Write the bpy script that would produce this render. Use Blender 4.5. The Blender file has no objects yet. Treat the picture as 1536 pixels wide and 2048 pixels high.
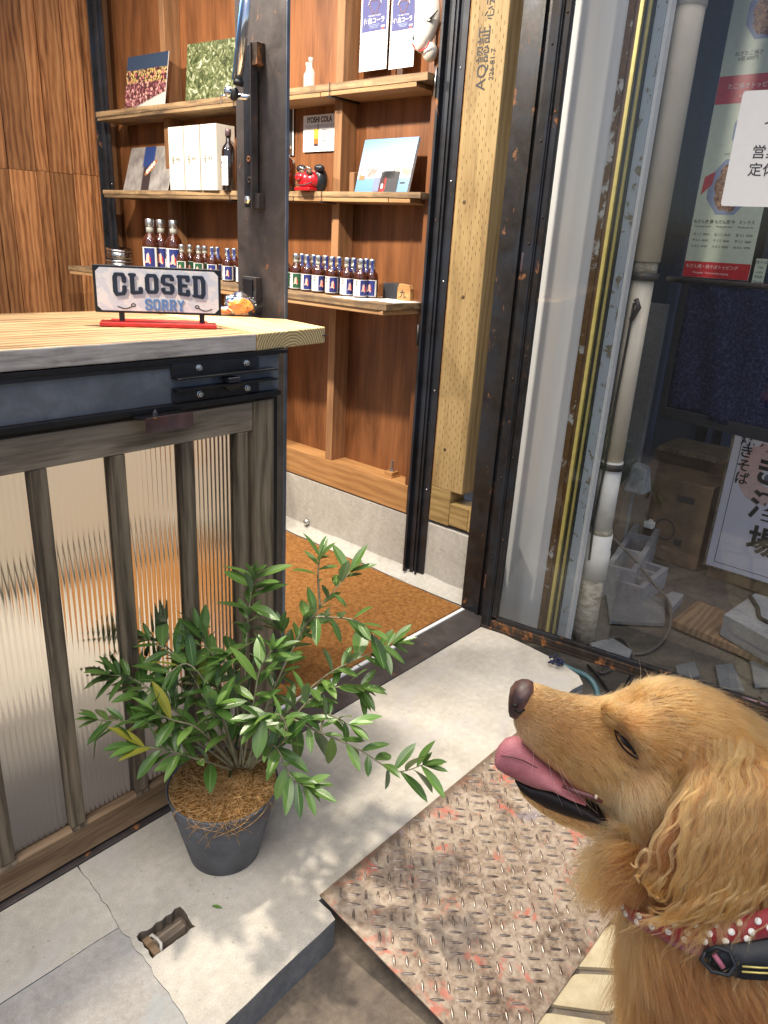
import bpy, bmesh, math, random
import numpy as np
from mathutils import Vector, Matrix, geometry, noise as mnoise
R = math.radians
random.seed(7)
S = bpy.context.scene
COL = S.collection

# ------------------------------------------------------------------ camera
YAW, PITCH, ROLL, FPX, CAMH = .8620, .3560, .0590, 1452., 1.4
_f = Vector((math.sin(YAW)*math.cos(PITCH), math.cos(YAW)*math.cos(PITCH), -math.sin(PITCH)))
_r = Vector((math.cos(YAW), -math.sin(YAW), 0)); _u = _r.cross(_f)
CR = (math.cos(ROLL)*_r + math.sin(ROLL)*_u).normalized()
CU = (-math.sin(ROLL)*_r + math.cos(ROLL)*_u).normalized()
CF = _f.normalized()
CO = Vector((0, 0, CAMH))
cd = bpy.data.cameras.new('camera'); cam = bpy.data.objects.new('camera', cd); COL.objects.link(cam)
cd.sensor_fit = 'HORIZONTAL'; cd.sensor_width = 36; cd.lens = 36*FPX/1536; cd.clip_start = .02; cd.clip_end = 400
cam.matrix_world = Matrix(((CR.x, CU.x, -CF.x, CO.x), (CR.y, CU.y, -CF.y, CO.y), (CR.z, CU.z, -CF.z, CO.z), (0, 0, 0, 1)))
S.camera = cam

# ------------------------------------------------------------------ sky, sun, exposure
SUN_DIR = Vector((-.42, -.22, 1)).normalized()      # towards the light
w = bpy.data.worlds.new('World'); S.world = w; w.use_nodes = True
wt = w.node_tree; bg = wt.nodes['Background']
sk = wt.nodes.new('ShaderNodeTexSky'); sk.sky_type = 'NISHITA'; sk.sun_disc = False
sk.sun_elevation = math.asin(SUN_DIR.z); sk.sun_rotation = math.atan2(SUN_DIR.x, SUN_DIR.y)
sk.air_density = .8; sk.dust_density = 2.5; sk.ozone_density = .6
wt.links.new(sk.outputs[0], bg.inputs[0]); bg.inputs[1].default_value = .14
sl = bpy.data.lights.new('sun', 'SUN'); sl.energy = 1.5; sl.angle = R(48); sl.color = (1, .95, .88)
so = bpy.data.objects.new('sun', sl); COL.objects.link(so); so.rotation_euler = (-SUN_DIR).to_track_quat('-Z', 'Y').to_euler(); so.location = (0, 0, 6)
S.view_settings.view_transform = 'Standard'; S.view_settings.look = 'None'; S.view_settings.gamma = 1
S.view_settings.use_curve_mapping = False; S.view_settings.exposure = .25
S.render.engine = 'CYCLES'
S.cycles.use_denoising = True
S.cycles.max_bounces = 10; S.cycles.transmission_bounces = 8; S.cycles.transparent_max_bounces = 16
S.cycles.sample_clamp_indirect = 6; S.cycles.caustics_refractive = False; S.cycles.caustics_reflective = False

# ------------------------------------------------------------------ node helpers
class NT:
    def __init__(s, name):
        s.m = bpy.data.materials.new(name); s.m.use_nodes = True; s.t = s.m.node_tree
        s.b = s.t.nodes['Principled BSDF']; s.out = s.t.nodes['Material Output']
    def n(s, typ, **kw):
        x = s.t.nodes.new('ShaderNode'+typ)
        for k, v in kw.items():
            if k.startswith('i_'):
                key = k[2:].replace('_', ' ')
                s.put(x.inputs[int(key)] if key.isdigit() else x.inputs[key], v)
            else: setattr(x, k, v)
        return x
    def put(s, sock, v):
        if isinstance(v, bpy.types.NodeSocket): s.t.links.new(v, sock)
        elif isinstance(v, bpy.types.Node): s.t.links.new(v.outputs[0], sock)
        else:
            if isinstance(v, (tuple, list)) and len(v) == 3 and sock.type == 'RGBA': v = (*v, 1)
            sock.default_value = v
    def set(s, **kw):
        names = dict(col='Base Color', rough='Roughness', metal='Metallic', normal='Normal', trans='Transmission Weight', ior='IOR',
                     spec='Specular IOR Level', coat='Coat Weight', alpha='Alpha', emit='Emission Color', emits='Emission Strength',
                     sheen='Sheen Weight', sss='Subsurface Weight', coatr='Coat Roughness', sssr='Subsurface Radius', ssss='Subsurface Scale')
        for k, v in kw.items(): s.put(s.b.inputs[names[k]], v)
        return s
    def coord(s, scale=(1, 1, 1), loc=(0, 0, 0), rot=(0, 0, 0), rnd=False, what='Object'):
        tc = s.n('TexCoord'); v = tc.outputs[what]
        if rnd:
            oi = s.n('ObjectInfo'); a = s.n('VectorMath', operation='SCALE'); s.put(a.inputs[0], (3.1, 5.3, 7.7)); s.put(a.inputs['Scale'], oi.outputs['Random'])
            b = s.n('VectorMath', operation='ADD'); s.put(b.inputs[0], v); s.put(b.inputs[1], a.outputs[0]); v = b.outputs[0]
        mp = s.n('Mapping'); s.put(mp.inputs['Vector'], v); s.put(mp.inputs['Scale'], scale); s.put(mp.inputs['Location'], loc); s.put(mp.inputs['Rotation'], rot)
        return mp.outputs[0]
    def noise(s, v, scale, detail=5, rough=.55, dist=0, out=0):
        return s.n('TexNoise', i_Vector=v, i_Scale=scale, i_Detail=detail, i_Roughness=rough, i_Distortion=dist).outputs[out]
    def ramp(s, f, stops, mode='LINEAR'):
        r = s.n('ValToRGB'); s.put(r.inputs[0], f); cr = r.color_ramp; cr.interpolation = mode
        while len(cr.elements) > 1: cr.elements.remove(cr.elements[-1])
        cr.elements[0].position = stops[0][0]; c = stops[0][1]; cr.elements[0].color = (*c, 1) if isinstance(c, tuple) else (c, c, c, 1)
        for p, c in stops[1:]:
            e = cr.elements.new(p); e.color = (*c, 1) if isinstance(c, tuple) else (c, c, c, 1)
        return r.outputs[0]
    def mix(s, f, a, b, mode='MIX'):
        x = s.n('Mix', data_type='RGBA', blend_type=mode)
        s.put(x.inputs[0], f); s.put(x.inputs[6], a); s.put(x.inputs[7], b); return x.outputs[2]
    def math(s, op, a, b=0, c=None):
        x = s.n('Math', operation=op); s.put(x.inputs[0], a); s.put(x.inputs[1], b)
        if c is not None: s.put(x.inputs[2], c)
        return x.outputs[0]
    def bump(s, h, strength=.3, dist=.002, normal=None):
        b = s.n('Bump', i_Height=h, i_Strength=strength, i_Distance=dist)
        if normal is not None: s.put(b.inputs['Normal'], normal)
        return b.outputs[0]
    def sep(s, v):
        x = s.n('SeparateXYZ'); s.put(x.inputs[0], v); return x.outputs
    def comb(s, a, b, c):
        x = s.n('CombineXYZ'); s.put(x.inputs[0], a); s.put(x.inputs[1], b); s.put(x.inputs[2], c); return x.outputs[0]

def plain(name, col, rough=.5, metal=0., var=.12, sc=40, bump=.08, **kw):
    t = NT(name); v = t.coord()
    n = t.noise(v, sc, 5)
    c = t.mix(t.ramp(n, [(.3, 0.), (.7, 1.)]), tuple(x*(1-var) for x in col), tuple(min(1, x*(1+var)) for x in col))
    t.set(col=c, rough=rough, metal=metal, normal=t.bump(n, bump, .001), **kw)
    return t.m

def wood(name, dark, mid, light, axis=2, sc=1., rough=.55, bump=.2, streak=.5, stain=None, spec=.35, vary=(.82, 1.12)):
    t = NT(name)
    s = [1, 1, 1]; s[axis] = .06
    v = t.coord(scale=tuple(s), rnd=True)
    s2 = [1, 1, 1]; s2[axis] = .18
    v2 = t.coord(scale=tuple(s2), rnd=True)
    big = t.noise(v2, 7*sc, 3, .5, 1.2)
    rings = t.n('TexWave', wave_type='BANDS', bands_direction='XYZ'[(axis+1) % 3], i_Vector=v2, i_Scale=9*sc, i_Distortion=7., i_Detail=3., i_Detail_Scale=1.2).outputs['Fac']
    fine = t.noise(v, 130*sc, 6, .6)
    f = t.math('ADD', t.math('MULTIPLY', big, .55), t.math('MULTIPLY', rings, .18*streak*2))
    f = t.math('ADD', f, t.math('MULTIPLY', t.math('SUBTRACT', fine, .5), streak))
    c = t.ramp(f, [(.18, dark), (.42, mid), (.72, light)])
    oi = t.n('ObjectInfo').outputs['Random']
    c = t.mix(1., c, t.ramp(oi, [(0, vary[0]), (1, vary[1])]), 'MULTIPLY')
    if stain:
        st = t.noise(t.coord(rnd=True), 9, 6, .65, .5)
        c = t.mix(t.ramp(st, [(.5, 0.), (.68, .75)]), c, stain)
    t.set(col=c, rough=rough, spec=spec, normal=t.bump(fine, bump, .001))
    return t.m

M = {}
M['ply'] = wood('mahogany_plywood', (.10, .036, .013), (.245, .094, .034), (.35, .155, .062), 2, .8, .42, .1, .35)
M['plank'] = wood('cedar_plank', (.15, .055, .02), (.36, .155, .058), (.52, .26, .11), 2, 1.2, .5, .15, .6, None, .35, (.6, 1.35))
M['stud'] = wood('stud_timber', (.2, .1, .045), (.34, .17, .075), (.42, .23, .11), 2, 1., .6, .15, .4)
M['beam'] = wood('sill_timber', (.34, .16, .055), (.52, .27, .1), (.64, .38, .17), 1, 1., .55, .15, .45)
M['shelf'] = wood('shelf_board', (.09, .06, .035), (.26, .165, .085), (.4, .27, .14), 1, 1., .6, .3, .7, (.12, .08, .05))
M['shelf_new'] = wood('shelf_lip', (.3, .16, .07), (.45, .26, .12), (.55, .35, .17), 1, 1., .6, .15, .4)
M['lumber'] = wood('treated_lumber', (.22, .14, .055), (.37, .255, .11), (.48, .35, .165), 2, 1.1, .55, .15, .5)
M['lumber_h'] = wood('treated_lumber_sill', (.26, .17, .06), (.44, .3, .12), (.55, .4, .18), 1, 1.1, .55, .15, .5)
M['frame_v'] = wood('weathered_frame_upright', (.07, .052, .034), (.17, .132, .088), (.27, .215, .15), 2, 1.2, .65, .35, .7)
M['frame_h'] = wood('weathered_frame_rail', (.13, .1, .07), (.28, .225, .165), (.40, .33, .25), 0, 1.2, .65, .4, .7)
M['frame_b'] = wood('bottom_rail', (.14, .085, .045), (.28, .185, .105), (.4, .28, .17), 0, 1.2, .65, .35, .6)
M['ctop'] = wood('counter_board', (.13, .07, .028), (.35, .225, .11), (.50, .36, .20), 0, 1.2, .5, .25, .7)
M['ctop_new'] = wood('counter_end_board', (.42, .25, .1), (.6, .42, .2), (.7, .54, .3), 1, 1.2, .5, .2, .55)
M['carton'] = plain('carton', (.15, .10, .06), .8, var=.3, sc=12)

def endgrain():
    t = NT('end_grain'); v = t.coord()
    d = t.n('VectorMath', operation='DISTANCE'); t.put(d.inputs[0], t.comb(t.math('MULTIPLY', t.sep(v)[0], 1.), 0, t.math('MULTIPLY', t.sep(v)[2], 1.0))); t.put(d.inputs[1], (.60, 0, -.035))
    n = t.noise(v, 25, 3)
    w_ = t.math('SINE', t.math('MULTIPLY', t.math('ADD', d.outputs['Value'], t.math('MULTIPLY', n, .012)), 820.))
    f = t.math('ADD', w_, t.math('MULTIPLY', t.noise(v, 300, 3), .8))
    c = t.ramp(f, [(-.1, (.33, .22, .08)), (.4, (.55, .42, .2)), (.9, (.66, .54, .3))])
    t.set(col=c, rough=.65, normal=t.bump(f, .2, .0006)); return t.m
M['endgrain'] = endgrain()

def greywood():
    t = NT('weathered_edge'); v = t.coord(scale=(.08, 1, 1)); n = t.noise(v, 160, 7, .65); b = t.noise(t.coord(scale=(.3, 1, 1)), 18, 5, .6, 1.5)
    cr = t.noise(t.coord(scale=(1, 1, .35), rot=(0, .5, 0)), 26, 2, .4, 2.5)
    crack = t.ramp(t.math('ABSOLUTE', t.math('SUBTRACT', cr, .5)), [(0, 0.), (.012, 1.)])
    f = t.math('ADD', t.math('MULTIPLY', n, .6), t.math('MULTIPLY', b, .5))
    c = t.ramp(f, [(.35, (.16, .14, .125)), (.52, (.40, .365, .33)), (.7, (.56, .52, .48))])
    dk = t.ramp(t.noise(v, 30, 4, .7, 1), [(.62, 0.), (.72, 1.)])
    c = t.mix(dk, c, (.05, .04, .035))
    t.set(col=c, rough=.75, normal=t.bump(f, .5, .0015)); return t.m
M['greywood'] = greywood()

def concrete(name, lo, hi, sc=1., pores=.5, rough=.8, bump=.4, tint=None, ymix=None):
    t = NT(name); v = t.coord()
    a = t.noise(v, 5*sc, 8, .62, .6); b = t.noise(v, 45*sc, 6, .6); f = t.noise(v, 320*sc, 3, .6)
    g = t.math('ADD', t.math('MULTIPLY', a, .6), t.math('MULTIPLY', b, .4))
    c = t.ramp(g, [(.32, lo), (.5, tuple((x+y)/2 for x, y in zip(lo, hi))), (.66, hi)])
    c = t.mix(.35, c, t.ramp(f, [(.3, .55), (.7, 1.4)]), 'MULTIPLY')
    vo = t.n('TexVoronoi', i_Vector=v, i_Scale=48*sc, i_Randomness=1.).outputs['Distance']
    big = t.ramp(t.noise(v, 9*sc, 2), [(.45, 0.), (.6, 1.)])
    p = t.math('MULTIPLY', t.ramp(vo, [(.1, 1.), (.16, 0.)]), big)
    c = t.mix(t.math('MULTIPLY', p, pores), c, tuple(x*.35 for x in lo))
    if tint:
        s_ = t.ramp(t.noise(t.coord(scale=(1, 1.6, 1), loc=(3, 1, 0)), 3.2*sc, 5, .6, .8), [(.5, 0.), (.65, .6)])
        c = t.mix(s_, c, tint)
    h = t.math('SUBTRACT', t.math('ADD', t.math('MULTIPLY', b, .5), t.math('MULTIPLY', f, .3)), t.math('MULTIPLY', p, .8*pores))
    t.set(col=c, rough=rough, normal=t.bump(h, bump, .0025)); return t.m
M['slab'] = concrete('step_concrete', (.39, .355, .295), (.62, .58, .49), 1., .45, .75, .5, (.48, .46, .43))
M['slab_old'] = concrete('old_step_concrete', (.27, .25, .22), (.47, .44, .4), 1.4, .25, .8, .5, (.33, .36, .36))
M['foundation'] = concrete('foundation_concrete', (.36, .34, .29), (.55, .53, .47), 1., .9, .8, .5)
M['floor'] = concrete('shop_floor_concrete', (.36, .33, .28), (.47, .43, .37), .8, .1, .6, .2)
M['pave'] = concrete('stained_pavement', (.085, .066, .048), (.25, .2, .145), 1.3, .2, .8, .6, (.07, .055, .045))
M['grout'] = concrete('dark_grout', (.12, .1, .075), (.24, .2, .15), 3., .6, .9, .9)
M['alley'] = concrete('alley_ground', (.05, .045, .038), (.15, .13, .105), 1.2, .5, .85, .8)
M['block'] = concrete('concrete_block', (.17, .18, .195), (.32, .33, .35), 1.5, .5, .9, .8)
M['kerb'] = concrete('kerb_face', (.10, .11, .12), (.22, .23, .235), 1.5, .4, .85, .6)

def steel(name, col, rough=.38, metal=.55, rust=.0, mott=.5, blue=None, spec=.5):
    t = NT(name); v = t.coord()
    n = t.noise(v, 14, 7, .65, .6); f = t.noise(v, 90, 5, .6)
    c = t.mix(t.ramp(n, [(.35, 0.), (.68, 1.)]), tuple(x*(1-mott) for x in col), tuple(x*(1+mott) for x in col))
    if blue: c = t.mix(t.ramp(t.noise(t.coord(loc=(5, 2, 1)), 7, 5, .6), [(.42, 0.), (.62, .8)]), c, blue)
    rg = t.math('ADD', rough-.1, t.math('MULTIPLY', f, .2))
    m_ = metal
    if rust:
        rr = t.ramp(t.noise(t.coord(scale=(1, 1, .5), loc=(1, 7, 3)), 24, 7, .7, .4), [(.66-.14*rust, 0.), (.72-.1*rust, 1.)])
        c = t.mix(rr, c, t.ramp(f, [(.3, (.16, .055, .018)), (.7, (.42, .17, .05))])); rg = t.math('ADD', rg, t.math('MULTIPLY', rr, .4))
        m_ = t.math('MULTIPLY', t.math('SUBTRACT', 1, rr), metal)
    t.set(col=c, rough=rg, metal=m_, spec=spec, normal=t.bump(f, .12, .0008)); return t.m
M['black'] = steel('blackened_steel', (.022, .022, .025), .4, .35, .12, .4, (.03, .036, .05))
M['blacker'] = steel('black_rail_steel', (.012, .012, .014), .45, .3, .05, .3)
M['column'] = steel('mill_scale_steel', (.078, .066, .062), .48, .3, .25, .4, (.07, .062, .06))
M['door'] = steel('brown_black_steel', (.026, .021, .018), .42, .4, .35, .5, (.03, .035, .045))
M['rusty'] = steel('rusty_edge_steel', (.04, .028, .02), .6, .3, .9, .5)
M['blue'] = steel('blue_grey_steel_plate', (.17, .19, .225), .38, .45, .0, .25, (.12, .135, .16))
M['copper'] = steel('heat_tinted_steel', (.14, .075, .065), .4, .5, .25, .5, (.12, .11, .15))
M['zinc'] = steel('zinc_plate', (.6, .62, .62), .28, .95, 0, .12)
M['chrome'] = steel('chrome', (.75, .77, .8), .12, 1., 0, .05)
M['tin'] = steel('tin', (.45, .43, .4), .22, 1., 0, .2)
M['brown_wall'] = steel('rusty_brown_board', (.13, .068, .024), .6, .1, .25, .35)
M['cream'] = plain('cream_pvc', (.82, .72, .57), .4, var=.06, sc=12)
M['white_pvc'] = plain('white_pvc', (.88, .86, .8), .38, var=.05, sc=12)
def dirtypipe():
    t = NT('dirty_pvc'); v = t.coord(scale=(1, 1, 2.2)); n = t.noise(v, 18, 6, .65)
    c = t.ramp(n, [(.35, (.22, .18, .12)), (.5, (.46, .41, .31)), (.65, (.66, .61, .5))]); t.set(col=c, rough=.6, normal=t.bump(n, .3, .002)); return t.m
M['dirty_pvc'] = dirtypipe()
M['white'] = plain('white_paint', (.78, .78, .76), .45, var=.04)
M['paper'] = plain('white_paper', (.72, .71, .68), .6, var=.02)
M['box'] = plain('ivory_card', (.60, .56, .48), .6, var=.03)
M['ink'] = plain('ink', (.03, .03, .035), .6)
M['sumi'] = plain('sumi_ink', (.012, .012, .012), .5)
M['navy'] = plain('navy_print', (.022, .032, .16), .4)
M['navy_poster'] = plain('indigo_print', (.05, .055, .2), .5)
M['green_label'] = plain('green_print', (.02, .09, .04), .4)
M['red_ink'] = plain('red_ink', (.62, .03, .02), .4)
M['fox_ink'] = plain('fox_print', (.8, .45, .36), .45)
M['red_paint'] = plain('red_enamel', (.62, .025, .025), .28, var=.2, coat=.3)
M['black_paint'] = plain('black_enamel', (.012, .014, .018), .35)
M['letter'] = plain('slate_blue_letter', (.018, .03, .055), .45)
M['letter_blue'] = plain('sky_blue_letter', (.12, .28, .6), .45)
M['letter_shade'] = plain('grey_lilac_letter_shadow', (.42, .44, .52), .5)
M['rubber'] = plain('rubber', (.012, .012, .012), .6)
M['soft_black'] = plain('black_webbing', (.008, .01, .014), .6)
M['brass'] = plain('yellow_strip', (.62, .52, .16), .4, .2)
M['strip_dark'] = plain('dark_strip', (.03, .03, .02), .5)
M['cable'] = plain('grey_cable', (.11, .1, .085), .5)
M['teal'] = plain('teal_hose', (.05, .11, .12), .45)
M['wallgrey'] = plain('dark_shopfront', (.045, .05, .06), .6, var=.3, sc=5)
M['frame_blue'] = plain('blue_grey_aluminium', (.13, .16, .24), .4, .4)
M['sash'] = plain('dark_curtain', (.03, .03, .04), .7, var=.4, sc=14)

def peel():
    t = NT('peeling_blue_grey_paint'); v = t.coord(); n = t.noise(v, 22, 7, .7, .5)
    c = t.mix(t.ramp(n, [(.56, 0.), (.6, 1.)]), (.42, .48, .52), (.2, .17, .1)); t.set(col=c, rough=.6, normal=t.bump(n, .4, .002)); return t.m
M['peel'] = peel()
def rustwhite():
    t = NT('rust_eaten_white_edge'); v = t.coord(); n = t.math('ADD', t.noise(v, 9, 7, .75, .3), t.ramp(t.math('ABSOLUTE', t.math('SUBTRACT', t.sep(v)[2], 1.78)), [(.10, .06), (.34, 0.)])); n = t.math('SUBTRACT', n, .055); f = t.noise(v, 120, 3)
    c = t.mix(t.ramp(n, [(.49, 0.), (.53, 1.)]), t.ramp(f, [(.3, (.14, .07, .02)), (.7, (.24, .13, .045))]), (.62, .62, .58)); t.set(col=c, rough=.7, normal=t.bump(n, .4, .002)); return t.m
M['rustwhite'] = rustwhite()
def curtain():
    t = NT('pale_sheet'); v = t.coord(scale=(1, 1, .05)); n = t.noise(v, 14, 3, .5); g = t.noise(t.coord(), 3, 3)
    c = t.ramp(n, [(.3, (.84, .84, .83)), (.7, (.92, .92, .91))]); t.set(col=c, rough=.55, normal=t.bump(n, .4, .01)); return t.m
M['pale'] = curtain()
def coir(name, a, b, c_, sc=900):
    t = NT(name); v = t.coord(); n = t.noise(v, sc, 3, .6); g = t.noise(v, 60, 4, .6)
    f = t.math('ADD', t.math('MULTIPLY', n, .62), t.math('MULTIPLY', g, .38))
    t.set(col=t.ramp(f, [(.36, a), (.5, b), (.62, c_)]), rough=.95, spec=.1, normal=t.bump(n, .9, .003)); return t.m
M['mat'] = coir('coir_mat', (.11, .045, .013), (.27, .12, .035), (.42, .21, .07), 420)
M['coirfib'] = coir('coir_fibre', (.36, .19, .07), (.55, .33, .13), (.72, .49, .24), 120)
M['coirbed'] = coir('coir_bed', (.10, .045, .012), (.22, .11, .035), (.36, .2, .08), 160)
M['noren'] = coir('indigo_cloth', (.005, .007, .022), (.012, .016, .045), (.035, .042, .09), 110)
M['pot'] = plain('slate_grey_plastic', (.09, .10, .12), .6, var=.45, sc=14, bump=.1)
M['twig'] = plain('grey_green_bark', (.22, .2, .12), .7, var=.3, sc=120)
M['tag_label'] = plain('cane', (.03, .07, .02), .5)

def fluted():
    t = NT('fluted_glass'); t.set(col=(1, .975, .93), rough=.10, trans=1., ior=1.46); return t.m
M['fluted'] = fluted()
def thin_glass(name, tint=(.95, .97, .96), refl=1.):
    t = NT(name); t.t.nodes.remove(t.b)
    tr = t.n('BsdfTransparent', i_Color=tint); gl = t.n('BsdfGlossy', i_Color=(1, 1, 1), i_Roughness=.02)
    fr = t.n('Fresnel', i_IOR=1.5).outputs[0]
    mx = t.n('MixShader'); t.put(mx.inputs[0], t.math('MULTIPLY', fr, refl)); t.put(mx.inputs[1], tr); t.put(mx.inputs[2], gl)
    t.put(t.out.inputs[0], mx.outputs[0]); return t.m
M['pane'] = thin_glass('door_glass', (.985, .99, .985), .6)
M['cello'] = thin_glass('cellophane', (.99, .96, .9), 2.2)
def bottle_glass(name, col):
    t = NT(name); t.set(col=col, rough=.05, spec=.8, coat=.6, coatr=.03); return t.m
M['cola'] = bottle_glass('brown_syrup_glass', (.055, .012, .004))
M['neckglass'] = bottle_glass('empty_neck_glass', (.34, .33, .28))
M['darkglass'] = bottle_glass('black_glass', (.01, .006, .005))
M['clearglass'] = NT('clear_glass').set(col=(.75, .8, .76), rough=.08, alpha=.38, coat=1., spec=.9).m
def plate():
    t = NT('worn_checker_plate'); v = t.coord()
    a = t.noise(v, 9, 7, .7, .6); b = t.noise(v, 70, 6, .65); p = t.noise(t.coord(loc=(4, 9, 2)), 16, 6, .7, .5)
    c = t.ramp(t.math('ADD', t.math('MULTIPLY', a, .55), t.math('MULTIPLY', b, .45)), [(.36, (.11, .07, .045)), (.46, (.29, .215, .15)), (.59, (.49, .40, .30))])
    c = t.mix(t.ramp(p, [(.56, 0.), (.66, .8)]), c, (.55, .14, .09)); y_ = t.sep(v)[1]; c = t.mix(t.ramp(t.math('ADD', y_, t.math('MULTIPLY', t.noise(v, 40, 5), .05)), [(.225, 0.), (.245, .7)]), c, (.10, .062, .035))
    c = t.mix(t.ramp(t.noise(t.coord(loc=(8, 1, 2)), 8, 6, .7, .5), [(.62, 0.), (.7, .5)]), c, (.2, .19, .27))
    t.set(col=c, rough=t.math('ADD', .4, t.math('MULTIPLY', b, .4)), metal=.2, normal=t.bump(b, .35, .0015)); return t.m
M['plate'] = plate()
def lug():
    t = NT('polished_tread'); v = t.coord(); b = t.noise(v, 60, 5, .6)
    t.set(col=t.ramp(b, [(.35, (.13, .09, .07)), (.6, (.36, .30, .25))]), rough=.32, metal=.7); return t.m
M['lug'] = lug()
def tile():
    t = NT('cream_paver'); v = t.coord(rnd=True); n = t.noise(v, 25, 5); f = t.n('TexVoronoi', i_Vector=v, i_Scale=380.).outputs['Distance']
    c = t.ramp(n, [(.3, (.5, .41, .24)), (.7, (.66, .57, .37))]); c = t.mix(t.ramp(f, [(.12, .55), (.25, 0.)]), c, (.3, .22, .12))
    t.set(col=c, rough=.75, normal=t.bump(f, .2, .001)); return t.m
M['tile'] = tile()
def leafm(name, a, b, rough):
    t = NT(name); v = t.coord(rnd=True); oi = t.n('ObjectInfo').outputs['Random']
    c = t.mix(oi, a, b); n = t.noise(v, 60, 3)
    c = t.mix(.3, c, t.ramp(n, [(.3, .6), (.7, 1.3)]), 'MULTIPLY')
    geo = t.n('NewGeometry').outputs['Backfacing']
    c = t.mix(geo, c, (.16, .22, .12))
    at = t.n('Attribute', attribute_name='mid').outputs['Fac']
    c = t.mix(at, c, (.24, .34, .12))
    t.set(col=c, rough=rough, spec=.55, coat=.25, coatr=.3, normal=t.bump(n, .2, .001))
    tl = t.n('BsdfTranslucent', i_Color=(.12, .26, .03)); mx = t.n('MixShader'); t.put(mx.inputs[0], .18); t.put(mx.inputs[1], t.b.outputs[0]); t.put(mx.inputs[2], tl.outputs[0])
    t.put(t.out.inputs[0], mx.outputs[0]); return t.m
M['leaf'] = leafm('olive_leaf', (.042, .105, .018), (.15, .27, .055), .34)
M['leaf_young'] = leafm('young_leaf', (.12, .26, .05), (.2, .36, .07), .4)
M['leaf_yellow'] = leafm('yellow_leaf', (.4, .36, .04), (.3, .33, .04), .5)
def photo(name, kind):
    t = NT(name); v = t.coord(); x, y, z = t.sep(v)
    if kind == 'beans':
        vo = t.n('TexVoronoi', i_Vector=t.coord(scale=(1, 1, .8)), i_Scale=85.); d = vo.outputs['Distance']; rc = t.sep(vo.outputs['Color'])[0]
        up = t.ramp(t.math('ADD', t.math('MULTIPLY', z, 5.), t.math('MULTIPLY', t.noise(v, 9, 2), .3)), [(.68, 0.), (.72, 1.)])
        pinkc = t.ramp(rc, [(0, (.22, .06, .08)), (.6, (.5, .2, .2)), (1, (.62, .36, .3))]); yel = t.ramp(rc, [(0, (.5, .34, .08)), (.7, (.65, .52, .22)), (1, (.55, .1, .16))])
        c = t.mix(up, pinkc, yel); c = t.mix(t.ramp(d, [(.35, 0.), (.6, 1.)]), c, (.07, .025, .025))
        c = t.mix(t.ramp(z, [(.168, 0.), (.172, 1.)]), c, (.03, .05, .09))
        c = t.mix(t.ramp(t.math('ADD', z, t.math('MULTIPLY', y, -.25)), [(.012, 1.), (.02, 0.)]), c, (.5, .5, .45))
    elif kind == 'leaves':
        a = t.noise(v, 28, 6, .75, 1.6); b = t.noise(t.coord(loc=(3, 3, 3)), 8, 3)
        c = t.ramp(a, [(.36, (.015, .025, .01)), (.49, (.09, .11, .04)), (.58, (.28, .30, .15)), (.66, (.75, .76, .66))])
        c = t.mix(t.ramp(b, [(.5, 0.), (.65, .6)]), c, (.1, .11, .05))
    elif kind == 'pod':
        r_ = t.math('ABSOLUTE', t.math('SUBTRACT', y, t.math('MULTIPLY', z, -.1)))
        c = t.mix(t.ramp(r_, [(.035, 1.), (.045, 0.)]), t.ramp(t.noise(v, 14, 5), [(.35, (.22, .2, .19)), (.65, (.45, .42, .39))]), (.045, .035, .04))
        c = t.mix(t.math('MULTIPLY', t.ramp(z, [(.12, 0.), (.14, 1.)]), t.ramp(r_, [(.05, 1.), (.06, 0.)])), c, (.02, .06, .22))
    else:
        n = t.noise(t.coord(scale=(1, 1, .6)), 30, 5, .7)
        c = t.ramp(z, [(.0, (.13, .3, .5)), (.05, (.16, .36, .6)), (.055, (.6, .66, .7)), (.085, (.45, .6, .78)), (.2, (.14, .38, .72))])
        band = t.math('MULTIPLY', t.ramp(z, [(.05, 0.), (.06, 1.)]), t.ramp(z, [(.085, 1.), (.1, 0.)]))
        c = t.mix(t.math('MULTIPLY', band, t.ramp(n, [(.48, 0.), (.54, 1.)])), c, (.3, .24, .2))
    c = t.mix(1., c, (.72, .72, .72), 'MULTIPLY'); t.set(col=c, rough=.35, spec=.4); return t.m
for k in ('beans', 'leaves', 'pod', 'sky'): M['photo_'+k] = photo('printed_photo_'+k, k)

# ------------------------------------------------------------------ geometry helpers
def P2W(px, py, depth):                     # point on a sight line at a given distance along the lens axis
    return CO + (CR*((px-768)/FPX) - CU*((py-1024)/FPX) + CF)*depth
def at(px, py, ax, val):                    # where a sight line meets an axis-aligned plane
    d = CR*((px-768)/FPX) - CU*((py-1024)/FPX) + CF
    return CO + d*((val-CO[ax])/d[ax])

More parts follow.
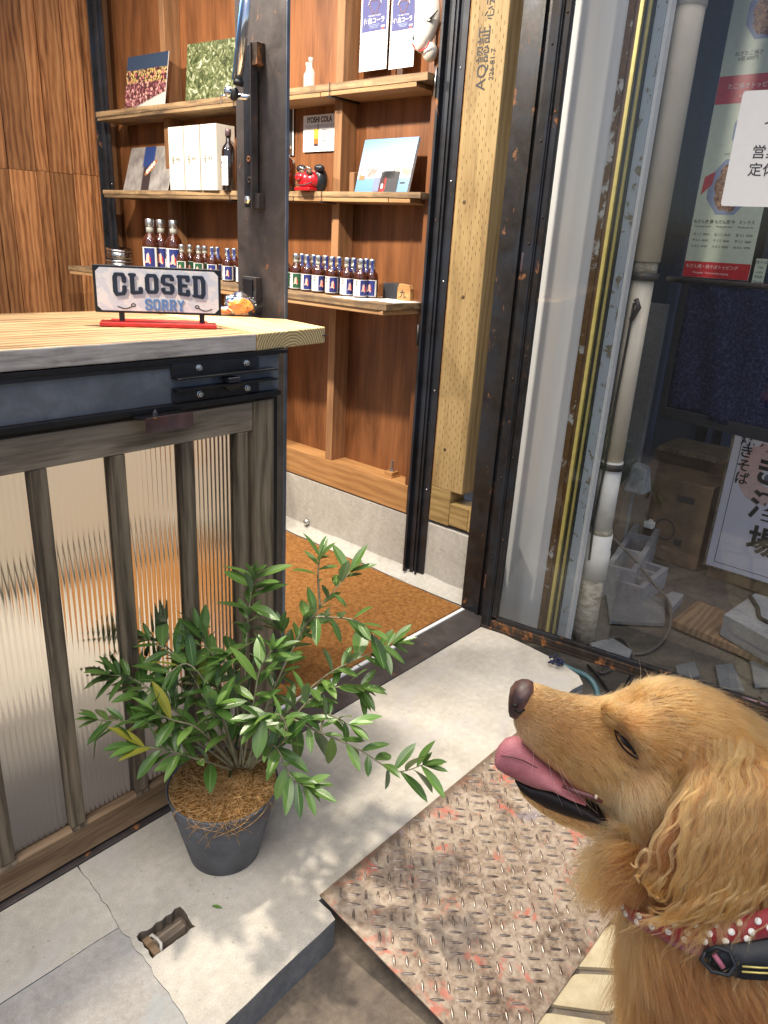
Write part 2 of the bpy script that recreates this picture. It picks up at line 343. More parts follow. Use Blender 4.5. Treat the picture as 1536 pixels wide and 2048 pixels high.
class MB:
    def __init__(s): s.v = []; s.f = []; s.mi = []; s.cur = 0; s.sm = False; s.smf = []
    def add(s, vs, fs, smooth=False):
        o = len(s.v); s.v += [tuple(v) for v in vs]; s.f += [tuple(o+i for i in f) for f in fs]; s.mi += [s.cur]*len(fs); s.smf += [smooth]*len(fs); return s
    def box(s, x0, x1, y0, y1, z0, z1, T=None):
        vs = [Vector((x, y, z)) for x in (x0, x1) for y in (y0, y1) for z in (z0, z1)]
        if T is not None: vs = [T @ v for v in vs]
        return s.add(vs, [(0, 1, 3, 2), (4, 6, 7, 5), (0, 4, 5, 1), (2, 3, 7, 6), (0, 2, 6, 4), (1, 5, 7, 3)])
    def hexa(s, b, t):                     # four bottom and four top corners, counter-clockwise from above
        return s.add(list(b)+list(t), [(3, 2, 1, 0), (4, 5, 6, 7), (0, 1, 5, 4), (1, 2, 6, 5), (2, 3, 7, 6), (3, 0, 4, 7)])
    def prism(s, pts, z0, z1, T=None):
        n = len(pts); vs = [Vector((p[0], p[1], z0)) for p in pts]+[Vector((p[0], p[1], z1)) for p in pts]
        if T is not None: vs = [T @ v for v in vs]
        return s.add(vs, [tuple(range(n-1, -1, -1)), tuple(range(n, 2*n))]+[(i, (i+1) % n, n+(i+1) % n, n+i) for i in range(n)])
    def tube(s, pts, rad, n=8, cap=True, smooth=True):
        pts = [Vector(p) for p in pts]; rad = rad if isinstance(rad, (list, tuple)) else [rad]*len(pts)
        vs = []; fs = []; up = None
        for i, p in enumerate(pts):
            d = (pts[min(i+1, len(pts)-1)]-pts[max(i-1, 0)]).normalized()
            if up is None: up = d.orthogonal().normalized()
            up = (up-d*up.dot(d)).normalized(); sd = d.cross(up)
            for k in range(n):
                a = 2*math.pi*k/n; vs.append(p+(up*math.cos(a)+sd*math.sin(a))*rad[i])
        for i in range(len(pts)-1):
            for k in range(n): fs.append((i*n+k, i*n+(k+1) % n, (i+1)*n+(k+1) % n, (i+1)*n+k))
        s.add(vs, fs, smooth)
        if cap: s.add([], []) ; o = len(s.v)-len(vs); s.f += [tuple(o+k for k in range(n-1, -1, -1)), tuple(o+(len(pts)-1)*n+k for k in range(n))]; s.mi += [s.cur]*2; s.smf += [False]*2
        return s
    def lathe(s, prof, n=24, c=(0, 0, 0), smooth=True, T=None):
        vs = []; fs = []
        for r, z in prof:
            for k in range(n):
                a = 2*math.pi*k/n; v = Vector((c[0]+r*math.cos(a), c[1]+r*math.sin(a), c[2]+z)); vs.append(T @ v if T is not None else v)
        for i in range(len(prof)-1):
            for k in range(n): fs.append((i*n+k, i*n+(k+1) % n, (i+1)*n+(k+1) % n, (i+1)*n+k))
        s.add(vs, fs, smooth); o = len(s.v)-len(vs)
        for idx, rev in ((0, True), (len(prof)-1, False)):
            if prof[idx][0] > 1e-5:
                f = tuple(o+idx*n+k for k in range(n)); s.f.append(f[::-1] if rev else f); s.mi.append(s.cur); s.smf.append(False)
        return s
    def ellip(s, c, r, nu=16, nv=10, T=None):
        vs = []; fs = []
        for i in range(nv+1):
            th = math.pi*i/nv
            for k in range(nu):
                a = 2*math.pi*k/nu; v = Vector((c[0]+r[0]*math.sin(th)*math.cos(a), c[1]+r[1]*math.sin(th)*math.sin(a), c[2]-r[2]*math.cos(th)))
                vs.append(T @ v if T is not None else v)
        for i in range(nv):
            for k in range(nu): fs.append((i*nu+k, i*nu+(k+1) % nu, (i+1)*nu+(k+1) % nu, (i+1)*nu+k))
        return s.add(vs, fs, True)
    def build(s, name, mat, parent=None, bevel=0, seg=2):
        me = bpy.data.meshes.new(name)
        off = Vector((0, 0, 0))
        if parent is not None: off = world_loc(parent)
        if parent is not None and parent.get('_local'): off = Vector((0, 0, 0))
        me.from_pydata([tuple(Vector(v)-off) for v in s.v], [], s.f)
        mats = mat if isinstance(mat, (list, tuple)) else [mat]
        for m in mats: me.materials.append(M[m] if isinstance(m, str) else m)
        me.polygons.foreach_set('material_index', s.mi); me.polygons.foreach_set('use_smooth', s.smf)
        me.validate(); me.update()
        o = bpy.data.objects.new(name, me); COL.objects.link(o)
        if parent is not None: o.parent = parent
        if bevel:
            b = o.modifiers.new('bevel', 'BEVEL'); b.width = bevel; b.segments = seg; b.limit_method = 'ANGLE'; b.angle_limit = R(40)
        return o
def world_loc(o):
    l = Vector(o.location)
    while o.parent is not None: o = o.parent; l = l+Vector(o.location)
    return l
def thing(name, label, cat, loc=(0, 0, 0), group=None, local=False):
    o = bpy.data.objects.new(name, None); COL.objects.link(o); o.location = loc; o.empty_display_size = .05
    o['label'] = label; o['category'] = cat
    if group: o['group'] = group
    if local: o['_local'] = 1
    return o
def tag(o, label, cat, group=None):
    o['label'] = label; o['category'] = cat
    if group: o['group'] = group
    return o
def struct(o): o['kind'] = 'structure'; return o
def stuff(o): o['kind'] = 'stuff'; return o
def dup(root, loc, rotz=0, label=None, group=None):
    r = root.copy(); COL.objects.link(r); r.location = loc; r.rotation_euler = (0, 0, rotz)
    if label: r['label'] = label
    if group: r['group'] = group
    for ch in list(root.children):
        c = ch.copy(); COL.objects.link(c); c.parent = r
        for g in list(ch.children):
            d = g.copy(); COL.objects.link(d); d.parent = c
    return r
def frame(origin, ex, ez):                 # matrix whose x runs along ex, z along ez
    ex = Vector(ex).normalized(); ez = Vector(ez).normalized(); ey = ez.cross(ex).normalized(); ez = ex.cross(ey)
    return Matrix(((ex.x, ey.x, ez.x, origin[0]), (ex.y, ey.y, ez.y, origin[1]), (ex.z, ey.z, ez.z, origin[2]), (0, 0, 0, 1)))
_txt = {}
def text(body, size, mat, parent, T, name='lettering', depth=.0003, bold=0, align='CENTER', sx=1., kind=None):
    """T: matrix with x along the writing, y up the letters, z out of the surface (world space unless the parent is local)"""
    cu = bpy.data.curves.new('t', 'FONT'); cu.body = body; cu.size = size; cu.extrude = depth; cu.align_x = align; cu.align_y = 'CENTER'; cu.offset = bold
    cu.resolution_u = 3
    o = bpy.data.objects.new('t', cu); COL.objects.link(o)
    dg = bpy.context.evaluated_depsgraph_get(); me = bpy.data.meshes.new_from_object(o.evaluated_get(dg)); bpy.data.objects.remove(o)
    off = Vector((0, 0, 0)) if (parent is None or parent.get('_local')) else world_loc(parent)
    me.transform(Matrix.Translation(-off) @ T @ Matrix.Diagonal((sx, 1, 1, 1)))
    me.materials.clear(); me.materials.append(M[mat])
    ob = bpy.data.objects.new(name, me); COL.objects.link(ob); ob.parent = parent
    return ob
def board(mb, a, b, half, up, th):         # rectangular bar from a to b, width 2*half along 'up', thickness th
    a = Vector(a); b = Vector(b); up = Vector(up).normalized()*half; d = (b-a).normalized(); n = d.cross(up).normalized()*th/2
    mb.hexa([a-up-n, b-up-n, b-up+n, a-up+n], [a+up-n, b+up-n, b+up+n, a+up+n]); return mb

# ================================================================== SETTING
XW = 2.33         # face of the shelf wall
# ground: one sheet to the horizon, the street level 12 cm under the step
g = struct(MB().box(-150, 150, -150, 150, -.33, -.130).build('street_ground', 'alley'))
# pavement: stained concrete strip along the step, then cream pavers in dark grout
struct(MB().box(-1.5, .93, .42, .9, -.129, -.0845).build('pavement_strip', 'pave'))
struct(MB().box(.936, 2.10, .42, .9, -.129, -.0835).build('pavement_strip', 'pave'))
MBg = MB(); MBg.box(-1.5, 2.30, -1.6, .415, -.129, -.084)
pv = struct(MBg.build('tiled_pavement', 'grout'))
rnd = random.Random(3)
NX, NY, PT = 17, 11, .155
def jit(i, j):
    r_ = random.Random(i*971+j*37+5); return Vector((.30+i*PT+r_.uniform(-.05, .05)+(.075 if j % 2 else 0), .40-j*PT+(r_.uniform(-.045, .045) if j else 0), 0))
for i in range(NX):
    for j in range(NY):
        q = [jit(i, j), jit(i, j+1), jit(i+1, j+1), jit(i+1, j)]
        c = sum(q, Vector())/4; pts = []
        if max(p.x for p in q) > 2.3: continue
        q = [c+(p-c)*(1-.015/max(.03, (p-c).length)) for p in q]
        for k in range(4):
            p, a, b = q[k], q[k-1], q[(k+1) % 4]
            ra = p+(a-p).normalized()*.014; rb = p+(b-p).normalized()*.014
            pts += [ra, p*.6+(ra+rb)*.2, rb]
        MB().prism([(p.x, p.y) for p in pts], -.0835, -.075+rnd.uniform(-.001, .001)).build('paver', 'tile', pv)

# concrete step: three cast slabs with open joints, the hole with an old floor latch in it
step = thing('concrete_step', '', ''); del step['label'], step['category']; step['kind'] = 'structure'
def holed(name, outer, holes, z1, z0, mat, hz):
    mb = MB(); loops = [[Vector((*p, 0)) for p in outer]]+[[Vector((*p, 0)) for p in h] for h in holes]
    tri = geometry.tessellate_polygon(loops); flat = [p for l in loops for p in l]
    fs = []
    for t in tri:
        a, b, c = (flat[i] for i in t)
        fs.append(t if (b-a).cross(c-a).z > 0 else t[::-1])
    mb.add([(p.x, p.y, z1) for p in flat], fs)
    mb.cur = 1; n = len(outer); mb.add([(p[0], p[1], z0) for p in outer]+[(p[0], p[1], z1) for p in outer], [(i, (i+1) % n, n+(i+1) % n, n+i) for i in range(n)])
    mb.cur = 2
    for h in holes:
        n = len(h); mb.add([(p[0], p[1], hz) for p in h]+[(p[0], p[1], z1) for p in h], [((i+1) % n, i, n+i, n+(i+1) % n) for i in range(n)]+[])
        mb.add([(p[0], p[1], hz) for p in h], [tuple(range(n))])
    return mb.build(name, [mat, 'kerb', 'pave'], step)  # side faces in darker kerb colour: dirt, with the riser's shade painted in
def ragged(a, b, n, amp, rr):
    a = Vector((*a, 0)); b = Vector((*b, 0)); d = (b-a).normalized(); nn = Vector((-d.y, d.x, 0))
    return [tuple((a+(b-a)*(i/n)+nn*(rr.uniform(-amp, amp) if i else 0)).to_2d()) for i in range(n)]
rr = random.Random(11)
crackA = ragged((.509, .80), (.541, 1.338), 30, .0035, rr)+[(.541, 1.338)]
hole = ragged((.536, 1.012), (.64, 1.012), 9, .003, rr)+ragged((.64, 1.012), (.645, 1.078), 7, .003, rr)+ragged((.645, 1.078), (.54, 1.08), 9, .004, rr)+ragged((.54, 1.08), (.536, 1.012), 6, .003, rr)
edge = ragged((.87, .872), (.868, .816), 3, .001, rr)+ragged((.862, .811), (.513, .797), 7, .0012, rr)
outer = [(.544+0, 1.338), *[(p[0]+.003, p[1]) for p in crackA[::-1][1:-1]], (.515, .797)]
outer = [(.544, 1.338)]+[(p[0]+.0006, p[1]) for p in crackA[::-1][1:-1]]+[(.513, .797)]+edge[::-1][:-1]+[(.87, .872), (2.06, .872), (2.12, .862), (2.16, .90), (2.19, 1.0), (2.20, 1.12), (2.21, 1.338)]
holed('slab', outer, [hole], 0, -.13, 'slab', -.03)
left = [(p[0]-.0006, p[1]) for p in crackA]
def jmid(n=24): return ragged((.524, 1.126), (-.9, 1.168), n, .0025, rr)
jm = jmid()
up_ = [p for p in left if p[1] > 1.13]; lo_ = [p for p in left if p[1] < 1.12]
holed('slab', jm[::-1]+up_+[(-.9, 1.338)], [], .0, -.13, 'slab', 0)
lo_edge = ragged((-.9, .77), (.506, .797), 12, .001, rr)
holed('slab', lo_edge+lo_+[(p[0], p[1]-.0012) for p in jm], [], -.0015, -.13, 'slab_old', 0)
MB().box(.502, .5335, .80, 1.337, -.129, -.0022).build('joint_fill', 'slab_old', step)
MB().box(-.9, .4, 1.15, 1.166, -.129, -.0022).build('joint_fill', 'slab_old', step)
MB().box(.4, .5015, 1.12, 1.15, -.129, -.0022).build('joint_fill', 'slab_old', step)
lat = thing('floor_latch', 'worn wooden latch with a loop of string sunk in a hole in the concrete step', 'latch', (.59, 1.04, -.03))
MB().box(.552, .632, 1.035, 1.056, -.030, -.008).build('wood_bar', 'frame_h', lat, .003)
MB().box(.545, .562, 1.02, 1.07, -.030, -.005).build('catch', 'frame_b', lat, .003)
MB().tube([(.56, 1.018, -.012), (.566, 1.028, .002), (.568, 1.045, -.002), (.566, 1.062, -.003), (.56, 1.07, -.014)], .0035, 6).build('string', 'box', lat)
# door sill, shop floor, mat
struct(MB().box(-.9, 2.26, 1.340, 1.462, -.1, .004).build('door_sill', 'column', None, .002))
struct(MB().box(-.9, 2.30, 1.4625, 4.5, -.1, -.002).build('shop_floor', 'floor'))
struct(MB().box(1.18, 2.25, 1.463, 1.477, -.002, .008).build('sill_strip', 'white'))
mt = thing('door_mat', 'orange-brown coir mat lying inside the shop doorway', 'doormat', (1.5, 2, 0))
MB().box(1.22, 2.248, 1.48, 2.72, -.001, .0125).build('pile', 'mat', mt, .003)
MB().box(1.217, 2.252, 1.4775, 2.723, -.0015, .002).build('backing', 'rubber', mt)

# ------------------------------------------------------------------ shelf wall
wl = thing('shelf_wall', 'mahogany plywood stud wall on a concrete footing behind the shelves', 'wall', (2.4, 3, 0))
f_ = MB(); ys = [1.47+i*.09 for i in range(34)]
f_.box(XW, 2.75, 1.476, 4.5, -.1, .285)
f_.build('footing', 'foundation', wl, .004)
fl = MB(); n_ = 40
prof = [(2.268, .004), (2.285, .014), (2.312, .022), (2.331, .045)]
vs = []
for i in range(n_+1):
    y = 1.478+(4.4-1.478)*i/n_
    for (x, z) in prof: vs.append((x+.006*mnoise.noise(Vector((y*9, x*30, 0))), y, z+.006*mnoise.noise(Vector((y*7, x*20, 4)))))
k = len(prof); fl.add(vs, [(i*k+j, i*k+j+1, (i+1)*k+j+1, (i+1)*k+j) for i in range(n_) for j in range(k-1)], True)
fl.build('mortar_fillet', 'foundation', wl)
MB().box(XW-.004, 2.42, 1.868, 4.3, .292, .418).build('sole_plate', 'beam', wl, .002)
for (y0, y1) in ((1.80, 2.40), (2.40, 3.0), (3.0, 3.6), (3.6, 4.3)):
    MB().box(2.42, 2.432, y0+.001, y1-.001, .30, 2.75).build('plywood_sheet', 'ply', wl)
for y in (2.345, 2.99, 3.585, 4.26):
    MB().box(XW, 2.4195, y, y+.042, .4185, 2.75).build('stud', 'stud', wl, .002)
MB().box(XW, 2.4195, 1.85, 1.888, .4185, 2.75).build('stud', 'ply', wl, .002)
for y in (1.98,):
    an = MB().box(2.345, 2.405, y, y+.05, .4182, .424); an.build('washer_plate', 'beam', wl, .001)
    MB().box(2.35, 2.40, y+.003, y+.047, .424, .442).build('wood_block', 'beam', wl, .002)
    MB().lathe([(.014, 0), (.014, .009), (.007, .009), (.007, .05), (.001, .051)], 6, (2.375, y+.025, .442), False).build('anchor_bolt', 'zinc', wl)
MB().lathe([(.016, 0), (.017, .006), (.011, .018), (.001, .02)], 14, (0, 0, 0), True, frame((XW-.001, 2.50, .062), (0, 1, 0), (-1, 0, .1))).build('bolt_head', 'zinc', wl)
# channels
for nm, y0, y1, lab in (('steel_channel', 1.745, 1.845, 'black steel channel post with small rivets at the right end of the shelves'), ('steel_channel', 4.15, 4.26, 'black steel channel post at the far left end of the shelves')):
    c = thing(nm, lab, 'steel post', (XW, y0, 0))
    z0 = .03; ym = (y0+y1)/2
    MB().box(XW-.006, XW-.001, y0, y1, z0, 2.8).build('web', 'black', c)
    MB().box(XW-.030, XW-.0065, y1-.012, y1-.001, z0, 2.8).build('flange', 'black', c, .001)
    MB().box(XW-.018, XW-.0065, y0+.036, y0+.042, z0, 2.8).build('flange', 'black', c, .001)
    MB().box(XW-.012, XW-.0065, y0+.056, y0+.075, z0, 2.8).build('track', 'black', c, .001)
    for z in (.43, .85, 1.27, 1.62, 1.98):
        MB().ellip((XW-.0065, y0+.018, z), (.003, .004, .004), 10, 6).build('rivet', 'zinc', c)
h_ = thing('hinge', 'small steel hinge beside the top shelf on the channel post', 'hinge', (XW-.03, 1.846, 1.93))
MB().box(XW-.034, XW-.004, 1.8465, 1.849, 1.89, 1.985).build('leaf_plate', 'tin', h_)
MB().tube([(XW-.034, 1.848, 1.89), (XW-.034, 1.848, 1.985)], .004, 8).build('pin', 'tin', h_)
h_ = thing('hinge', 'small steel hinge below the bottle shelf on the channel post', 'hinge', (XW-.03, 1.846, 1.06))
MB().box(XW-.034, XW-.004, 1.8465, 1.849, 1.02, 1.10).build('leaf_plate', 'column', h_)
MB().tube([(XW-.034, 1.848, 1.02), (XW-.034, 1.848, 1.10)], .004, 8).build('pin', 'column', h_)
# corner post of incised lumber and its sill
po = thing('corner_post', 'yellowish incised lumber corner post with a stamped inspection mark', 'post', (XW, 1.64, .3))
MB().box(XW-.002, XW+.105, 1.585, 1.740, .452, 2.8).build('timber', 'lumber', po, .003)
MB().box(XW-.003, XW+.1, 1.64, 1.741, .300, .4515).build('sill_block', 'lumber_h', po, .003)
MB().box(XW-.001, XW+.1, 1.545, 1.6395, .305, .40).build('sill_block', 'lumber_h', po, .003)
MB().box(XW-.0015, XW+.1, 1.50, 1.544, .303, .402).build('sill_block', 'lumber_h', po, .003)
MB().box(XW+.001, XW+.05, 1.7415, 1.7445, .3, 2.8).build('plywood_edge', 'beam', po)
im = MB()
for c_ in range(9):
    y = 1.598+c_*.0155
    for r_ in range(64):
        z = .47+r_*.036+(.018 if c_ % 2 else 0)+rnd.uniform(-.002, .002)
        if rnd.random() < .2: continue
        im.box(XW-.0028, XW-.0018, y-.0007, y+.0007, z, z+.012)
M['incision'] = plain('incision', (.16, .1, .035), .8)
stuff(im.build('incision_marks', 'incision', po))
kn = MB()
for (y, z) in ((1.70, 1.55), (1.667, 1.22), (1.69, .62)): kn.lathe([(.0075, 0), (.005, .0006), (.001, .0008)], 10, (0, 0, 0), True, frame((XW-.0022, y, z), (0, 1, 0), (-1, 0, 0)))
M['knot'] = plain('knot', (.07, .04, .018), .6)
stuff(kn.build('knots', 'knot', po))
Tm = Matrix.Identity(4)
Tst = Matrix(((0, 0, -1, XW-.0035), (0, -1, 0, 1.655), (-1, 0, 0, 2.02), (0, 0, 0, 1)))
Tst = Matrix.Translation((XW-.0032, 1.672, 2.00)) @ Matrix(((0, 0, -1, 0), (0, 1, 0, 0), (1, 0, 0, 0), (0, 0, 0, 1)))
text('AQ認証', .055, 'ink', po, Tst, bold=.0002, depth=.0002)
text('226-81-7', .026, 'ink', po, Matrix.Translation((0, -.04, -.02)) @ Tst, bold=.0002, depth=.0002)
text('心去り製材', .042, 'ink', po, Matrix.Translation((0, -.012, .215)) @ Tst, bold=.0002, depth=.0002)

# back wall of planks
bw = thing('plank_wall', 'tall reddish cedar plank wall at the back left of the shop', 'wall', (2.0, 4.4, 0))
x = 2.415; k = 0; rp = random.Random(5)
while x > -.9:
    w_ = rp.choice([.075, .105, .125, .15]); zb = 1.66+rp.uniform(-.012, .012); gp_ = .004
    dy = rp.choice([0, .022, .045, .006])
    MB().box(x-w_+.005, x, 4.36-dy, 4.40, -.002, zb-.0015).build('plank', 'plank', bw, .0015)
    MB().box(x-w_+.005, x, 4.36-dy-rp.choice([0, .002]), 4.40, zb, 2.95).build('plank', 'plank', bw, .0015)
    x -= w_
MB().box(-.9, 2.45, 4.401, 4.45, -.01, 2.95).build('backing', 'strip_dark', bw)

# ================================================================== COUNTER AND SLIDING PANEL
ct = thing('wooden_counter', 'thick weathered plank counter top with a paler end board showing its growth rings', 'counter', (.6, 1.6, 1.15))
Z1, Z0 = 1.187, 1.147
for (x0, x1, y0, y1, xr) in ((-.9, 1.079, 1.339, 1.545, 0), (-.9, 1.10, 1.547, 1.712, 0), (-.9, 1.12, 1.714, 1.885, 0)):
    mb = MB(); n = 60; top = []; rj = random.Random(int(y0*100))
    front = [(x0+(x1-x0)*i/n, y0+(rj.uniform(-.0012, .0012) if y0 < 1.4 else 0)) for i in range(n+1)]
    mb.prism(front+[(x1, y1), (x0, y1)], Z0+.0015, Z1-.0006*(y0 > 1.4))
    o = mb.build('plank', ['ctop', 'greywood'], ct, .003)
    for p in o.data.polygons:
        if p.normal.y < -.7: p.material_index = 1
mb = MB(); mb.prism([(1.081, 1.340), (1.330, 1.374), (1.352, 1.555), (1.30, 1.60), (1.30, 1.72), (1.122, 1.885), (1.102, 1.714), (1.101, 1.55)], Z0, Z1)
o = mb.build('end_board', ['ctop_new', 'endgrain'], ct, .003)
for p in o.data.polygons:
    if p.normal.y < -.7: p.material_index = 1
MB().box(1.318, 1.3335, 1.370, 1.40, 1.1655, 1.1675).build('split', 'ink', ct)
fr = thing('steel_apron', 'blackened steel frame and slide rail under the counter top', 'steel frame', (.6, 1.4, 0))
MB().box(-.9, 1.15, 1.345, 1.36, 1.052, 1.136).build('fascia_plate', 'blue', fr, .001)
MB().box(-.9, 1.172, 1.338, 1.42, 1.137, 1.1465).build('top_flange', 'blacker', fr, .001)
MB().box(-.9, .852, 1.3405, 1.3445, 1.1272, 1.1365).build('lip', 'black', fr)
MB().box(1.147, 1.172, 1.375, 1.46, .004, 1.1365).build('side_upright', 'blacker', fr, .001)
MB().box(1.125, 1.1465, 1.39, 1.44, .004, 1.05).build('side_upright', 'blacker', fr, .001)
for (za, zb, zf) in ((1.110, 1.134, 1.104), (1.054, 1.078, 1.0805)):
    MB().box(.853, 1.085, 1.3385, 1.3443, za, zb).build('angle_iron', 'black', fr, .001)
    MB().box(.853, 1.125, 1.318, 1.3443, zf, zf+.004).build('angle_flange', 'blacker', fr, .001)
for (bx, bz) in ((.919, 1.123), (1.047, 1.123), (.919, 1.066), (1.049, 1.066)):
    MB().lathe([(.0078, 0), (.0078, .0015), (.0062, .002), (.0062, .007), (.005, .0078)], 6, (0, 0, 0), False, frame((bx, 1.3384, bz), (1, 0, 0), (0, -1, 0))).build('bolt', 'zinc', fr)
MB().box(.98, 1.012, 1.312, 1.336, 1.088, 1.0985).build('stop_block', 'black', fr, .001)
MB().hexa([(1.0, 1.335, 1.062), (1.003, 1.337, 1.062), (1.003, 1.34, 1.062), (1.0, 1.34, 1.062)], [(.975, 1.325, 1.080), (1.05, 1.33, 1.080), (1.05, 1.34, 1.080), (.975, 1.34, 1.080)]).build('gusset', 'blacker', fr)
MB().box(-.9, 1.145, 1.330, 1.346, 1.0405, 1.0515).build('slide_rail', 'blacker', fr, .001)
MB().box(-.9, 1.145, 1.350, 1.40, 1.0325, 1.040).build('slide_rail', 'blacker', fr, .001)
MB().box(.752, .868, 1.306, 1.345, 1.0355, 1.0385).build('clip_plate', 'blacker', fr)
MB().box(.765, .878, 1.3035, 1.3058, 1.006, 1.0388).build('clip_lip', 'copper', fr, .0006)
MB().lathe([(.005, 0), (.005, .007), (.0025, .007), (.0025, .011)], 6, (.80, 1.325, 1.0386), False).build('clip_bolt', 'tin', fr)
MB().box(-.9, 1.147, 1.372, 1.46, .0045, .009).build('bottom_rail', 'blacker', fr)

pn = thing('sliding_panel', 'weathered wooden sliding panel with fluted glass panes below the counter', 'sliding panel', (.6, 1.36, 0))
FY = 1.352
MB().box(-.9, 1.076, FY, FY+.036, .9585, 1.026).build('top_rail', 'frame_h', pn, .002)
MB().box(1.0775, 1.139, FY-.004, FY+.040, .012, 1.029).build('stile', 'frame_v', pn, .003)
MB().box(-.9, 1.076, FY, FY+.036, .012, .088).build('bottom_rail', 'frame_b', pn, .002)
MB().hexa([(-.9, FY+.001, .0885), (1.076, FY+.001, .0885), (1.076, FY+.022, .0885), (-.9, FY+.022, .0885)], [(-.9, FY+.014, .097), (1.076, FY+.014, .097), (1.076, FY+.022, .097), (-.9, FY+.022, .097)]).build('glazing_bead', 'frame_b', pn)
xs = [1.045, .894, .726, .563, .404, .24, .08, -.08]
for x in xs:
    T = None
    MB().box(x-.0165, x+.0165, FY+.001, FY+.030, .0975, .958).build('muntin', 'frame_v', pn, .0025)
    MB().hexa([(x-.0165, FY-.002, .0885), (x+.0165, FY-.002, .0885), (x+.0165, FY+.03, .0885), (x-.0165, FY+.03, .0885)], [(x-.0165, FY+.0005, .097), (x+.0165, FY+.0005, .097), (x+.0165, FY+.03, .097), (x-.0165, FY+.03, .097)]).build('muntin_foot', 'frame_v', pn)
px_ = [1.0775]+xs+[-.9]
for a, b in zip(px_[1:], px_[:-1]):
    x0, x1 = a+.013, b-.013
    if x1-x0 < .02: continue
    mb = MB(); nr = max(2, round((x1-x0)/.0118)); per = 8; prof = []
    for i in range(nr*per+1):
        u = i/per; ph = (u % 1.)
        prof.append((x0+(x1-x0)*u/nr, FY+.020-.0019*math.sin(math.pi*ph)))
    zA, zB = .09, .957; m = len(prof)
    mb.add([(p[0], p[1], zA) for p in prof]+[(p[0], p[1], zB) for p in prof], [(k, k+1, m+k+1, m+k) for k in range(m-1)], True)      # ribbed front, own vertices so its shading stays level
    bk4 = [(x1, FY+.0245), (x0, FY+.0245)]; full = prof+bk4; f = len(full)
    mb.add([(p[0], p[1], zA) for p in full]+[(p[0], p[1], zB) for p in full], [tuple(range(f-1, -1, -1)), tuple(range(f, 2*f))]+[(k, (k+1) % f, f+(k+1) % f, f+k) for k in (m-1, m, m+1)])
    mb.build('fluted_pane', 'fluted', pn)

# steel column, bracket and gas strut
cl = thing('steel_column', 'mill-scaled H-section steel column rising behind the counter end', 'column', (1.37, 1.65, 0))
MB().box(1.356, 1.362, 1.565, 1.765, .004, 2.9).build('web', 'column', cl, .001)
MB().box(1.3555, 1.366, 1.5605, 1.5645, .004, 2.9).build('flange', 'blue', cl, .001)
MB().box(1.3625, 1.46, 1.765, 1.771, .004, 2.9).build('flange', 'column', cl, .001)
br = thing('hinge_bar', 'black flat steel bar with bolt holes fixed to the left edge of the steel column', 'bracket', (1.35, 1.75, 1.4))
p0 = at(486, 92, 0, 1.345); p1 = at(490, 415, 0, 1.345); q0 = at(503, 92, 0, 1.345); q1 = at(515, 415, 0, 1.345)
ya, yb = p1.y, q1.y
MB().box(1.343, 1.348, yb+.004, ya, p1.z, p0.z).build('plate', 'black', br, .001)
MB().box(1.325, 1.348, yb, yb+.0035, p1.z-.004, p0.z).build('edge_plate', 'column', br, .001)
MB().box(1.335, 1.3555, yb-.018, yb, p1.z-.002, p1.z+.035).build('foot_tab', 'column', br, .001)
MB().box(1.33, 1.3555, yb-.02, yb+.0, p0.z-.05, p0.z).build('head_tab', 'rusty', br, .001)
for k, (hx, hy) in enumerate(((497, 318), (498, 360))):
    p = at(hx, hy, 0, 1.342); MB().lathe([(.0075, 0), (.0075, .001), (.0045, .0012), (.0045, .0002)], 14, (0, 0, 0), True, frame((1.3428, p.y, p.z), (0, 1, 0), (-1, 0, 0))).build('bolt_hole', 'rusty', br)
p = at(496, 400, 0, 1.342); MB().lathe([(.011, 0), (.011, .004), (.008, .009), (.002, .011)], 6, (0, 0, 0), False, frame((1.3428, p.y, p.z), (0, 1, 0), (-1, 0, 0))).build('bolt', 'zinc', br)
st = thing('gas_strut', 'shiny gas strut clamped to the steel column above the counter', 'gas strut', at(470, 185, 0, 1.30))
a = at(476, 172, 0, 1.30); b = at(502, -60, 0, 1.30)
MB().tube([a, a.lerp(b, .06)], .013, 14).build('end_cap', 'rubber', st)
MB().tube([a.lerp(b, .06), b], .0105, 16).build('cylinder', 'chrome', st)
MB().tube([a.lerp(b, .05)+Vector((-.013, .006, 0)), b+Vector((-.013, .006, 0))], .003, 8).build('blue_rod', 'letter_blue', st)
e = at(468, 188, 0, 1.30)
MB().lathe([(.010, -.006), (.0155, -.003), (.0155, .003), (.010, .006)], 18, (0, 0, 0), True, frame(e, (0, 1, .2), (1, 0, 0))).build('eye', 'rubber', st)
MB().tube([e+Vector((0, .012, -.002)), e+Vector((.045, -.03, -.006))], .0075, 12).build('pivot_pin', 'chrome', st)
MB().ellip(e+Vector((-.006, .012, .004)), (.014, .012, .014)).build('ball_joint', 'chrome', st)
MB().tube([e+Vector((-.01, .02, -.004)), e+Vector((-.014, .034, -.004)), e+Vector((-.014, .036, -.02))], .003, 8).build('safety_clip', 'chrome', st)
mk = thing('edge_block', 'small dark steel block at the foot of the column on the counter', 'bracket', (1.35, 1.75, 1.19))
p = at(492, 552, 0, 1.35); q = at(520, 620, 0, 1.35)
MB().box(1.335, 1.3555, q.y, p.y, 1.1875, p.z).build('block', 'column', mk, .002)
MB().box(1.328, 1.3345, q.y+.01, p.y-.01, 1.195, p.z-.005).build('cover', 'black', mk, .002)

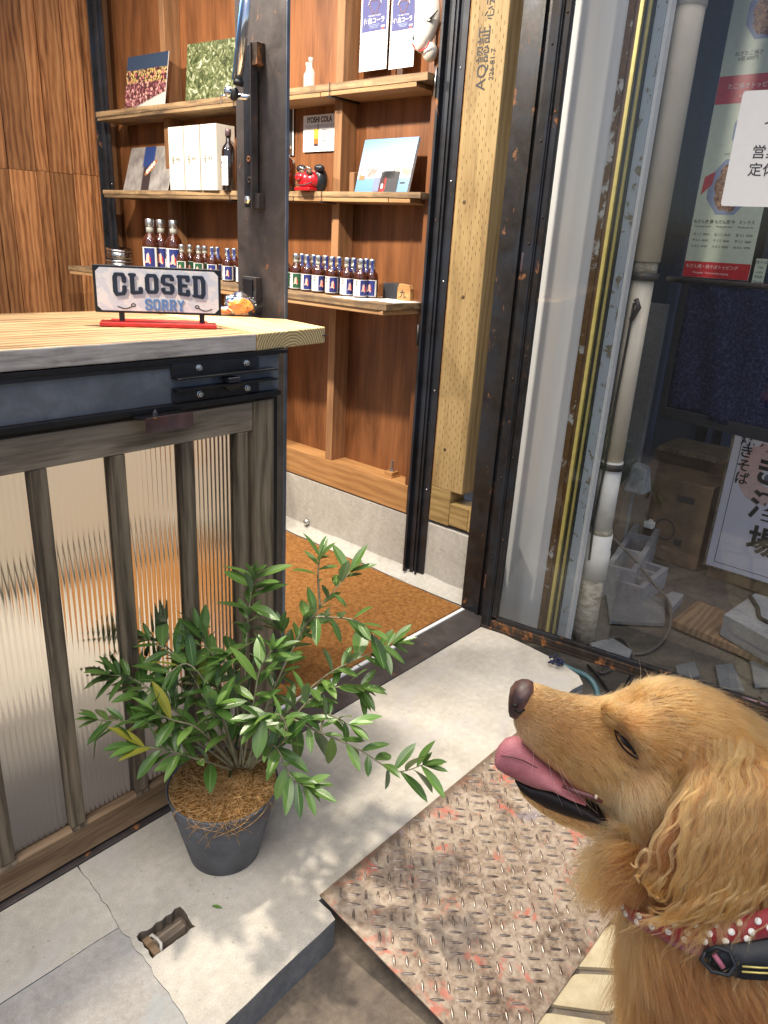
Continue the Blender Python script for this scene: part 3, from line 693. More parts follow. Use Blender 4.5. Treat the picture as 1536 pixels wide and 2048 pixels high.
cab = thing('added_cabinet', 'low ivory cabinet added out of direct sight to tint the fluted panes cream', 'cabinet', (.9, 3.0, 0))  # added out of direct sight so the panes pick up a cream tone
M['ivory'] = plain('ivory_laminate', (.62, .56, .45), .6, var=.03)
MB().box(-.7, 2.20, 2.80, 3.2, .05, .92).build('carcass', 'ivory', cab, .003)
MB().box(-.72, 2.22, 2.78, 3.22, .921, .95).build('top', 'ivory', cab, .002)
for k in range(5): MB().box(-.68+.565*k, -.68+.565*k+.555, 2.782, 2.799, .08, .90).build('door', 'ivory', cab, .002)
MB().box(-.68, 2.18, 2.84, 3.18, -.0015, .0495).build('plinth', 'ink', cab)

# CLOSED sign
sg = thing('closed_sign', 'painted CLOSED SORRY table sign on a red base', 'sign', (.96, 1.55, 1.187))
ex = Vector((.208, -.138, 0)).normalized(); ezz = Vector((0, 0, 1)); en = ex.cross(ezz).normalized()   # towards the street
cS = at(321, 652, 2, 1.187)
def S_(u, v, w_=0): return cS+ex*u+ezz*v+en*w_
def sbox(mb, u0, u1, v0, v1, w0, w1):
    return mb.hexa([S_(u0, v0, w1), S_(u1, v0, w1), S_(u1, v0, w0), S_(u0, v0, w0)], [S_(u0, v1, w1), S_(u1, v1, w1), S_(u1, v1, w0), S_(u0, v1, w0)])
lft = at(203, 532, 1, 1.555); 
D0 = (cS-CO).dot(CF); U = D0/FPX                       # metres per pixel here
hw = 117*U*1.02; vb = 24*U; vt = 112*U
sbox(MB(), -hw, hw, vb, vt, -.007, .007).build('board', 'black_paint', sg, .0015)
wp = MB(); c_ = .009
pts = [(-hw+.006+c_, vb+.005), (hw-.006-c_, vb+.005), (hw-.006, vb+.005+c_), (hw-.006, vt-.005-c_), (hw-.006-c_, vt-.005), (-hw+.006+c_, vt-.005), (-hw+.006, vt-.005-c_), (-hw+.006, vb+.005+c_)]
ST = Matrix(((ex.x, 0, en.x, cS.x), (ex.y, 0, en.y, cS.y), (0, 1, 0, cS.z), (0, 0, 0, 1)))      # x along, y up, z to the street
M['sign_white'] = NT('hand_painted_white').m
t = NT('hand_painted_white_face'); v = t.coord(); n = t.noise(v, 28, 4, .6, .5)
t.set(col=t.mix(t.ramp(n, [(.5, 0.), (.56, .7)]), (.88, .88, .86), (.66, .72, .80)), rough=.4, normal=t.bump(t.noise(v, 90, 4), .3, .0015)); M['sign_white'] = t.m
wp.prism(pts, .0072, .0082, ST); wp.build('white_field', 'sign_white', sg)
def letter(polys, ox, oy, sc, sh=0, arch=0):
    out = []
    for loops in polys:
        out.append([[(ox+x*sc, oy+y*sc) for x, y in l] for l in loops])
    return out
def textmesh(body, size, bold):
    cu = bpy.data.curves.new('t', 'FONT'); cu.body = body; cu.size = size; cu.extrude = .0006; cu.align_x = 'CENTER'; cu.align_y = 'CENTER'; cu.offset = bold
    o = bpy.data.objects.new('t', cu); COL.objects.link(o); dg = bpy.context.evaluated_depsgraph_get()
    me = bpy.data.meshes.new_from_object(o.evaluated_get(dg)); bpy.data.objects.remove(o); return me
def slab_letters(word, x0, x1, yc, h, arch, mat, z, name, tv=.29, thh=.17, dx=0, dy=0):
    """western letters: chamfered strokes, thick stems and thinner bars, outer letters taller"""
    G = {'C': [[(1, .64), (1, .84), (.84, 1), (.16, 1), (0, .84), (0, .16), (.16, 0), (.84, 0), (1, .16), (1, .34)]],
         'L': [[(.12, 1), (.12, 0), (1, 0), (1, .22)], [(-.04, 1), (.34, 1)]],
         'O': [[(.16, 1), (.84, 1), (1, .84), (1, .16), (.84, 0), (.16, 0), (0, .16), (0, .84), (.16, 1)]],
         'S': [[(1, .80), (1, .88), (.86, 1), (.14, 1), (0, .86), (0, .62), (.14, .53), (.86, .47), (1, .38), (1, .14), (.86, 0), (.14, 0), (0, .12), (0, .2)]],
         'E': [[(.12, 1), (.12, 0), (1, 0), (1, .2)], [(0, 1), (1, 1), (1, .8)], [(.12, .5), (.74, .5)]],
         'D': [[(.12, 1), (.12, 0)], [(-.02, 1), (.82, 1), (1, .82), (1, .18), (.82, 0), (-.02, 0)]],
         'R': [[(.1, 1), (.1, 0)], [(-.04, 0), (.3, 0)], [(-.02, 1), (.8, 1), (.95, .88), (.95, .6), (.8, .5), (.12, .5)], [(.62, .5), (.95, 0), (1.08, 0)]],
         'Y': [[(0, 1), (.5, .48), (.5, 0)], [(1, 1), (.5, .48)], [(.32, 0), (.68, 0)]]}
    n = len(word); cw = (x1-x0)/n
    for i, ch in enumerate(word):
        mb = MB(); wv = cw*tv/2; hh_ = h*thh/2; ax = x0+i*cw+cw*.06+wv; aw = cw*.86-2*wv; zz = z
        def tp(u, v_):
            X = ax+u*aw; t_ = (X-(x0+x1)/2)/((x1-x0)/2); H_ = h*(1+arch*t_*t_)
            return (X+dx, yc+h*.5-H_*.5*1.0+(v_-.5)*(H_-2*hh_)+dy)
        for pl_ in G[ch]:
            q = [tp(*p) for p in pl_]
            for a, b in zip(q[:-1], q[1:]):
                d_ = Vector((b[0]-a[0], b[1]-a[1])); 
                if d_.length < 1e-6: continue
                d_.normalize(); nx, ny = -d_.y*wv, d_.x*hh_
                mb.prism([(a[0]-nx, a[1]-ny), (b[0]-nx, b[1]-ny), (b[0]+nx, b[1]+ny), (a[0]+nx, a[1]+ny)], z-.0004, zz+.0006, ST); zz += .00001
            for a in q:
                mb.prism([(a[0]+wv*math.cos(k*math.pi/4+.39)*1.06, a[1]+hh_*math.sin(k*math.pi/4+.39)*1.06) for k in range(8)], z-.0004, zz+.0006, ST); zz += .00001
        mb.build(name, mat, sg)
slab_letters('CLOSED', -hw*.70, hw*.79, vb+(vt-vb)*.62, (vt-vb)*.42, .22, 'letter_shade', .0088, 'letter_shadow', dx=.002, dy=-.0045)
slab_letters('CLOSED', -hw*.72, hw*.77, vb+(vt-vb)*.645, (vt-vb)*.42, .22, 'letter', .0099, 'letter')
slab_letters('SORRY', -hw*.22, hw*.42, vb+(vt-vb)*.19, (vt-vb)*.235, 0, 'letter_shade', .0088, 'letter_shadow', .24, .14, .001, -.002)
slab_letters('SORRY', -hw*.23, hw*.41, vb+(vt-vb)*.20, (vt-vb)*.235, 0, 'letter_blue', .0099, 'letter', .24, .14)
for sgn, cx in ((-1, -.46), (1, .66)):
    pts = []
    for k in range(26):
        u = k/25
        if u < .55: X = (1-u/.55)*.24+.0; Y = -.03+.03*math.sin(u/.55*math.pi*1.0+math.pi)+u*.02
        else:
            a_ = (u-.55)/.45*math.pi*1.7; X = -.035*math.sin(a_)*(1.1-.4*(u-.55)/.45); Y = -.03+.012+.03*(1-math.cos(a_))*.7*(1-.3*(u-.55)/.45)-.012
        pts.append(S_((cx+sgn*(X-.05))*hw, vb+(vt-vb)*(.20+Y*1.9), .0088))
    MB().tube(pts, .0011, 6).build('flourish', 'black_paint', sg)
bs = MB(); sbox(bs, -hw*.93, hw*.91, 0.0005, .010, -.012, .040); bs.build('base', 'red_paint', sg, .002)
bs = MB(); sbox(bs, -hw*.8, hw*.78, 0.0005, .009, -.050, -.0125); bs.build('base_back', 'red_paint', sg, .002)
for u in (-hw*.60, hw*.68): sbox(MB(), u-.006, u+.006, .0085, vb+.001, -.004, .004).build('post', 'black_paint', sg, .001)

# cellophane bag of amber candy lying behind the sign
bag = thing('candy_bag', 'crinkled clear cellophane bag of orange candied fruit lying behind the sign', 'candy bag', at(452, 640, 2, 1.19))
M['amber'] = NT('amber_jelly').set(col=(.85, .27, .03), rough=.25, sss=.3, sssr=(.9, .35, .05), ssss=.01, coat=.5).m
rb = random.Random(4)
c0 = at(448, 632, 2, 1.187)
def crumple(cx, rx, ry, rz, seed, name, mat, zz=0.):
    mb = MB(); mb.ellip((0, 0, 0), (1, 1, 1), 40, 26); out = []
    for v in mb.v:
        v = Vector(v); q = v*1.9+Vector((seed, 0, 0)); f_ = 1+.30*mnoise.noise(q)+.17*abs(mnoise.noise(q*2.3))+.10*abs(mnoise.noise(q*5))
        p = c0+ex*(cx+v.x*rx*f_)-en*(.022+v.y*ry*f_*-1); p.z = 1.1878+max(0, (v.z*f_+.85)*rz)+zz; out.append(tuple(p))
    mb.v = out; return mb.build(name, mat, bag)
crumple(-.045, .10, .020, .011, 3.1, 'candied_fruit', 'amber'); crumple(.045, .036, .022, .026, 8.4, 'candied_fruit', 'amber')
crumple(-.06, .12, .024, .013, 5.5, 'cellophane', 'cello'); crumple(.045, .042, .027, .031, 1.2, 'cellophane', 'cello')
tw = MB()
for k_ in range(7):
    b0 = c0+ex*.078-en*.022+Vector((0, 0, .02)); a_ = k_*.4-.6
    d_ = ex*math.cos(a_)*.035+Vector((0, 0, abs(math.sin(a_))*.04+.006)); s_ = Vector((rb.uniform(-1, 1), rb.uniform(-1, 1), .3))*.008
    tw.add([b0, b0+d_+s_, b0+d_*1.1-s_, b0+d_*.4-s_*1.4], [(0, 1, 2, 3)])
tw.build('bag_twist', 'cello', bag)

# ================================================================== SHELVES
def shelf(name, label, z0, z1, xf0, xf1, y0, y1, bryx, bracket_y):
    s = thing(name, label, 'shelf', (2.3, 3, z0))
    ym = bryx
    rs = random.Random(int(z0*100)); n = 30
    def edge_(a, b, xa, xb, amp): return [(xa+(xb-xa)*i/n+rs.uniform(-amp, amp), a+(b-a)*i/n) for i in range(n+1)]
    MB().prism([(2.4195, y0), (2.4195, y1)]+edge_(y1, y0, xf1, xf0, .0012), z0+.016, z1).build('board', 'shelf', s, .0015)
    xa = lambda y: xf0+(xf1-xf0)*(y-y0)/(y1-y0)
    # the lower lip: new pale strips at the right, old board at the left
    for a, b, m in ((y0+.05, ym-.004, 'shelf_new'), (ym, ym+.52, 'shelf_new'), (ym+.525, y1-.005, 'shelf')):
        MB().prism([(2.4195, a), (2.4195, b), (xa(b)+.003, b), (xa(a)+.003, a)], z0, z0+.0155).build('lip', m, s, .0015)
    for by in bracket_y:
        x_ = xa(by)
        MB().box(x_-.003, 2.4195, by, by+.028, z0-.005, z0-.0003).build('bracket', 'blacker', s, .001)
        MB().box(x_-.0045, x_-.0015, by+.010, by+.013, z0-.005, z1+.003).build('bracket_nose', 'tin', s)
    return s
ZT, ZM, ZL = 1.967, 1.579, 1.181
YT, YM = at(192, 236, 0, 2.235).y, at(206, 390, 0, 2.195).y
shelf('display_shelf', 'top rough plank shelf with leaning photographs and a torn lower edge', 1.925, ZT, 2.262, 2.235, 1.858, YT, 2.40, (2.33, 2.93))
shelf('display_shelf', 'middle rough plank shelf carrying white boxes, lion mask and blue book', 1.542, ZM, 2.272, 2.195, 1.862, YM, 2.02, (2.36, 2.95))
lo = thing('bottle_shelf', 'lowest and deepest plank shelf crowded with small syrup bottles', 'shelf', (2.2, 3, 1.14))
MB().prism([(2.4195, 1.862), (2.4195, 4.1), (1.99, 4.1), (2.06, 3.0), (2.104, 1.90), (2.115, 1.862)], 1.157, ZL).build('board', 'shelf', lo, .0015)
MB().prism([(2.4195, 1.868), (2.4195, 4.09), (1.993, 4.09), (2.063, 3.0), (2.112, 1.875)], 1.139, 1.1565).build('lip', 'shelf_new', lo, .0015)

# printed photographs
def print_card(name, label, pbl, pbr, z, lean, h, mat, cat='photograph', xs=(None, None), th=.004, extra=None):
    a = at(*pbl, 2, z); b = at(*pbr, 2, z)
    t_ = thing(name, label, cat, (a+b)/2)
    mid = (a+b)/2; e1 = (b-a); wd = e1.length; e1.normalize(); back = Vector((1, 0, 0)); back = (back-e1*back.dot(e1)).normalized()
    e2 = (Vector((0, 0, 1))*math.cos(lean)+back*math.sin(lean)).normalized(); e3 = e1.cross(e2).normalized()
    T = Matrix(((e1.x, e2.x, e3.x, mid.x), (e1.y, e2.y, e3.y, mid.y), (e1.z, e2.z, e3.z, mid.z), (0, 0, 0, 1)))
    mb = MB(); mb.box(-wd/2, wd/2, 0, h, -th, 0, T); mb.build('mount', 'paper', t_)
    # the print: local axes y across, z up so the procedural picture follows the card
    me = bpy.data.meshes.new('print'); me.from_pydata([(0, -wd/2, 0), (0, wd/2, 0), (0, wd/2, h), (0, -wd/2, h)], [], [(0, 1, 2, 3)]); me.materials.append(M[mat])
    o = bpy.data.objects.new('print', me); COL.objects.link(o); o.parent = t_
    o.matrix_local = Matrix(((e3.x, e1.x, e2.x, e3.x*.0005), (e3.y, e1.y, e2.y, e3.y*.0005), (e3.z, e1.z, e2.z, e3.z*.0005), (0, 0, 0, 1)))
    return t_, T, wd, h
print_card('photo_card', 'leaning photo print of heaped yellow and pink kola nuts on the top shelf', (249, 216), (329, 208), ZT+.001, .16, .235, 'photo_beans')
print_card('photo_card', 'leaning photo print of sunlit green leaves on the top shelf', (371, 202), (474, 193), ZT+.001, .10, .235, 'photo_leaves')
pc, Tp, wp_, hp_ = print_card('photo_card', 'leaning photo print of a hand holding an opened pod on the middle shelf', (246, 383), (334, 383), ZM+.001, .30, .235, 'photo_pod')
M['pod_rind'] = plain('printed_pod_rind', (.33, .13, .05), .4); M['seed'] = plain('printed_seed', (.75, .6, .52), .4)
mb = MB(); rot = Matrix.Rotation(R(38), 4, 'Z')
mb.prism([(.062*math.cos(a)*1.0, .02*math.sin(a)) for a in [k*math.pi/10 for k in range(20)]], .0008, .0012, Tp @ Matrix.Translation((.02, .125, 0)) @ rot); mb.build('pod_print', 'pod_rind', pc)
for k in range(4):
    MB().prism([(.0115*math.cos(a), .0135*math.sin(a)) for a in [j*math.pi/6 for j in range(12)]], .0013, .0016, Tp @ Matrix.Translation((.02, .125, 0)) @ rot @ Matrix.Translation((-.034+k*.022, .002, 0))).build('seed_print', 'seed', pc)
bk, Tb, wb_, hb_ = print_card('photo_book', 'blue photo book with a food truck under open sky leaning on the middle shelf', (709, 384), (814, 384), ZM+.001, .25, .20, 'photo_sky', 'book', th=.012)
for (x0, x1, y0, y1, m) in ((-.01, .085, .0, .075, 'ink'), (-.045, -.01, 0, .055, 'frame_blue'), (-.012, .022, 0, .055, 'red_ink'), (.0, .06, .05, .078, 'sumi'), (.095, .12, .03, .036, 'ink'), (-.13, -.1, .045, .062, 'stud')):
    MB().box(x0, x1, y0+.001, y1, .0012, .0016, Tb).build('truck_print', m, bk)
MB().box(.0, .010, .012, .03, .0018, .0021, Tb).build('truck_print', 'paper', bk)
text('伊良コーラ', .012, 'paper', bk, Tb @ Matrix.Translation((.075, .125, .001)), bold=.0002)

# white boxes
bx = [(338, 368), (369, 400), (401, 434)]
for k, (u0, u1) in enumerate(bx):
    a = at(u0+.5, 381, 2, ZM); b = at(u1-.5, 381, 2, ZM); xf = 2.215
    ya, yb_ = at(u0+.3, 330, 0, xf).y, at(u1-.3, 330, 0, xf).y
    lab = ['tall ivory gift box with diamond emblem, leftmost of the three on the middle shelf', 'tall ivory gift box with diamond emblem, standing between the two others', 'tall ivory gift box with diamond emblem, next to the dark bottle'][k]
    t_ = thing('gift_box', lab, 'box', (xf, (ya+yb_)/2, ZM), 'ivory gift boxes on the middle shelf')
    MB().box(xf, xf+.105, yb_+.0022, ya-.0022, ZM+.0008, ZM+.278).build('carton', 'box', t_, .0015)
    yc = (ya+yb_)/2; zc = ZM+.135
    T = Matrix(((0, 0, -1, xf-.0006), (-1, 0, 0, yc+.024), (0, 1, 0, zc), (0, 0, 0, 1)))
    mb = MB()
    for q in range(4):
        a0 = q*math.pi/2; a1 = a0+math.pi/2
        P = lambda a_, r_: (math.cos(a_)*r_*.6, math.sin(a_)*r_)
        mb.prism([P(a0, .021), P(a1, .021), P(a1, .0175), P(a0, .0175)], 0, .0004, T)
    mb.box(-.0015, .0015, -.012, .012, 0, .0004, T); mb.box(-.006, .006, -.0015, .0015, 0, .00045, T)
    mb.build('emblem', 'ink', t_)
    text('伊良', .017, 'ink', t_, T @ Matrix.Translation((.040, 0, 0)), depth=.0002)

# bottles
def bottle_parts(t_, h, r, glass, label, neck=True, tag_side=1):
    s = h/.138; L = MB()
    L.lathe([(r*.9, .0005), (r, .003*s), (r, .074*s), (r*.97, .082*s), (r*.82, .091*s), (r*.60, .0965*s), (r*.50, .1*s), (r*.49, .103*s)], 20, smooth=True).build('body', glass, t_)
    MB().lathe([(r*.49, .1035*s), (r*.46, .11*s), (r*.46, .120*s)], 16).build('neck', 'neckglass' if glass == 'cola' else glass, t_)
    MB().lathe([(r*.50, .1175*s), (r*.53, .1185*s), (r*.53, .136*s), (r*.48, .138*s)], 18).build('cap', 'zinc', t_)
    lb = MB(); z0, z1 = .008*s, .066*s; n = 22
    def band(a0, a1, zz0, zz1, rr_, mat, nm):
        vs = []; m = max(3, int((a1-a0)*8))
        for i in range(m+1):
            a_ = a0+(a1-a0)*i/m; vs += [(rr_*math.cos(a_), rr_*math.sin(a_), zz0), (rr_*math.cos(a_), rr_*math.sin(a_), zz1)]
        MB().add(vs, [(2*i, 2*i+2, 2*i+3, 2*i+1) for i in range(m)], True).build(nm, mat, t_)
    # local -X is the front of the bottle
    band(math.pi-1.75, math.pi+1.75, z0, z1, r+.0003, 'paper', 'label')
    band(math.pi+.12, math.pi+1.45, z0+.002*s, z1-.002*s, r+.0006, label, 'label_field')
    fx = []
    a_ = math.pi+.62
    T = Matrix(((-math.sin(a_)*-1, 0, math.cos(a_), 0), (0, 0, 0, 0), (0, 0, 0, 0), (0, 0, 0, 1)))
    er = Vector((math.cos(a_), math.sin(a_), 0)); et = Vector((math.sin(a_), -math.cos(a_), 0))
    T = Matrix(((et.x, 0, er.x, er.x*(r+.0009)), (et.y, 0, er.y, er.y*(r+.0009)), (0, 1, 0, .036*s), (0, 0, 0, 1)))
    MB().prism([(-.002*s, .016*s), (.004*s, .011*s), (.005*s, -.002*s), (.009*s, -.012*s), (.001*s, -.009*s), (-.006*s, -.014*s), (-.005*s, .004*s)], 0, .0003, T).build('fox_print', 'fox_ink', t_)
    MB().prism([(-.007*s, .004*s), (-.004*s, .010*s), (-.0035*s, -.004*s), (-.008*s, -.013*s)], 0, .0004, T).build('fox_print', 'red_ink', t_)
    a_ = math.pi-.45; er = Vector((math.cos(a_), math.sin(a_), 0)); et = Vector((math.sin(a_), -math.cos(a_), 0))
    T = Matrix(((et.x, 0, er.x, er.x*(r+.0006)), (et.y, 0, er.y, er.y*(r+.0006)), (0, 1, 0, .037*s), (0, 0, 0, 1)))
    text('伊\n良\nコ\n\u4e28\nラ', .0105*s, 'ink', t_, T, depth=.0001, bold=.0001)
    if neck:
        a0 = math.pi+.9*tag_side; mb = MB(); vs = []
        for i in range(4):
            q = a0-.35+.7*i/3
            for (rr_, z) in ((r*.55, .134*s), (r*.54, .118*s), (r*.52, .100*s), (r*.84, .0925*s)): vs.append(((rr_+.0006)*math.cos(q), (rr_+.0006)*math.sin(q), z))
        mb.add(vs, [(i*4+j, (i+1)*4+j, (i+1)*4+j+1, i*4+j+1) for i in range(3) for j in range(3)], True); mb.build('neck_seal', label, t_)
protoB = thing('syrup_bottle', 'x', 'bottle', (0, 0, 0), 'small brown syrup bottles on the lowest shelf', True)
bottle_parts(protoB, .150, .0270, 'cola', 'navy')
protoG = thing('syrup_bottle', 'x', 'bottle', (0, 0, 0), 'small brown syrup bottles on the lowest shelf', True)
bottle_parts(protoG, .150, .0270, 'cola', 'green_label', True, -1)
used = set()
spots = []
# (px of centre, row, kind): right-hand run between column and channel
for px, row, kind in ((571, 0, 'g'), (592, 0, 'g'), (614, 0, 'b'), (636, 0, 'b'), (663, 0, 'b'), (693, 0, 'b'), (720, 0, 'b'), (742, 1, 'b'),
                      (604, 1, 'b'), (627, 1, 'b'), (650, 1, 'b'), (677, 1, 'b'), (706, 1, 'b'), (731, 2, 'b'),
                      (344, 1, 'g'), (367, 0, 'g'), (383, 1, 'g'), (400, 0, 'g'), (412, 1, 'g'), (427, 0, 'b'), (437, 1, 'b'), (457, 0, 'b'), (484, 0, 'b'), (497, 1, 'g'), (470, 1, 'b')):
    xr = (2.215, 2.265, 2.315)[row] if px > 540 else (2.20, 2.262, 2.31)[row]
    base = at(px, 585, 0, xr)
    spots.append((px, row, kind, xr, base.y))
order = sorted(spots, key=lambda s_: s_[0])
run_r = [s_ for s_ in order if s_[0] > 540]; run_l = [s_ for s_ in order if s_[0] < 540]
ordn = ['first', 'second', 'third', 'fourth', 'fifth', 'sixth', 'seventh', 'eighth', 'ninth', 'tenth', 'eleventh', 'twelfth', 'thirteenth', 'fourteenth']
rowname = ('front row', 'second row', 'back row')
for run, where, ref in ((run_r, 'between the steel column and the wooden tag', 'column'), (run_l, 'between the big bottles and the steel column', 'left')):
    for row in (0, 1, 2):
        rs_ = [s_ for s_ in run if s_[1] == row]
        for i, (px, row_, kind, xr, y) in enumerate(rs_):
            colr = 'green' if kind == 'g' else 'navy'
            lab = f'{colr}-labelled syrup bottle, {ordn[i]} from left in {rowname[row]} {"right of" if ref == "column" else "left of"} the steel column'
            pr_ = protoG if kind == 'g' else protoB
            if kind in used: o = dup(pr_, (xr, y, ZL), rnd.uniform(-.25, .25)+(.5 if (px > 540 and kind == 'b' and row == 0) else 0), lab)
            else: pr_.location = (xr, y, ZL); pr_['label'] = lab; used.add(kind); pr_.rotation_euler.z = rnd.uniform(-.2, .2)
bigs = []
for px, xr, lab in ((305, 2.19, 'large syrup bottle with navy label beside the round tins'), (326, 2.25, 'large syrup bottle half hidden behind the front large one'), (351, 2.26, 'large syrup bottle standing apart behind the small green ones')):
    y = at(px, 560, 0, xr).y
    if not bigs:
        b_ = thing('large_bottle', lab, 'bottle', (xr, y, ZL), 'large brown syrup bottles on the lowest shelf', True); bottle_parts(b_, .262, .042, 'cola', 'navy', True, -1)
    else: b_ = dup(bigs[0], (xr, y, ZL), .2, lab)
    bigs.append(b_)
db = thing('dark_bottle', 'dark glass bottle with red cap and white label next to the ivory boxes', 'bottle', (2.24, at(458, 370, 0, 2.24).y, ZM), None, True)
MB().lathe([(.029, .0005), (.031, .004), (.031, .165), (.026, .182), (.012, .2), (.011, .225)], 22).build('body', 'darkglass', db)
MB().lathe([(.0135, .2255), (.0135, .252), (.012, .255)], 16).build('cap', 'copper', db)
mb = MB(); vs = []
for i in range(13):
    q = math.pi-1.2+2.0*i/12; vs += [(.0314*math.cos(q), .0314*math.sin(q), .022), (.0314*math.cos(q), .0314*math.sin(q), .142)]
mb.add(vs, [(2*i, 2*i+2, 2*i+3, 2*i+1) for i in range(12)], True); mb.build('label', 'paper', db)
er = Vector((-1, 0, 0)); T = Matrix(((0, 0, -1, -.0318), (-1, 0, 0, 0), (0, 1, 0, .105), (0, 0, 0, 1)))
text('伊良\nコーラ', .016, 'ink', db, T, depth=.0001); text('し', .026, 'ink', db, Matrix.Translation((0, 0, -.045)) @ T, depth=.0001)
db2 = thing('dark_bottle', 'squat amber bottle with metal cap left of the red lion mask', 'bottle', (2.26, at(573, 370, 0, 2.26).y, ZM), None, True)
MB().lathe([(.036, .0005), (.040, .004), (.040, .105), (.034, .122), (.014, .135), (.013, .15)], 22).build('body', 'cola', db2)
MB().lathe([(.019, .151), (.019, .178), (.016, .181)], 18).build('cap', 'tin', db2)
mb = MB(); vs = []
for i in range(13):
    q = math.pi-1.2+2.0*i/12; vs += [(.0404*math.cos(q), .0404*math.sin(q), .02), (.0404*math.cos(q), .0404*math.sin(q), .09)]
mb.add(vs, [(2*i, 2*i+2, 2*i+3, 2*i+1) for i in range(12)], True); mb.build('label', 'ink', db2)
# little clear bottles on the top shelf
for k, (px, s_, lab) in enumerate(((615, 1., 'tiny clear empty glass bottle, the shorter of a pair on the top shelf'), (628, 1.12, 'tiny clear empty glass bottle, the taller of a pair on the top shelf'))):
    y = at(px, 168, 0, 2.285).y; t_ = thing('glass_vial', lab, 'bottle', (2.285-.02*k, y, ZT), 'tiny clear bottles on the top shelf', True)
    MB().lathe([(.0155, .0005), (.017, .003), (.017, .045*s_), (.012, .055*s_), (.0075, .06*s_), (.0075, .078*s_)], 16).build('body', 'clearglass', t_)
    MB().lathe([(.0098, .078*s_), (.0098, .09*s_), (.006, .09*s_), (.006, .079*s_)], 14).build('lip', 'clearglass', t_)
# stacked tins
yd = at(243, 520, 0, 2.15).y
for k, (r_, z_, lab) in enumerate(((.070, 0, 'round tin with a ribbed lid, the lower of the two beside the large bottles'), (.068, .050, 'round tin, the upper tilted one of the two beside the large bottles'))):
    t_ = thing('round_tin', lab, 'tin', (2.14, yd, ZL+z_), 'round metal tins on the bottle shelf', True)
    MB().lathe([(r_*.93, .0008), (r_*.96, .003), (r_*.94, .038), (r_*.9, .0385)], 30).build('body', 'tin', t_)
    MB().lathe([(r_*.95, .039), (r_, .040), (r_, .0465), (r_*.9, .0495), (r_*.6, .0475), (r_*.5, .0492), (.001, .0492)], 30).build('lid', 'chrome', t_)
    if k: t_.rotation_euler = (.10, -.03, 0); t_.location.z += .008
# papers, wood tag, black box
pp = thing('paper_sheet', 'white paper sheets lying at the right end of the bottle shelf', 'paper', (2.2, 2, ZL))
MB().prism([(2.13, 2.17), (2.125, 1.99), (2.26, 1.965), (2.30, 2.16)], ZL+.0005, ZL+.0013).build('sheet', 'paper', pp)
MB().prism([(2.17, 2.03), (2.165, 1.868), (2.33, 1.868), (2.33, 2.04)], ZL+.0015, ZL+.0022).build('sheet', 'paper', pp)
yw = at(807, 590, 0, 2.31).y
wt_ = thing('wooden_tag', 'small wooden block shaped like a shogi piece marked 九 on the bottle shelf', 'wooden block', (2.31, yw, ZL))
T = Matrix(((0, 0, -1, 2.31), (-1, 0, 0, yw), (0, 1, 0, ZL+.003), (0, 0, 0, 1)))
MB().prism([(-.035, 0), (.035, 0), (.033, .045), (.024, .06), (-.026, .063), (-.034, .048)], -.022, .0, T).build('block', 'beam', wt_, .002)
text('九', .034, 'ink', wt_, T @ Matrix.Translation((-.004, .022, .0006)), bold=.0003)
bb = thing('small_dark_box', 'small dark box on the bottle shelf between last bottle and wooden tag', 'box', (2.34, yw+.09, ZL))
MB().box(2.325, 2.40, yw+.040, yw+.125, ZL+.0005, ZL+.062).build('carton', 'ink', bb, .002)
# wall prints
def wallcard(name, label, px0, px1, py0, py1, x, mat, cat='poster', lean=0):
    a = at(px0, py1, 0, x); b = at(px1, py1, 0, x); c_ = at(px0, py0, 0, x)
    y0, y1, z0, z1 = b.y, a.y, (a.z+b.z)/2, c_.z
    t_ = thing(name, label, cat, (x, (y0+y1)/2, z0)); MB().box(x, x+.0015, y0, y1, z0, z1).build('sheet', mat, t_)
    T = Matrix(((0, 0, -1, x-.0004), (-1, 0, 0, (y0+y1)/2), (0, 1, 0, z0), (0, 0, 0, 1))); return t_, T, y1-y0, z1-z0
t_, T, w_, h_2 = wallcard('cola_poster', 'white drink poster with a glass of layered cola behind the lion mask', 606, 670, 232, 303, 2.41, 'paper')
text('IYOSHI COLA', .030, 'ink', t_, T @ Matrix.Translation((0, h_2*.86, 0)), bold=.001, sx=.85)
MB().box(-w_*.45, w_*.45, h_2*.62, h_2*.74, 0, .0002, T).build('grey_band', 'frame_blue', t_).data.materials[0] = plain('pale_grey_print', (.55, .55, .55))
M['yellow_print'] = plain('yellow_print', (.75, .5, .05), .5); M['orange_print'] = plain('orange_print', (.6, .15, .02), .5)
MB().box(-.033, -.003, h_2*.36, h_2*.62, .0003, .0005, T).build('drink_top', 'yellow_print', t_); MB().box(-.032, -.004, h_2*.22, h_2*.359, .0003, .0005, T).build('drink_middle', 'orange_print', t_); MB().box(-.031, -.005, h_2*.15, h_2*.219, .0003, .0005, T).build('drink_base', 'copper', t_)
MB().box(-.008, -.004, h_2*.60, h_2*.74, .0006, .0008, T).build('straw', 'ink', t_); MB().box(.02, .045, h_2*.29, h_2*.31, .0003, .0005, T).build('caption_bar', 'ink', t_)
mb = MB(); rq = random.Random(8)
for k in range(7): mb.box(.02, .02+rq.uniform(.02, .05), h_2*(.58-.035*k), h_2*(.58-.035*k)+.002, .0003, .0005, T)
for k in range(5): mb.box(-.075, -.075+rq.uniform(.01, .02), h_2*(.5-.08*k), h_2*(.5-.08*k)+.002, .0003, .0005, T)
stuff(mb.build('small_print', 'frame_blue', t_))
t_, T, w_, h_2 = wallcard('black_poster', 'dark poster half hidden behind the steel column on the plywood', 535, 587, 213, 312, 2.412, 'ink')
mb = MB(); mb.box(w_*.46, w_*.5, 0, h_2, 0, .0004, T); mb.build('border', 'paper', t_)
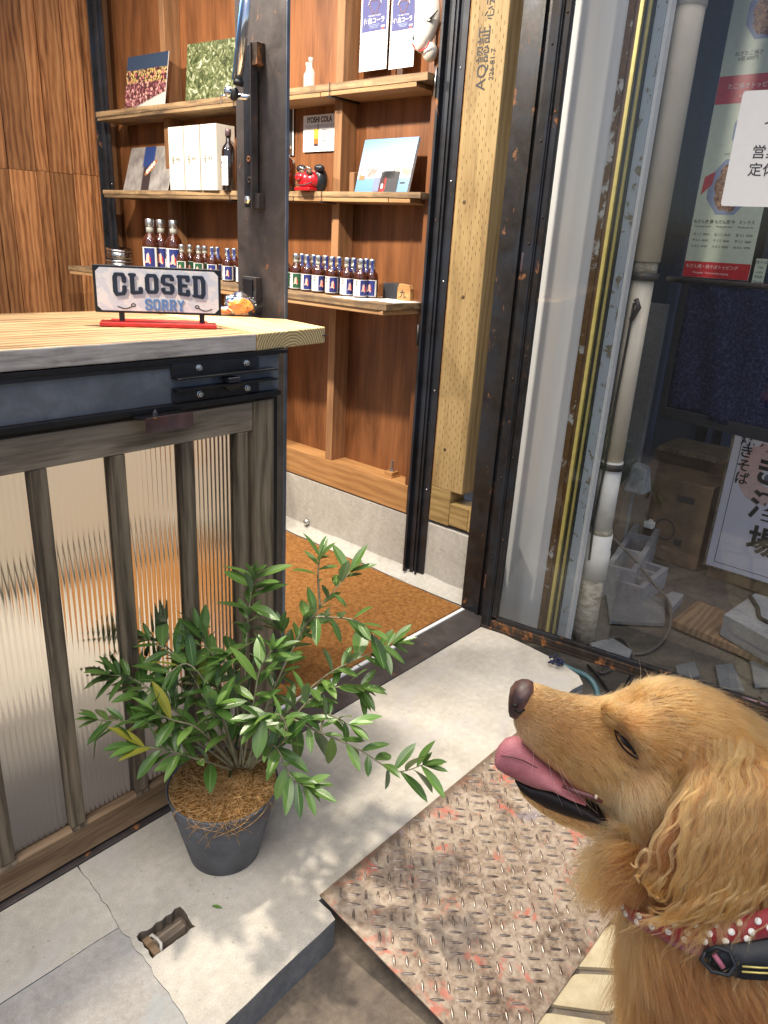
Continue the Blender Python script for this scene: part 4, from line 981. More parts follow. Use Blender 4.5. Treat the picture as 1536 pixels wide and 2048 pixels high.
fx_lab = ('hanging indigo menu sheet with fine print, the one nearer the wooden stud', 'hanging indigo menu sheet with fine print, the one touching the fox mask')
for k, (a_, b_, c_) in enumerate(((718, 772, 141), (777, 826, 136))):
    t_, T, w_, h_2 = wallcard('menu_sheet', fx_lab[k], a_, b_, -12, c_, 2.385-.01*k, 'paper')
    t_['group'] = 'indigo menu sheets pinned to the stud wall'
    MB().box(-w_*.44, w_*.44, h_2*.50, h_2*.985, 0, .0004, T).build('indigo_field', 'navy_poster', t_)
    text('伊良コーラ', w_*.15, 'paper', t_, T @ Matrix.Translation((0, h_2*.625, .0006)), bold=.0004)
    text('THE CRAFT COLA', w_*.055, 'paper', t_, T @ Matrix.Translation((0, h_2*.69, .0006)))
    mb = MB(); q0 = None
    for j in range(15):
        a1 = math.pi*(.12+.76*j/14); 
        mb.box(math.cos(a1)*w_*.24-.0018, math.cos(a1)*w_*.24+.0018, h_2*.79+math.sin(a1)*w_*.26-.0018, h_2*.79+math.sin(a1)*w_*.26+.0018, .0006, .0009, T)
    stuff(mb.build('arched_print', 'paper', t_))
    mb = MB(); pts = [(math.cos(q)*w_*.15*(1+.35*math.sin(3*q)), h_2*.80+math.sin(q)*w_*.19*(1+.25*math.cos(2*q))) for q in [j*math.pi/12 for j in range(24)]]
    W2 = [T @ Vector((p[0], p[1], .0009)) for p in pts]; mb.tube(W2+[W2[0]], .0011, 5); mb.build('fox_outline', 'stud', t_)
    mb = MB()
    for j in range(3): mb.box(-w_*.2+j*.004, w_*.2-j*.004, h_2*(.575-.018*j), h_2*(.575-.018*j)+.002, .0006, .0008, T)
    for j in range(30):
        x_ = -w_*.42
        while x_ < w_*.38:
            l_ = rq.uniform(.006, .03); mb.box(x_, min(w_*.42, x_+l_), h_2*(.475-.0148*j), h_2*(.475-.0148*j)+.0016, .0006, .0008, T); x_ += l_+rq.uniform(.002, .012)
            if rq.random() < .12: break
    stuff(mb.build('small_print', 'frame_blue', t_))
    MB().box(w_*.28, w_*.36, h_2*.50, h_2*.53, .0008, .0011, T).build('bottle_print', 'red_ink', t_); MB().box(w_*.25, w_*.39, h_2*.535, h_2*.555, .0008, .0011, T).build('bottle_print', 'paper', t_)
# fox mask, hung at the top right on the plywood
fm = thing('fox_mask', 'white papier-mache fox mask with red mouth hanging beside the menu sheets', 'mask', (2.37, 1.97, 2.05))
M['gofun'] = plain('chalk_white_lacquer', (.72, .68, .6), .42, var=.08, sc=20)
fc = at(852, 20, 0, 2.34); sn = at(845, 98, 0, 2.27)
mb = MB(); secs = []
path = [(at(866, -60, 0, 2.37), .055, .06), (at(862, 0, 0, 2.355), .058, .056), (at(858, 40, 0, 2.33), .05, .05), (at(849, 72, 0, 2.30), .034, .038), (at(843, 90, 0, 2.285), .024, .030), (at(841, 101, 0, 2.28), .014, .02), (at(841, 107, 0, 2.285), .002, .004)]
vs = []; n = 20
for c_, ry, rx in path:
    for k in range(n):
        a_ = 2*math.pi*k/n; vs.append(c_+Vector((math.cos(a_)*rx, math.sin(a_)*ry, 0)))
mb.add(vs, [(i*n+k, (i+1)*n+k, (i+1)*n+(k+1) % n, i*n+(k+1) % n) for i in range(len(path)-1) for k in range(n)], True); mb.build('face', 'gofun', fm)
MB().ellip(at(860, 104, 0, 2.31), (.03, .026, .032), 16, 10).build('lower_jaw', 'gofun', fm)
MB().ellip(at(829, 76, 0, 2.272), (.006, .008, .008), 12, 8).build('nose', 'ink', fm)
mth = [at(x_, y_, 0, 2.268+max(0, (x_-845))*.0006) for x_, y_ in ((825, 88), (831, 99), (843, 102), (853, 95), (859, 83))]
MB().tube(mth, .0026, 6).build('mouth_line', 'red_ink', fm)
MB().tube([at(836, 78, 0, 2.262), at(832, 88, 0, 2.262), at(835, 93, 0, 2.262)], .0035, 6).build('mouth_line', 'red_ink', fm)
MB().tube([at(846, 55, 0, 2.290), at(853, 44, 0, 2.286), at(866, 32, 0, 2.292), at(876, 20, 0, 2.302)], [.001, .005, .004, .001], 6).build('eye', 'ink', fm)
MB().tube([at(845, 60, 0, 2.290), at(852, 49, 0, 2.286), at(864, 40, 0, 2.292), at(874, 28, 0, 2.302)], [.0006, .0015, .0015, .0006], 6).build('eye_line', 'ink', fm)
MB().ellip(at(858, 40, 0, 2.282), (.003, .007, .003), 8, 6).build('eye_white', 'gofun', fm)
# red lion mask
lm = thing('lion_mask', 'small glossy red lion-dance mask with black ears on the middle shelf', 'mask', (2.26, at(620, 375, 0, 2.26).y, ZM))
M['lacquer'] = plain('red_lacquer', (.5, .012, .018), .2, var=.1, coat=.8)
cL = Vector((2.26, at(619, 360, 0, 2.26).y, ZM))
MB().ellip(cL+Vector((0, 0, .042)), (.045, .058, .04), 22, 14).build('head', 'lacquer', lm)
MB().box(cL.x-.045, cL.x+.03, cL.y-.045, cL.y+.045, ZM+.0005, ZM+.014).build('jaw', 'lacquer', lm, .004)
MB().ellip(cL+Vector((-.040, .018, .052)), (.016, .026, .017), 16, 10).build('snout', 'lacquer', lm)
for dy in (.026, .012): MB().ellip(cL+Vector((-.055, dy, .056)), (.003, .005, .004), 8, 6).build('nostril', 'ink', lm)
for dy in (.012, -.030):
    MB().ellip(cL+Vector((-.030, dy, .070)), (.013, .014, .011), 14, 8).build('eye', 'carton', lm); MB().ellip(cL+Vector((-.042, dy, .071)), (.004, .006, .006), 8, 6).build('pupil', 'ink', lm)
    MB().tube([cL+Vector((-.036, dy+.016, .083)), cL+Vector((-.04, dy, .088)), cL+Vector((-.03, dy-.018, .08))], .0035, 6).build('brow', 'zinc', lm)
for dy, m_ in ((.05, 1), (-.058, 1)): MB().ellip(cL+Vector((.0, dy, .088)), (.018, .026, .015), 14, 8, None).build('ear', 'black_paint', lm)
MB().ellip(cL+Vector((.02, -.045, .045)), (.03, .03, .05), 14, 8).build('mane', 'black_paint', lm)
MB().tube([cL+Vector((-.03, .056, .03)), cL+Vector((-.046, .03, .021)), cL+Vector((-.046, -.02, .021)), cL+Vector((-.03, -.05, .034))], .002, 6).build('mouth_line', 'ink', lm)
MB().box(2.30, 2.345, 2.235, 2.262, ZM+.0005, ZM+.075).build('bookend', 'stud', None, .003)
tag(bpy.data.objects['bookend'], 'small wooden block standing behind the left edge of the blue book', 'bookend')
# ceiling spotlights the shelves are lit by (above the picture)
def spot(name, label, loc, aim, power, size=.09, col=(1, .90, .76)):
    t_ = thing(name, label, 'spotlight', loc, 'track spotlights over the shop floor')
    d_ = (Vector(aim)-Vector(loc)).normalized(); F = frame(loc, d_.orthogonal(), d_)
    MB().lathe([(size*.62, -.12), (size*.66, -.1), (size*.66, 0), (size*.60, 0), (size*.58, -.01)], 20, (0, 0, 0), True, F).build('housing', 'black_paint', t_)
    e = NT('lamp_glow_'+label[-6:]); e.set(col=(0, 0, 0), emit=(*col, 1), emits=12.)
    MB().lathe([(size*.55, -.006), (.001, -.0055)], 20, (0, 0, 0), True, F).build('lens', e.m, t_)
    MB().tube([Vector(loc)-d_*.06, Vector((loc[0], loc[1], 2.9))], .008, 8).build('stem', 'black_paint', t_)
    l = bpy.data.lights.new(name+'_light', 'AREA'); l.shape = 'DISK'; l.size = size; l.energy = power; l.color = col; l.spread = R(130)
    lo_ = bpy.data.objects.new(name+'_light', l); COL.objects.link(lo_); lo_.matrix_world = frame(Vector(loc)+d_*.004, d_.orthogonal(), -d_)
    return t_
spot('track_spotlight', 'black track spotlight aimed at the right half of the shelves', (1.12, 2.05, 2.62), (2.3, 2.3, 1.3), 25)
spot('track_spotlight', 'black track spotlight aimed at the left half of the shelves', (1.05, 3.15, 2.62), (2.3, 3.2, 1.4), 24)
spot('track_spotlight', 'black track spotlight aimed down at the counter and doorway', (1.20, 1.72, 2.6), (.95, .9, 0), 30, .12)
tk = thing('light_track', 'black ceiling track carrying the shop spotlights', 'light track', (1, 3, 2.9)); MB().box(1.02, 1.15, 1.5, 4.36, 2.9, 2.93).build('rail', 'black_paint', tk); MB().box(1.1505, 1.24, 1.69, 1.75, 2.9, 2.93).build('rail', 'black_paint', tk)

# ================================================================== DOOR
jb = thing('door_jamb', 'fixed black steel door jamb between the corner post and the open glass door', 'door jamb', (2.29, 1.4, 0))
MB().box(2.262, 2.268, 1.345, 1.49, -.02, 2.8).build('face_plate', 'door', jb, .001)
MB().box(2.2685, 2.33, 1.345, 1.351, -.02, 2.8).build('front_flange', 'black', jb, .001)
MB().box(2.250, 2.2615, 1.40, 1.412, -.02, 2.8).build('stop', 'door', jb, .001)
MB().box(2.2685, 2.33, 1.484, 1.49, -.02, 2.8).build('rear_flange', 'black', jb, .001)
for z in (.16, 1.36):
    MB().box(2.254, 2.2615, 1.362, 1.388, z-.03, z+.03).build('hinge_pad', 'copper', jb, .001)
DH = Vector((2.205, 1.345, 0)); DD = Vector((.1766, -.9843, 0)).normalized(); DN = Vector((DD.y, -DD.x, 0))   # DN towards the camera
dr = thing('glass_door', 'open glass door in a rusty black steel frame', 'door', DH)
def dbox(a0, a1, n0, n1, z0, z1, mb=None):
    mb = mb or MB(); P = lambda a, n, z: DH+DD*a+DN*n+Vector((0, 0, z))
    return mb.hexa([P(a0, n0, z0), P(a0, n1, z0), P(a1, n1, z0), P(a1, n0, z0)], [P(a0, n0, z1), P(a0, n1, z1), P(a1, n1, z1), P(a1, n0, z1)])
dbox(.0, .038, -.016, .016, .014, 2.9).build('hinge_stile', 'door', dr, .002)
dbox(.0385, .058, -.006, .010, .0545, 2.9).build('glazing_strip', 'door', dr, .001)
dbox(.024, .032, .0165, .020, .014, 2.9).build('stile_bead', 'black', dr, .001)
dbox(.0385, 1.145, -.016, .016, .014, .040).build('bottom_rail', 'rusty', dr, .002)
dbox(.0585, 1.145, -.007, .010, .0405, .056).build('glazing_strip', 'door', dr, .001)
dbox(-.0, 1.18, -.020, .020, .004, .0135).build('sweep', 'rusty', dr, .001)
dbox(1.1455, 1.19, -.016, .016, .014, 2.9).build('lock_stile', 'door', dr, .002)
dbox(.05, 1.15, -.003, .002, .05, 2.9).build('pane', 'pane', dr)
for z in (.30, .62, .98, 1.42, 1.72, 1.98):
    for a in (.015, .048): 
        c_ = DH+DD*a+DN*(.0165 if a < .03 else .0105)+Vector((0, 0, z+(.08 if a > .03 else 0)))
        MB().ellip(c_, (.003, .004, .004), 8, 6).build('screw', 'rusty', dr)
q_ = DH+DD*.99+DN*.017+Vector((0, 0, .075)); MB().tube([q_, q_+DN*.035], .006, 8).build('door_bolt', 'rusty', dr)
MB().tube([q_+DN*.03-DD*.05, q_+DN*.03+DD*.03], .005, 8).build('door_bolt', 'copper', dr)
nt_ = thing('opening_notice', 'white paper notice with opening hours taped to the glass door', 'notice', DH+DD*.75+DN*.003+Vector((0, 0, 1.7)))
# where the sheet sits: left edge seen at (1485,180)-(1452,412)
def on_door(px, py, n=.003):
    d = CR*((px-768)/FPX) - CU*((py-1024)/FPX) + CF; o = DH+DN*n-CO
    return CO+d*(o.dot(DN)/d.dot(DN))
a0 = (on_door(1487, 182)-DH).dot(DD); zt = on_door(1487, 182).z; zb = on_door(1451, 412).z
sh = MB(); TD = Matrix(((DD.x, 0, DN.x, DH.x+DN.x*.0035), (DD.y, 0, DN.y, DH.y+DN.y*.0035), (0, 1, 0, 0), (0, 0, 0, 1)))
ww = .21*1.414*.72; pts = []
for (cx, cy, q0) in ((a0+ww-.008, zb+.008, -90), (a0+ww-.008, zt-.008, 0), (a0+.008, zt-.008, 90), (a0+.008, zb+.008, 180)):
    for k in range(5): q = R(q0+k*22.5); pts.append((cx+.008*math.cos(q), cy+.008*math.sin(q)))
sh.prism(pts, 0, .0006, TD); sh.build('sheet', 'paper', nt_)
for s_, x_, y_, sz in (('イ', 1527, 248, .036), ('営業', 1503, 306, .036), ('定休', 1496, 341, .036)):
    p = on_door(x_, y_, .0042); aa = (p-DH).dot(DD)
    text(s_, sz, 'ink', nt_, TD @ Matrix.Translation((aa, p.z, .001)), align='LEFT', bold=.0003, depth=.0001)

# ================================================================== NEXT DOOR, SEEN THROUGH THE GLASS
pw = thing('sheet_panel', 'pale corrugated panel standing behind the glass door', 'panel', (2.49, 1.36, -.12))
mb = MB(); ny = 60; vs = []
for i in range(ny+1):
    y = 1.2445+(1.50-1.2445)*i/ny; xx = 2.488+.0012*math.sin(y*2*math.pi/.085)+.003*math.sin(y*23)
    vs += [(xx, y, -.13), (xx, y, 2.8), (xx+.004, y, -.13), (xx+.004, y, 2.8)]
fs = []
for i in range(ny): fs += [(4*i+1, 4*i+5, 4*i+4, 4*i)[::-1], (4*i+2, 4*i+6, 4*i+7, 4*i+3)[::-1]]
mb.add(vs, fs, True); mb.build('sheet', 'pale', pw)
br_ = thing('brown_board', 'rust-brown metal edging board beside the pale panel', 'trim board', (2.48, 1.22, -.12))
MB().box(2.478, 2.52, 1.2215, 1.244, -.13, 2.8).build('edge', 'rustwhite', br_); MB().box(2.480, 2.52, 1.2025, 1.221, -.13, 2.8).build('face', 'brown_wall', br_, .001)
ys_ = thing('yellow_track', 'two yellowish brass strips with a dark groove between them', 'door track', (2.47, 1.18, -.12))
MB().box(2.470, 2.52, 1.1885, 1.202, -.13, 2.8).build('strip', 'brass', ys_, .001)
MB().box(2.482, 2.52, 1.1725, 1.188, -.13, 2.8).build('groove', 'strip_dark', ys_)
MB().box(2.470, 2.52, 1.1635, 1.172, -.13, 2.8).build('strip', 'brass', ys_, .001)
MB().box(2.476, 2.52, 1.1575, 1.163, -.13, 2.8).build('groove', 'strip_dark', ys_)
gp = thing('peeling_post', 'pale blue-grey post with flaking paint between yellow strips and drainpipe', 'post', (2.49, 1.14, -.12))
MB().box(2.488, 2.54, 1.125, 1.157, -.13, 2.8).build('face', 'peel', gp, .002); MB().box(2.496, 2.53, 1.112, 1.1245, -.13, 2.8).build('edge_strip', 'white', gp, .001)
PX, PY = 2.60, 1.098
pi_ = thing('drainpipe', 'cream plastic drainpipe with clamps and stained lower joint', 'drainpipe', (PX, PY, -.12))
MB().tube([(PX, PY, 1.385), (PX, PY, 2.8)], .0475, 24).build('upper_pipe', 'cream', pi_)
MB().tube([(PX, PY, 2.135), (PX, PY, 2.26)], .051, 24).build('collar', 'white_pvc', pi_)
MB().tube([(PX, PY, 1.345), (PX, PY, 1.384)], .042, 24).build('neck', 'dirty_pvc', pi_)
MB().tube([(PX+.004, PY, .665), (PX, PY, 1.344)], .0385, 24).build('middle_pipe', 'cream', pi_)
MB().tube([(PX+.006, PY, .385), (PX+.004, PY, .664)], .0415, 24).build('middle_pipe', 'white_pvc', pi_)
MB().tube([(PX+.008, PY, .365), (PX+.008, PY, .384)], .045, 24).build('seal_ring', 'dirty_pvc', pi_)
MB().tube([(PX+.008, PY, .175), (PX+.008, PY, .29), (PX+.008, PY, .295), (PX+.008, PY, .364)], [.052, .052, .049, .049], 24).build('coupling', 'white_pvc', pi_)
MB().tube([(PX+.01, PY, -.13), (PX+.008, PY, .05), (PX+.008, PY, .174)], [.05, .047, .045], 24).build('lower_pipe', 'dirty_pvc', pi_)
for z, r_ in ((1.335, .046), (.645, .045)):
    c_ = MB(); c_.lathe([(r_, -.012), (r_+.004, -.012), (r_+.004, .012), (r_, .012)], 24, (PX+.003, PY, z)); c_.build('clamp', 'column', pi_)
    MB().box(PX-.03, PX+.05, PY+.045, PY+.06, z-.01, z+.01).build('clamp_ear', 'column', pi_, .002); MB().tube([(PX-.05, PY+.03, z-.03), (PX-.05, PY+.03, z+.02)], .004, 6).build('clamp_bolt', 'tin', pi_)
hc = thing('black_cable', 'black cable hooked on the drainpipe and running down beside it', 'cable', (PX-.05, PY+.04, 1.2))
MB().tube([at(1272, 598, 0, 2.55), at(1278, 615, 0, 2.55), at(1262, 640, 0, 2.55)], .009, 8).build('hook', 'column', hc)
MB().tube([at(1268, 606, 0, 2.552), at(1255, 680, 0, 2.552), at(1232, 800, 0, 2.552), at(1210, 930, 0, 2.552), at(1188, 1040, 0, 2.552), at(1178, 1120, 0, 2.552)], .0045, 6).build('cable', 'strip_dark', hc)
# closed front of the neighbouring shop
nw = thing('shop_front', 'dark shopfront of the neighbouring stall with blue-grey sliding frames', 'shopfront', (4, 1.5, -.12))
MB().box(2.56, 5.2, 1.62, 1.66, -.13, 2.9).build('back_panel', 'wallgrey', nw)
MB().box(5.2, 5.24, -3, 1.62, -.13, 2.9).build('side_panel', 'wallgrey', nw)
for y0, w_ in ((1.50, .03), (1.38, .05), (1.02, .05), (.93, .03), (.5, .05), (.1, .04), (-.6, .05)):
    MB().box(5.12, 5.199, y0, y0+w_, -.12, 2.9).build('frame_upright', 'frame_blue', nw)
for x0, w_ in ((2.70, .03), (2.92, .03), (3.0, .05), (3.55, .05), (4.2, .05)):
    MB().box(x0, x0+w_, 1.57, 1.619, -.12, 2.9).build('frame_upright', 'frame_blue', nw)
MB().box(2.6, 5.0, 1.565, 1.619, 1.52, 1.58).build('frame_rail', 'sash', nw)
MB().box(3.03, 3.545, 1.60, 1.618, -.1, 1.5).build('sash_panel', 'sash', nw)
aw = thing('added_awning', 'dark cover added out of view to shade the neighbouring clutter', 'added_awning', (4, 0, 2.9)); MB().box(2.75, 5.3, -1.2, 1.7, 2.905, 2.94).build('cover', 'wallgrey', aw)  # unseen cover, added to keep sun and sky off the alley

# menu poster
XP = 3.40; yL, yR = 1.262, .985; zb = 1.33
mp = thing('menu_poster', 'long hanging takoyaki menu poster with red bands and food photos', 'poster', (XP, 1.13, 1.33))
M['menu_bg'] = plain('pale_green_print', (.55, .62, .5), .35, var=.05); M['menu_red'] = plain('crimson_print', (.5, .02, .03), .35)
MB().box(XP, XP+.003, yR, yL, zb, 2.8).build('sheet', 'menu_bg', mp)
TP = Matrix(((0, 0, -1, XP-.0003), (-1, 0, 0, (yL+yR)/2), (0, 1, 0, 0), (0, 0, 0, 1))); W = yL-yR
MB().box(-W/2+.001, W/2-.001, zb+.001, zb+.065, 0, .0005, TP).build('red_band', 'menu_red', mp)
MB().box(-W/2+.001, W/2-.001, 2.0, 2.10, 0, .0005, TP).build('red_band', 'menu_red', mp)
M['dish_print'] = plain('blue_dish_print', (.22, .27, .42), .4)
t = NT('fried_food_print'); v = t.coord(); n = t.noise(v, 75, 5, .7, 1.2); t.set(col=t.ramp(n, [(.38, (.03, .012, .008)), (.5, (.22, .08, .03)), (.62, (.5, .3, .17)), (.68, (.3, .04, .03))]), rough=.4); M['food_print'] = t.m
for cx, cz, r_ in ((-.01, 1.69, .10), (.02, 1.90, .07), (.0, 2.31, .085), (.1, 2.30, .04)):
    MB().prism([(cx+math.cos(R(22.5+45*k))*r_*.95, cz+math.sin(R(22.5+45*k))*r_*1.15) for k in range(8)], 0, .0004, TP).build('dish_print', 'dish_print', mp)
    MB().prism([(cx+math.cos(R(15*k))*r_*(.62+.06*math.sin(k*2.3)), cz+math.sin(R(15*k))*r_*(.95+.08*math.sin(k*1.7))) for k in range(24)], .0005, .0008, TP).build('food_print', 'food_print', mp)
MB().prism([(-.125, 1.66), (-.085, 1.70), (-.08, 1.75), (-.12, 1.73)], .0009, .0011, TP).build('red_ribbon', 'menu_red', mp)
text('もだん焼・焼そばトッピング', .017, 'paper', mp, TP @ Matrix.Translation((-.02, zb+.045, .0006)), depth=.0001)
text('Monjayaki · Fried noodles topping', .011, 'paper', mp, TP @ Matrix.Translation((-.02, zb+.02, .0006)), depth=.0001)
text('たこ焼きトッピング', .022, 'paper', mp, TP @ Matrix.Translation((.0, 2.06, .0006)), depth=.0001)
text('Takoyaki topping', .014, 'paper', mp, TP @ Matrix.Translation((-.0, 2.025, .0006)), depth=.0001)
for k, (a_, b_) in enumerate((('もだん焼 豚', 'Modanyaki pork'), ('もだん焼 牛', 'Modanyaki beef'), ('ミックス', 'Modanyaki mix'))):
    x_ = -.09+.088*k
    text(a_, .016, 'ink', mp, TP @ Matrix.Translation((x_, 1.555, .0004)), depth=.0001, bold=.0002); text(b_, .0105, 'ink', mp, TP @ Matrix.Translation((x_, 1.537, .0004)), depth=.0001)
    for j, pr_ in enumerate(('並 3コ  ¥500', '中 5コ  ¥600', '大 8コ  ¥700')): text(pr_, .0125, 'ink', mp, TP @ Matrix.Translation((x_, 1.505-.024*j, .0004)), depth=.0001)
text('ねぎたこ焼き\n6個 600円', .018, 'ink', mp, TP @ Matrix.Translation((-.04, 2.165, .0004)), depth=.0001)
text('with cheese', .012, 'ink', mp, TP @ Matrix.Translation((-.03, 1.815, .0004)), depth=.0001)
cdz = thing('small_price_card', 'small white price card hanging right of the menu poster', 'card', (XP, .95, 1.3))
MB().box(XP+.02, XP+.022, .93, .975, 1.315, 1.42).build('sheet', 'menu_bg', cdz)
for j in range(5): text(('焼そば', 'Yaki', 'soba', '¥500', 'Sauce')[j], .015, 'ink', cdz, Matrix(((0, 0, -1, XP+.0195), (-1, 0, 0, .9525), (0, 1, 0, 1.405-.019*j), (0, 0, 0, 1))), depth=.0001)
# indigo cloth
nr = thing('indigo_cloth', 'dark indigo textured cloth hanging behind the glass door', 'cloth', (3.2, .8, 1.3))
mb = MB(); vs = []; fs = []; ny, nz = 40, 14
for i in range(ny+1):
    for j in range(nz+1):
        y = 1.15-(1.15-.25)*i/ny; z = 1.305-(.555+.03*math.sin(y*4))*j/nz
        vs.append((3.2+.012*math.sin(y*19)*(j/nz)+.006*math.sin(y*41+j*.3), y, z))
for i in range(ny):
    for j in range(nz): fs.append((i*(nz+1)+j, i*(nz+1)+j+1, (i+1)*(nz+1)+j+1, (i+1)*(nz+1)+j))
mb.add(vs, fs, True); o = mb.build('cloth', 'noren', nr)
sm_ = o.modifiers.new('solid', 'SOLIDIFY'); sm_.thickness = .004
mb = MB(); mb.hexa([(3.194, 1.165, .742), (3.206, 1.165, .742), (3.206, .25, .70), (3.194, .25, .70)][::-1], [(3.193, 1.165, .79), (3.207, 1.165, .79), (3.207, .25, .76), (3.193, .25, .76)][::-1]); mb.build('hem', 'soft_black', nr, .003)
MB().hexa([(3.194, 1.151, .742), (3.206, 1.151, .742), (3.206, 1.175, .76), (3.194, 1.175, .76)], [(3.194, 1.151, 1.31), (3.206, 1.151, 1.31), (3.206, 1.175, 1.31), (3.194, 1.175, 1.31)]).build('side_band', 'soft_black', nr, .003)
MB().tube([(3.2, 1.25, 1.318), (3.2, .25, 1.318)], .011, 10).build('rod', 'column', nr)
# white sign box
XS = 3.69
sb = thing('sign_board', 'white standing shop sign with brushed black lettering beside the carton', 'sign', (XS, .7, -.12))
M['sign_lav'] = plain('lavender_white_acrylic', (.62, .62, .7), .3, var=.03)
MB().box(XS, XS+.1, .33, .985, -.065, .66).build('casing', 'frame_h', sb, .004)
MB().box(XS-.006, XS-.0005, .345, .972, -.055, .65).build('face', 'sign_lav', sb, .002)
MB().box(XS+.01, XS+.09, .36, .96, -.125, -.066).build('plinth', 'carton', sb)
TS = Matrix(((0, 0, -1, XS-.0068), (-1, 0, 0, 0), (0, 1, 0, 0), (0, 0, 0, 1)))
mb = MB()
for b_ in ((-.935, -.932, -.025, .64), (-.935, -.36, -.028, -.025)): mb.box(*b_, 0, .0003, TS)
mb.build('border_line', 'ink', sb)
M['pinkprint'] = plain('pale_pink_print', (.6, .42, .4), .4)
MB().prism([(-.80+.12*math.cos(R(10*k))*(1+.05*math.sin(k*3)), .47+.15*math.sin(R(10*k))*(1+.05*math.sin(k*3))) for k in range(36)], 0, .0003, TS).build('octopus_print', 'pinkprint', sb)
MB().prism([(-.785+.04*math.cos(R(15*k)), .455+.045*math.sin(R(15*k))) for k in range(24)], .0004, .0006, TS).build('octopus_eye', 'sign_lav', sb)
MB().prism([(-.78+.022*math.cos(R(15*k)), .45+.026*math.sin(R(15*k))) for k in range(24)], .0007, .0009, TS).build('octopus_eye', 'frame_blue', sb)
for j, ch in enumerate('焼きそば'):
    p = at((1497, 1493, 1487, 1483)[j], (880, 905, 932, 958)[j], 0, XS-.007); text(ch, .066, 'sumi', sb, Matrix(((0, 0, -1, XS-.0078), (-1, 0, 0, p.y), (0, 1, 0, p.z), (0, 0, 0, 1))), bold=.0012, depth=.0002)
for j, ch in enumerate('焼き酒場'):
    p = at((1546, 1540, 1532, 1526)[j], (880, 948, 1018, 1088)[j], 0, XS-.007); text(ch, .15, 'sumi', sb, Matrix(((0, 0, -1, XS-.0088), (-1, 0, 0, p.y), (0, 1, 0, p.z), (0, 0, 0, 1))), bold=.004, depth=.0002)
# carton, blocks, boards
cx_ = thing('cardboard_box', 'brown cardboard box with round printed mark beside the white sign', 'box', (3.75, 1.15, -.12))
MB().box(3.72, 4.1, 1.02, 1.45, -.124, .33).build('carton', 'carton', cx_, .004)
TC = Matrix(((0, 0, -1, 3.7192), (-1, 0, 0, 1.22), (0, 1, 0, .05), (0, 0, 0, 1)))
mb = MB()
for k in range(24):
    a_, b_ = R(15*k), R(15*k+15); mb.prism([(math.cos(a_)*.055, math.sin(a_)*.06), (math.cos(b_)*.055, math.sin(b_)*.06), (math.cos(b_)*.048, math.sin(b_)*.052), (math.cos(a_)*.048, math.sin(a_)*.052)], 0, .0004, TC)
mb.build('printed_ring', 'ink', cx_)
MB().box(.06, .10, -.07, -.035, 0, .0004, TC).build('printed_mark', 'ink', cx_); MB().box(.03, .12, .17, .205, 0, .0004, TC).build('printed_label', 'ink', cx_)
lb = thing('lower_box', 'pale cluttered paper goods stacked behind the cardboard box', 'paper stack', (4.2, 1.3, .3)); MB().box(4.0, 4.3, 1.06, 1.45, .3305, .40).build('stack', 'carton', lb, .004); MB().box(3.95, 4.25, 1.1, 1.42, .401, .43).build('stack', 'frame_v', lb, .004)
def cinder(name, label, corners, top, h, group='hollow concrete blocks in the alley'):
    p = [at(*c_, 2, top) for c_ in corners]; t_ = thing(name, label, 'concrete block', (p[0]+p[2])/2, group)
    # p0-p1 long side, p1-p2 short side
    ax = p[1]-p[0]; L_ = ax.length; ax.normalize(); ay = Vector((-ax.y, ax.x, 0)); 
    if ay.dot(p[2]-p[1]) < 0: ay = -ay
    Wd = max(.10, ay.dot(p[2]-p[1])); o_ = p[0]; n_h = 3; mb = MB(); wl_ = .025
    B = lambda a0, a1, b0, b1, z0, z1: mb.hexa(*[[o_+ax*a+ay*b+Vector((0, 0, z-top)) for a, b in (((a0, b0), (a1, b0), (a1, b1), (a0, b1)) if ax.cross(ay).z > 0 else ((a0, b0), (a0, b1), (a1, b1), (a1, b0)))] for z in (z0, z1)])
    B(0, L_, 0, wl_, top-h, top); B(0, L_, Wd-wl_, Wd, top-h, top)
    for k in range(n_h+1):
        c_ = (L_-wl_)*k/n_h; B(c_, c_+wl_, wl_, Wd-wl_, top-h, top-.0005)
    mb.build('block_shell', 'block', t_)
    return t_
cinder('concrete_block', 'hollow bluish concrete block lying behind the drainpipe', [(1213, 1130), (1276, 1036), (1318, 1062)], .04, .165)
cinder('concrete_block', 'hollow grey concrete block in front of the cardboard box', [(1233, 1160), (1287, 1120), (1332, 1140)], -.02, .105)
pt = thing('plastic_fitting', 'small white plastic fitting lying on the bluish concrete block', 'fitting', at(1300, 1055, 2, .05)); q = at(1298, 1052, 2, .045)
MB().box(q.x-.03, q.x+.04, q.y-.03, q.y+.02, .0405, .075).build('shell', 'white_pvc', pt, .005)
MB().box(q.x-.01, q.x+.02, q.y-.015, q.y+.005, .0755, .085).build('tab', 'white_pvc', pt, .003)
def groundboard(name, label, cat, pts, top, h, mat):
    P = [at(*c_, 2, top) for c_ in pts]; t_ = thing(name, label, cat, sum(P, Vector())/len(P))
    if sum((P[i].x*P[(i+1) % len(P)].y-P[(i+1) % len(P)].x*P[i].y) for i in range(len(P))) < 0: P = P[::-1]
    MB().prism([(p.x, p.y) for p in P], top-h, top).build('body', mat, t_, .004); return t_
groundboard('wooden_board', 'dusty grey-brown board lying on the alley ground', 'board', [(1345, 1240), (1395, 1200), (1560, 1265), (1560, 1330)], -.085, .035, 'frame_b')
groundboard('stone_block', 'rough grey stone block lying on the board at the far right', 'stone block', [(1448, 1228), (1510, 1186), (1600, 1210), (1560, 1290)], .02, .10, 'block')
groundboard('brick_scrap', 'broken pale brick next to the hollow grey block', 'brick', [(1330, 1190), (1345, 1182), (1368, 1188), (1345, 1215)], -.07, .05, 'block')
